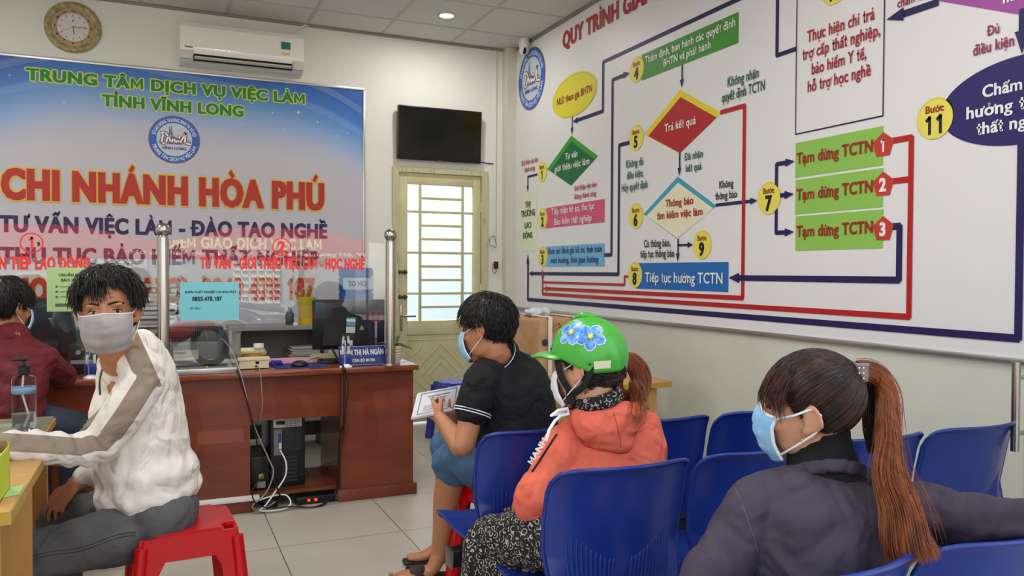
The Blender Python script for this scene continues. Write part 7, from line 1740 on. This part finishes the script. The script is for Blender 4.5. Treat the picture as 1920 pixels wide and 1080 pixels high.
s.loft([(at(52, 655, 3.52), .055, .055, RT), (LS, .064, .064, RT), (at(104, 694, 3.65), .060, .060, RT), (LE, .056, .056, RT), (at(96, 704, 3.88), .044, .044, RT)], 22, 5)
s.loft([(at(-25, 655, 3.50), .055, .055, RT), (at(-64, 672, 3.46), .064, .064, RT), (at(-100, 710, 3.66), .056, .056, RT), (at(-68, 706, 3.86), .042, .042, RT)], 22, 5)
put('jacket', remesh(s, .009, 4, 'jacket', folds(.010, (7, 7, 6), 81., .3)), m_red, P5)
put('jacket_collar', remesh(MB().loft([(p, .009, .024, V3(p)-nk-ZU*.012) for p in ringpts(nk+ZU*.012, ZU-RT*.05, .070)], 10, 2), .007, 2), m_red, P5)
lettering('jacket_print', 'TR', at(28, 628, 3.392), RT, ZU, .026, .010, P5, '#8f7a5c', .03, .001)
t_ = MB()
t_.loft([(at(-30, 785, 3.45), .12, .10, RT), (at(5, 785, 3.46), .14, .11, RT), (at(45, 785, 3.48), .12, .10, RT)], 20, 4)
K1_, K3_ = at(138, 803, 3.60), at(70, 806, 3.72)
for K_, st_ in ((K1_, at(45, 792, 3.48)), (K3_, at(-20, 792, 3.46))): t_.loft([(st_, .095, .09, RT), (K_, .075, .075, RT), (K_+V3((0, 0, -.08)), .066, .066, RT), (V3((K_.x, K_.y, .06)), .055, .055, RT)], 20, 5)
put('trousers', remesh(t_, .009, 3, 'trousers', folds(.005, (9, 9, 9), 85., .3)), jean('dark_denim', '#1f2a38', '#2b3848'), P5)
for K_ in (K1_, K3_): put('shoe', remesh(MB().loft([(V3((K_.x, K_.y-.02, .045)), .038, .04, RT), (V3((K_.x, K_.y+.14, .035)), .038, .026, RT)], 16, 4), .009, 2), mat('shoe_black'), P5)
sp_ = at(5, 800, 3.44)
stool('brown plastic stool under the red jacket man', (sp_.x, sp_.y, 0), .42, .30, .37, mat('brown_plastic', '#8a4a2c', .4), rot=6)
# ================================================================ THE STREET OUTSIDE (seen only mirrored in the acrylic screens)
m_pave = mat('pavement', '#9a968e', .85, col2='#a8a49b', nscale=3)
SZ = -.45
struct('floor_pavement', MB().box(-9, 9, -4.5, FRONT-.15, -.2, -.02), m_pave, False)
struct('floor_street', MB().box(-40, 40, -30, -4.5, SZ-.1, SZ), mat('asphalt', '#6e6c6a', .9, col2='#7a7876', nscale=2), False)
struct('wall_front', MB().box(-9, LEFT, FRONT-.3, FRONT-.1, -.02, 4.2).box(RIGHT, 9, FRONT-.3, FRONT-.1, -.02, 4.2).box(LEFT, RIGHT, FRONT-.3, FRONT-.1, CEIL, 4.2), m_wall, False)
fac = mat('facade_grey', '#a9a8a2', .85, col2='#b8b6b0', nscale=1.5)
hs_ = thing('house', 'grey house with gates across the street, mirrored in the screen', 'house', (0, -24, SZ))
put('wall', MB().box(-16, 20, -26, -24, SZ, 5.5), fac, hs_, False)
for k, x in enumerate((-9, -4.5, 1.2, 6.0)):
    put('gate', MB().box(x-1.5, x+1.5, -23.98, -23.9, SZ, 2.3).box(x-1.4, x-.05, -23.9, -23.86, SZ+.1, 1.0).box(x+.05, x+1.4, -23.9, -23.86, SZ+.1, 1.0), mat('gate_paint', '#8f9494', .6), hs_, False)
for k, x in enumerate((-6.8, -1.6, 3.7)):
    wm = MB()
    for i in range(7): wm.box(x-1+i*.3, x-.95+i*.3, -23.97, -23.9, 0, 1.9)
    for i in range(8): wm.box(x-1, x+.9, -23.97, -23.9, .0+i*.26, .05+i*.26)
    put('window_grille', wm, mat('grille_white', '#d8d6d0', .6), hs_, False)
# silver people carrier parked on the far side
cr_ = thing('car', 'silver people carrier parked across the street, mirrored in the screen', 'car', (-1.0, -15, SZ))
m_car = mat('silver_paint', '#c6cacc', .25, .3, coat=.6)
def car_x(u): return -4.05+u        # u = 0 at the tail, 4.6 at the nose
side = [(0, .45), (.02, 1.0), (.25, 1.15), (.55, 1.62), (1.0, 1.70), (2.4, 1.68), (3.1, 1.38), (3.55, 1.06), (4.2, .94), (4.5, .80), (4.6, .50), (4.5, .30), (.1, .30)]
body = MB()
n = len(side); rows = []
for k, (yy, ins) in enumerate(((-15.85, .10), (-15.80, .0), (-14.20, .0), (-14.15, .10))):
    for u, z in side: body.v.append((car_x(u if .3 < u < 4.3 else u+(ins*.4 if u < 1 else -ins*.4)), yy+(0 if z < 1.1 else (.16 if yy < -15 else -.16)), SZ+z))
for k in range(3):
    for i in range(n): i2 = (i+1) % n; body.f.append((k*n+i, k*n+i2, (k+1)*n+i2, (k+1)*n+i))
body.f.append(tuple(range(n))[::-1]); body.f.append(tuple(range(3*n, 4*n)))
put('body', body, m_car, cr_, .5)
put('side_glass', MB().prism([(car_x(.75), SZ+1.12), (car_x(3.3), SZ+1.08), (car_x(2.55), SZ+1.55), (car_x(.95), SZ+1.58)], (0, -14.16, 0), EX, EZ, (0, .02, 0)), mat('car_glass', '#15191c', .08), cr_, False)
for u in (1.5, 2.4): put('pillar', MB().box(car_x(u)-.04, car_x(u)+.04, -14.18, -14.12, SZ+1.08, SZ+1.6), m_car, cr_)
for u in (.85, 3.75):
    for yy in (-14.2, -15.8):
        wh = put('wheel', MB().lathe((car_x(u), yy-.1, SZ+.33), [(.2, 0), (.33, .01), (.33, .19), (.2, .2)], 32, (0, 1, 0)), mat('tyre', '#101010', .8), cr_)
        put('rim', MB().lathe((car_x(u), yy-.11, SZ+.33), [(.001, 0), (.2, .0), (.2, .22), (.001, .22)], 10, (0, 1, 0)), m_alu, wh)
put('headlight', MB().ell((car_x(4.35), -14.3, SZ+.78), (.2, .16, .10)), m_white, cr_)
put('door_line', MB().box(car_x(1.52), car_x(1.535), -14.145, -14.135, SZ+.4, SZ+1.1).box(car_x(2.7), car_x(2.715), -14.145, -14.135, SZ+.4, SZ+1.1), m_dark, cr_)
put('door_handle', MB().box(car_x(1.7), car_x(1.9), -14.15, -14.11, SZ+.92, SZ+.96).box(car_x(2.8), car_x(3.0), -14.15, -14.11, SZ+.90, SZ+.94), m_alu, cr_)
# motorbikes standing on the pavement
def bike(label, x, y, col, rot):
    t = thing('motorbike', label, 'motorbike', (x, y, -.02)); R = Matrix.Translation((x, y, -.02))@Matrix.Rotation(math.radians(rot), 4, 'Z')
    for u in (-.62, .62):
        a = [2*PI*k/28 for k in range(29)]; wh = put('wheel', MB().tube([(u+.25*math.cos(q), 0, .29+.25*math.sin(q)) for q in a], .045, 10).xf(R), mat('tyre'), t)
        put('spokes', MB().lathe((u, -.02, .29), [(.05, 0), (.20, .01), (.20, .03), (.05, .04)], 20, (0, 1, 0)).xf(R), m_alu, wh)
    m_ = mat('bike_'+col.strip('#'), col, .25, coat=.6)
    f_ = put('fairing', remesh(MB().loft([((.62, 0, .55), .05, .10, (0, 1, 0)), ((.42, 0, .72), .10, .14, (0, 1, 0)), ((.22, 0, .50), .12, .16, (0, 1, 0)), ((-.05, 0, .42), .11, .12, (0, 1, 0)), ((-.35, 0, .62), .11, .10, (0, 1, 0)), ((-.70, 0, .72), .06, .06, (0, 1, 0))], 16, 4), .02, 3).copy(), m_, t)
    f_.data.transform(R)
    put('seat', MB().loft([((.10, 0, .74), .09, .04, (0, 1, 0)), ((-.25, 0, .78), .12, .05, (0, 1, 0)), ((-.62, 0, .82), .09, .04, (0, 1, 0))], 14, 4).xf(R), m_black, t)
    put('handlebar', MB().tube([(.35, -.34, 1.02), (.38, -.15, .98), (.42, 0, .93), (.38, .15, .98), (.35, .34, 1.02)], .016, 8).xf(R), m_black, t)
    for s_ in (-1, 1): put('mirror', MB().tube([(.37, s_*.25, 1.0), (.36, s_*.27, 1.18)], .006, 6).ell((.36, s_*.28, 1.22), (.015, .06, .045)).xf(R), m_black, t)
    put('headlight', MB().ell((.52, 0, .86), (.09, .11, .08)).xf(R), m_white, t)
    put('fork', MB().tube([(.42, 0, .9), (.62, 0, .29)], .03, 10).xf(R), m_alu, t)
    put('exhaust', MB().tube([(.0, -.14, .28), (-.35, -.16, .30), (-.75, -.16, .42)], .045, 12).xf(R), m_alu, t)
bike('red and white motorbike parked outside, mirrored in the screen', .15, -3.2, '#a31a22', 35)
bike('grey motorbike parked outside left of the red one', -1.3, -3.0, '#5a5c60', 60)
bike('dark blue motorbike parked outside, right of the red one', 1.6, -3.4, '#1f2a44', 25)
# red banner facing the street
X_A, X_B = .1, 2.0
rb = thing('street_banner', 'red street banner with yellow words, mirrored in the screen', 'banner', (0, -1.75, 1.4))
put('cloth', MB().box(-2.75, 2.6, -1.752, -1.75, 1.44, 1.86), mat('banner_red', '#b3262a', .7), rb, False)
# lettering faces the street and shows through the thin cloth from inside
lettering('lettering', 'ĐIỂM GIAO DỊCH VIỆC LÀM', (X_A, -1.7535, 1.585), (1, 0, 0), EZ, X_B-X_A, .13, rb, '#e8c040', .03, .001)
lettering('show_through', 'ĐIỂM GIAO DỊCH VIỆC LÀM', (X_A, -1.7465, 1.585), (1, 0, 0), EZ, X_B-X_A, .13, rb, '#f0d488', .03, .001)
lettering('show_through', 'Mở cửa từ 7 giờ - 11 giờ, KCN Hòa Phú, Long Hồ, Vĩnh Long', (X_A-.4, -1.7465, 1.50), (1, 0, 0), EZ, X_B-X_A+1.4, .045, rb, '#f0dcb0', .02, .001)
for x in (-2.75, 2.6): put('banner_pole', MB().tube([(x, -1.75, -.02), (x, -1.75, 2.0)], .02, 10), m_alu, rb)
# trees down the street
m_fol = mat('tree_leaves', '#3f6a2a', .7, col2='#6f9440', nscale=3, bump=.5, bscale=6)
for k, (x, y, h_) in enumerate(((-7.5, -20.5, 4.6), (4.6, -20.0, 3.8), (10, -20.5, 5.0))):
    t = thing('tree', ['broad green tree left of the gates across the street', 'small green tree in front of the gates across the street', 'tall green tree at the right end across the street'][k], 'tree', (x, y, SZ))
    put('trunk', MB().tube([(x, y, SZ), (x+.1, y, SZ+h_*.55)], [.14, .09], 12), mat('bark', '#4a3a2c', .9), t)
    rg = random.Random(k); cr2 = MB()
    for q in range(26): a, r_ = rg.uniform(0, 2*PI), rg.random()*h_*.26; cr2.ell((x+r_*math.cos(a), y+r_*math.sin(a), SZ+h_*(.55+.4*rg.random())), [h_*.12*rg.uniform(.7, 1.3)]*3, 12, 8)
    put('crown', cr2, m_fol, t, True)
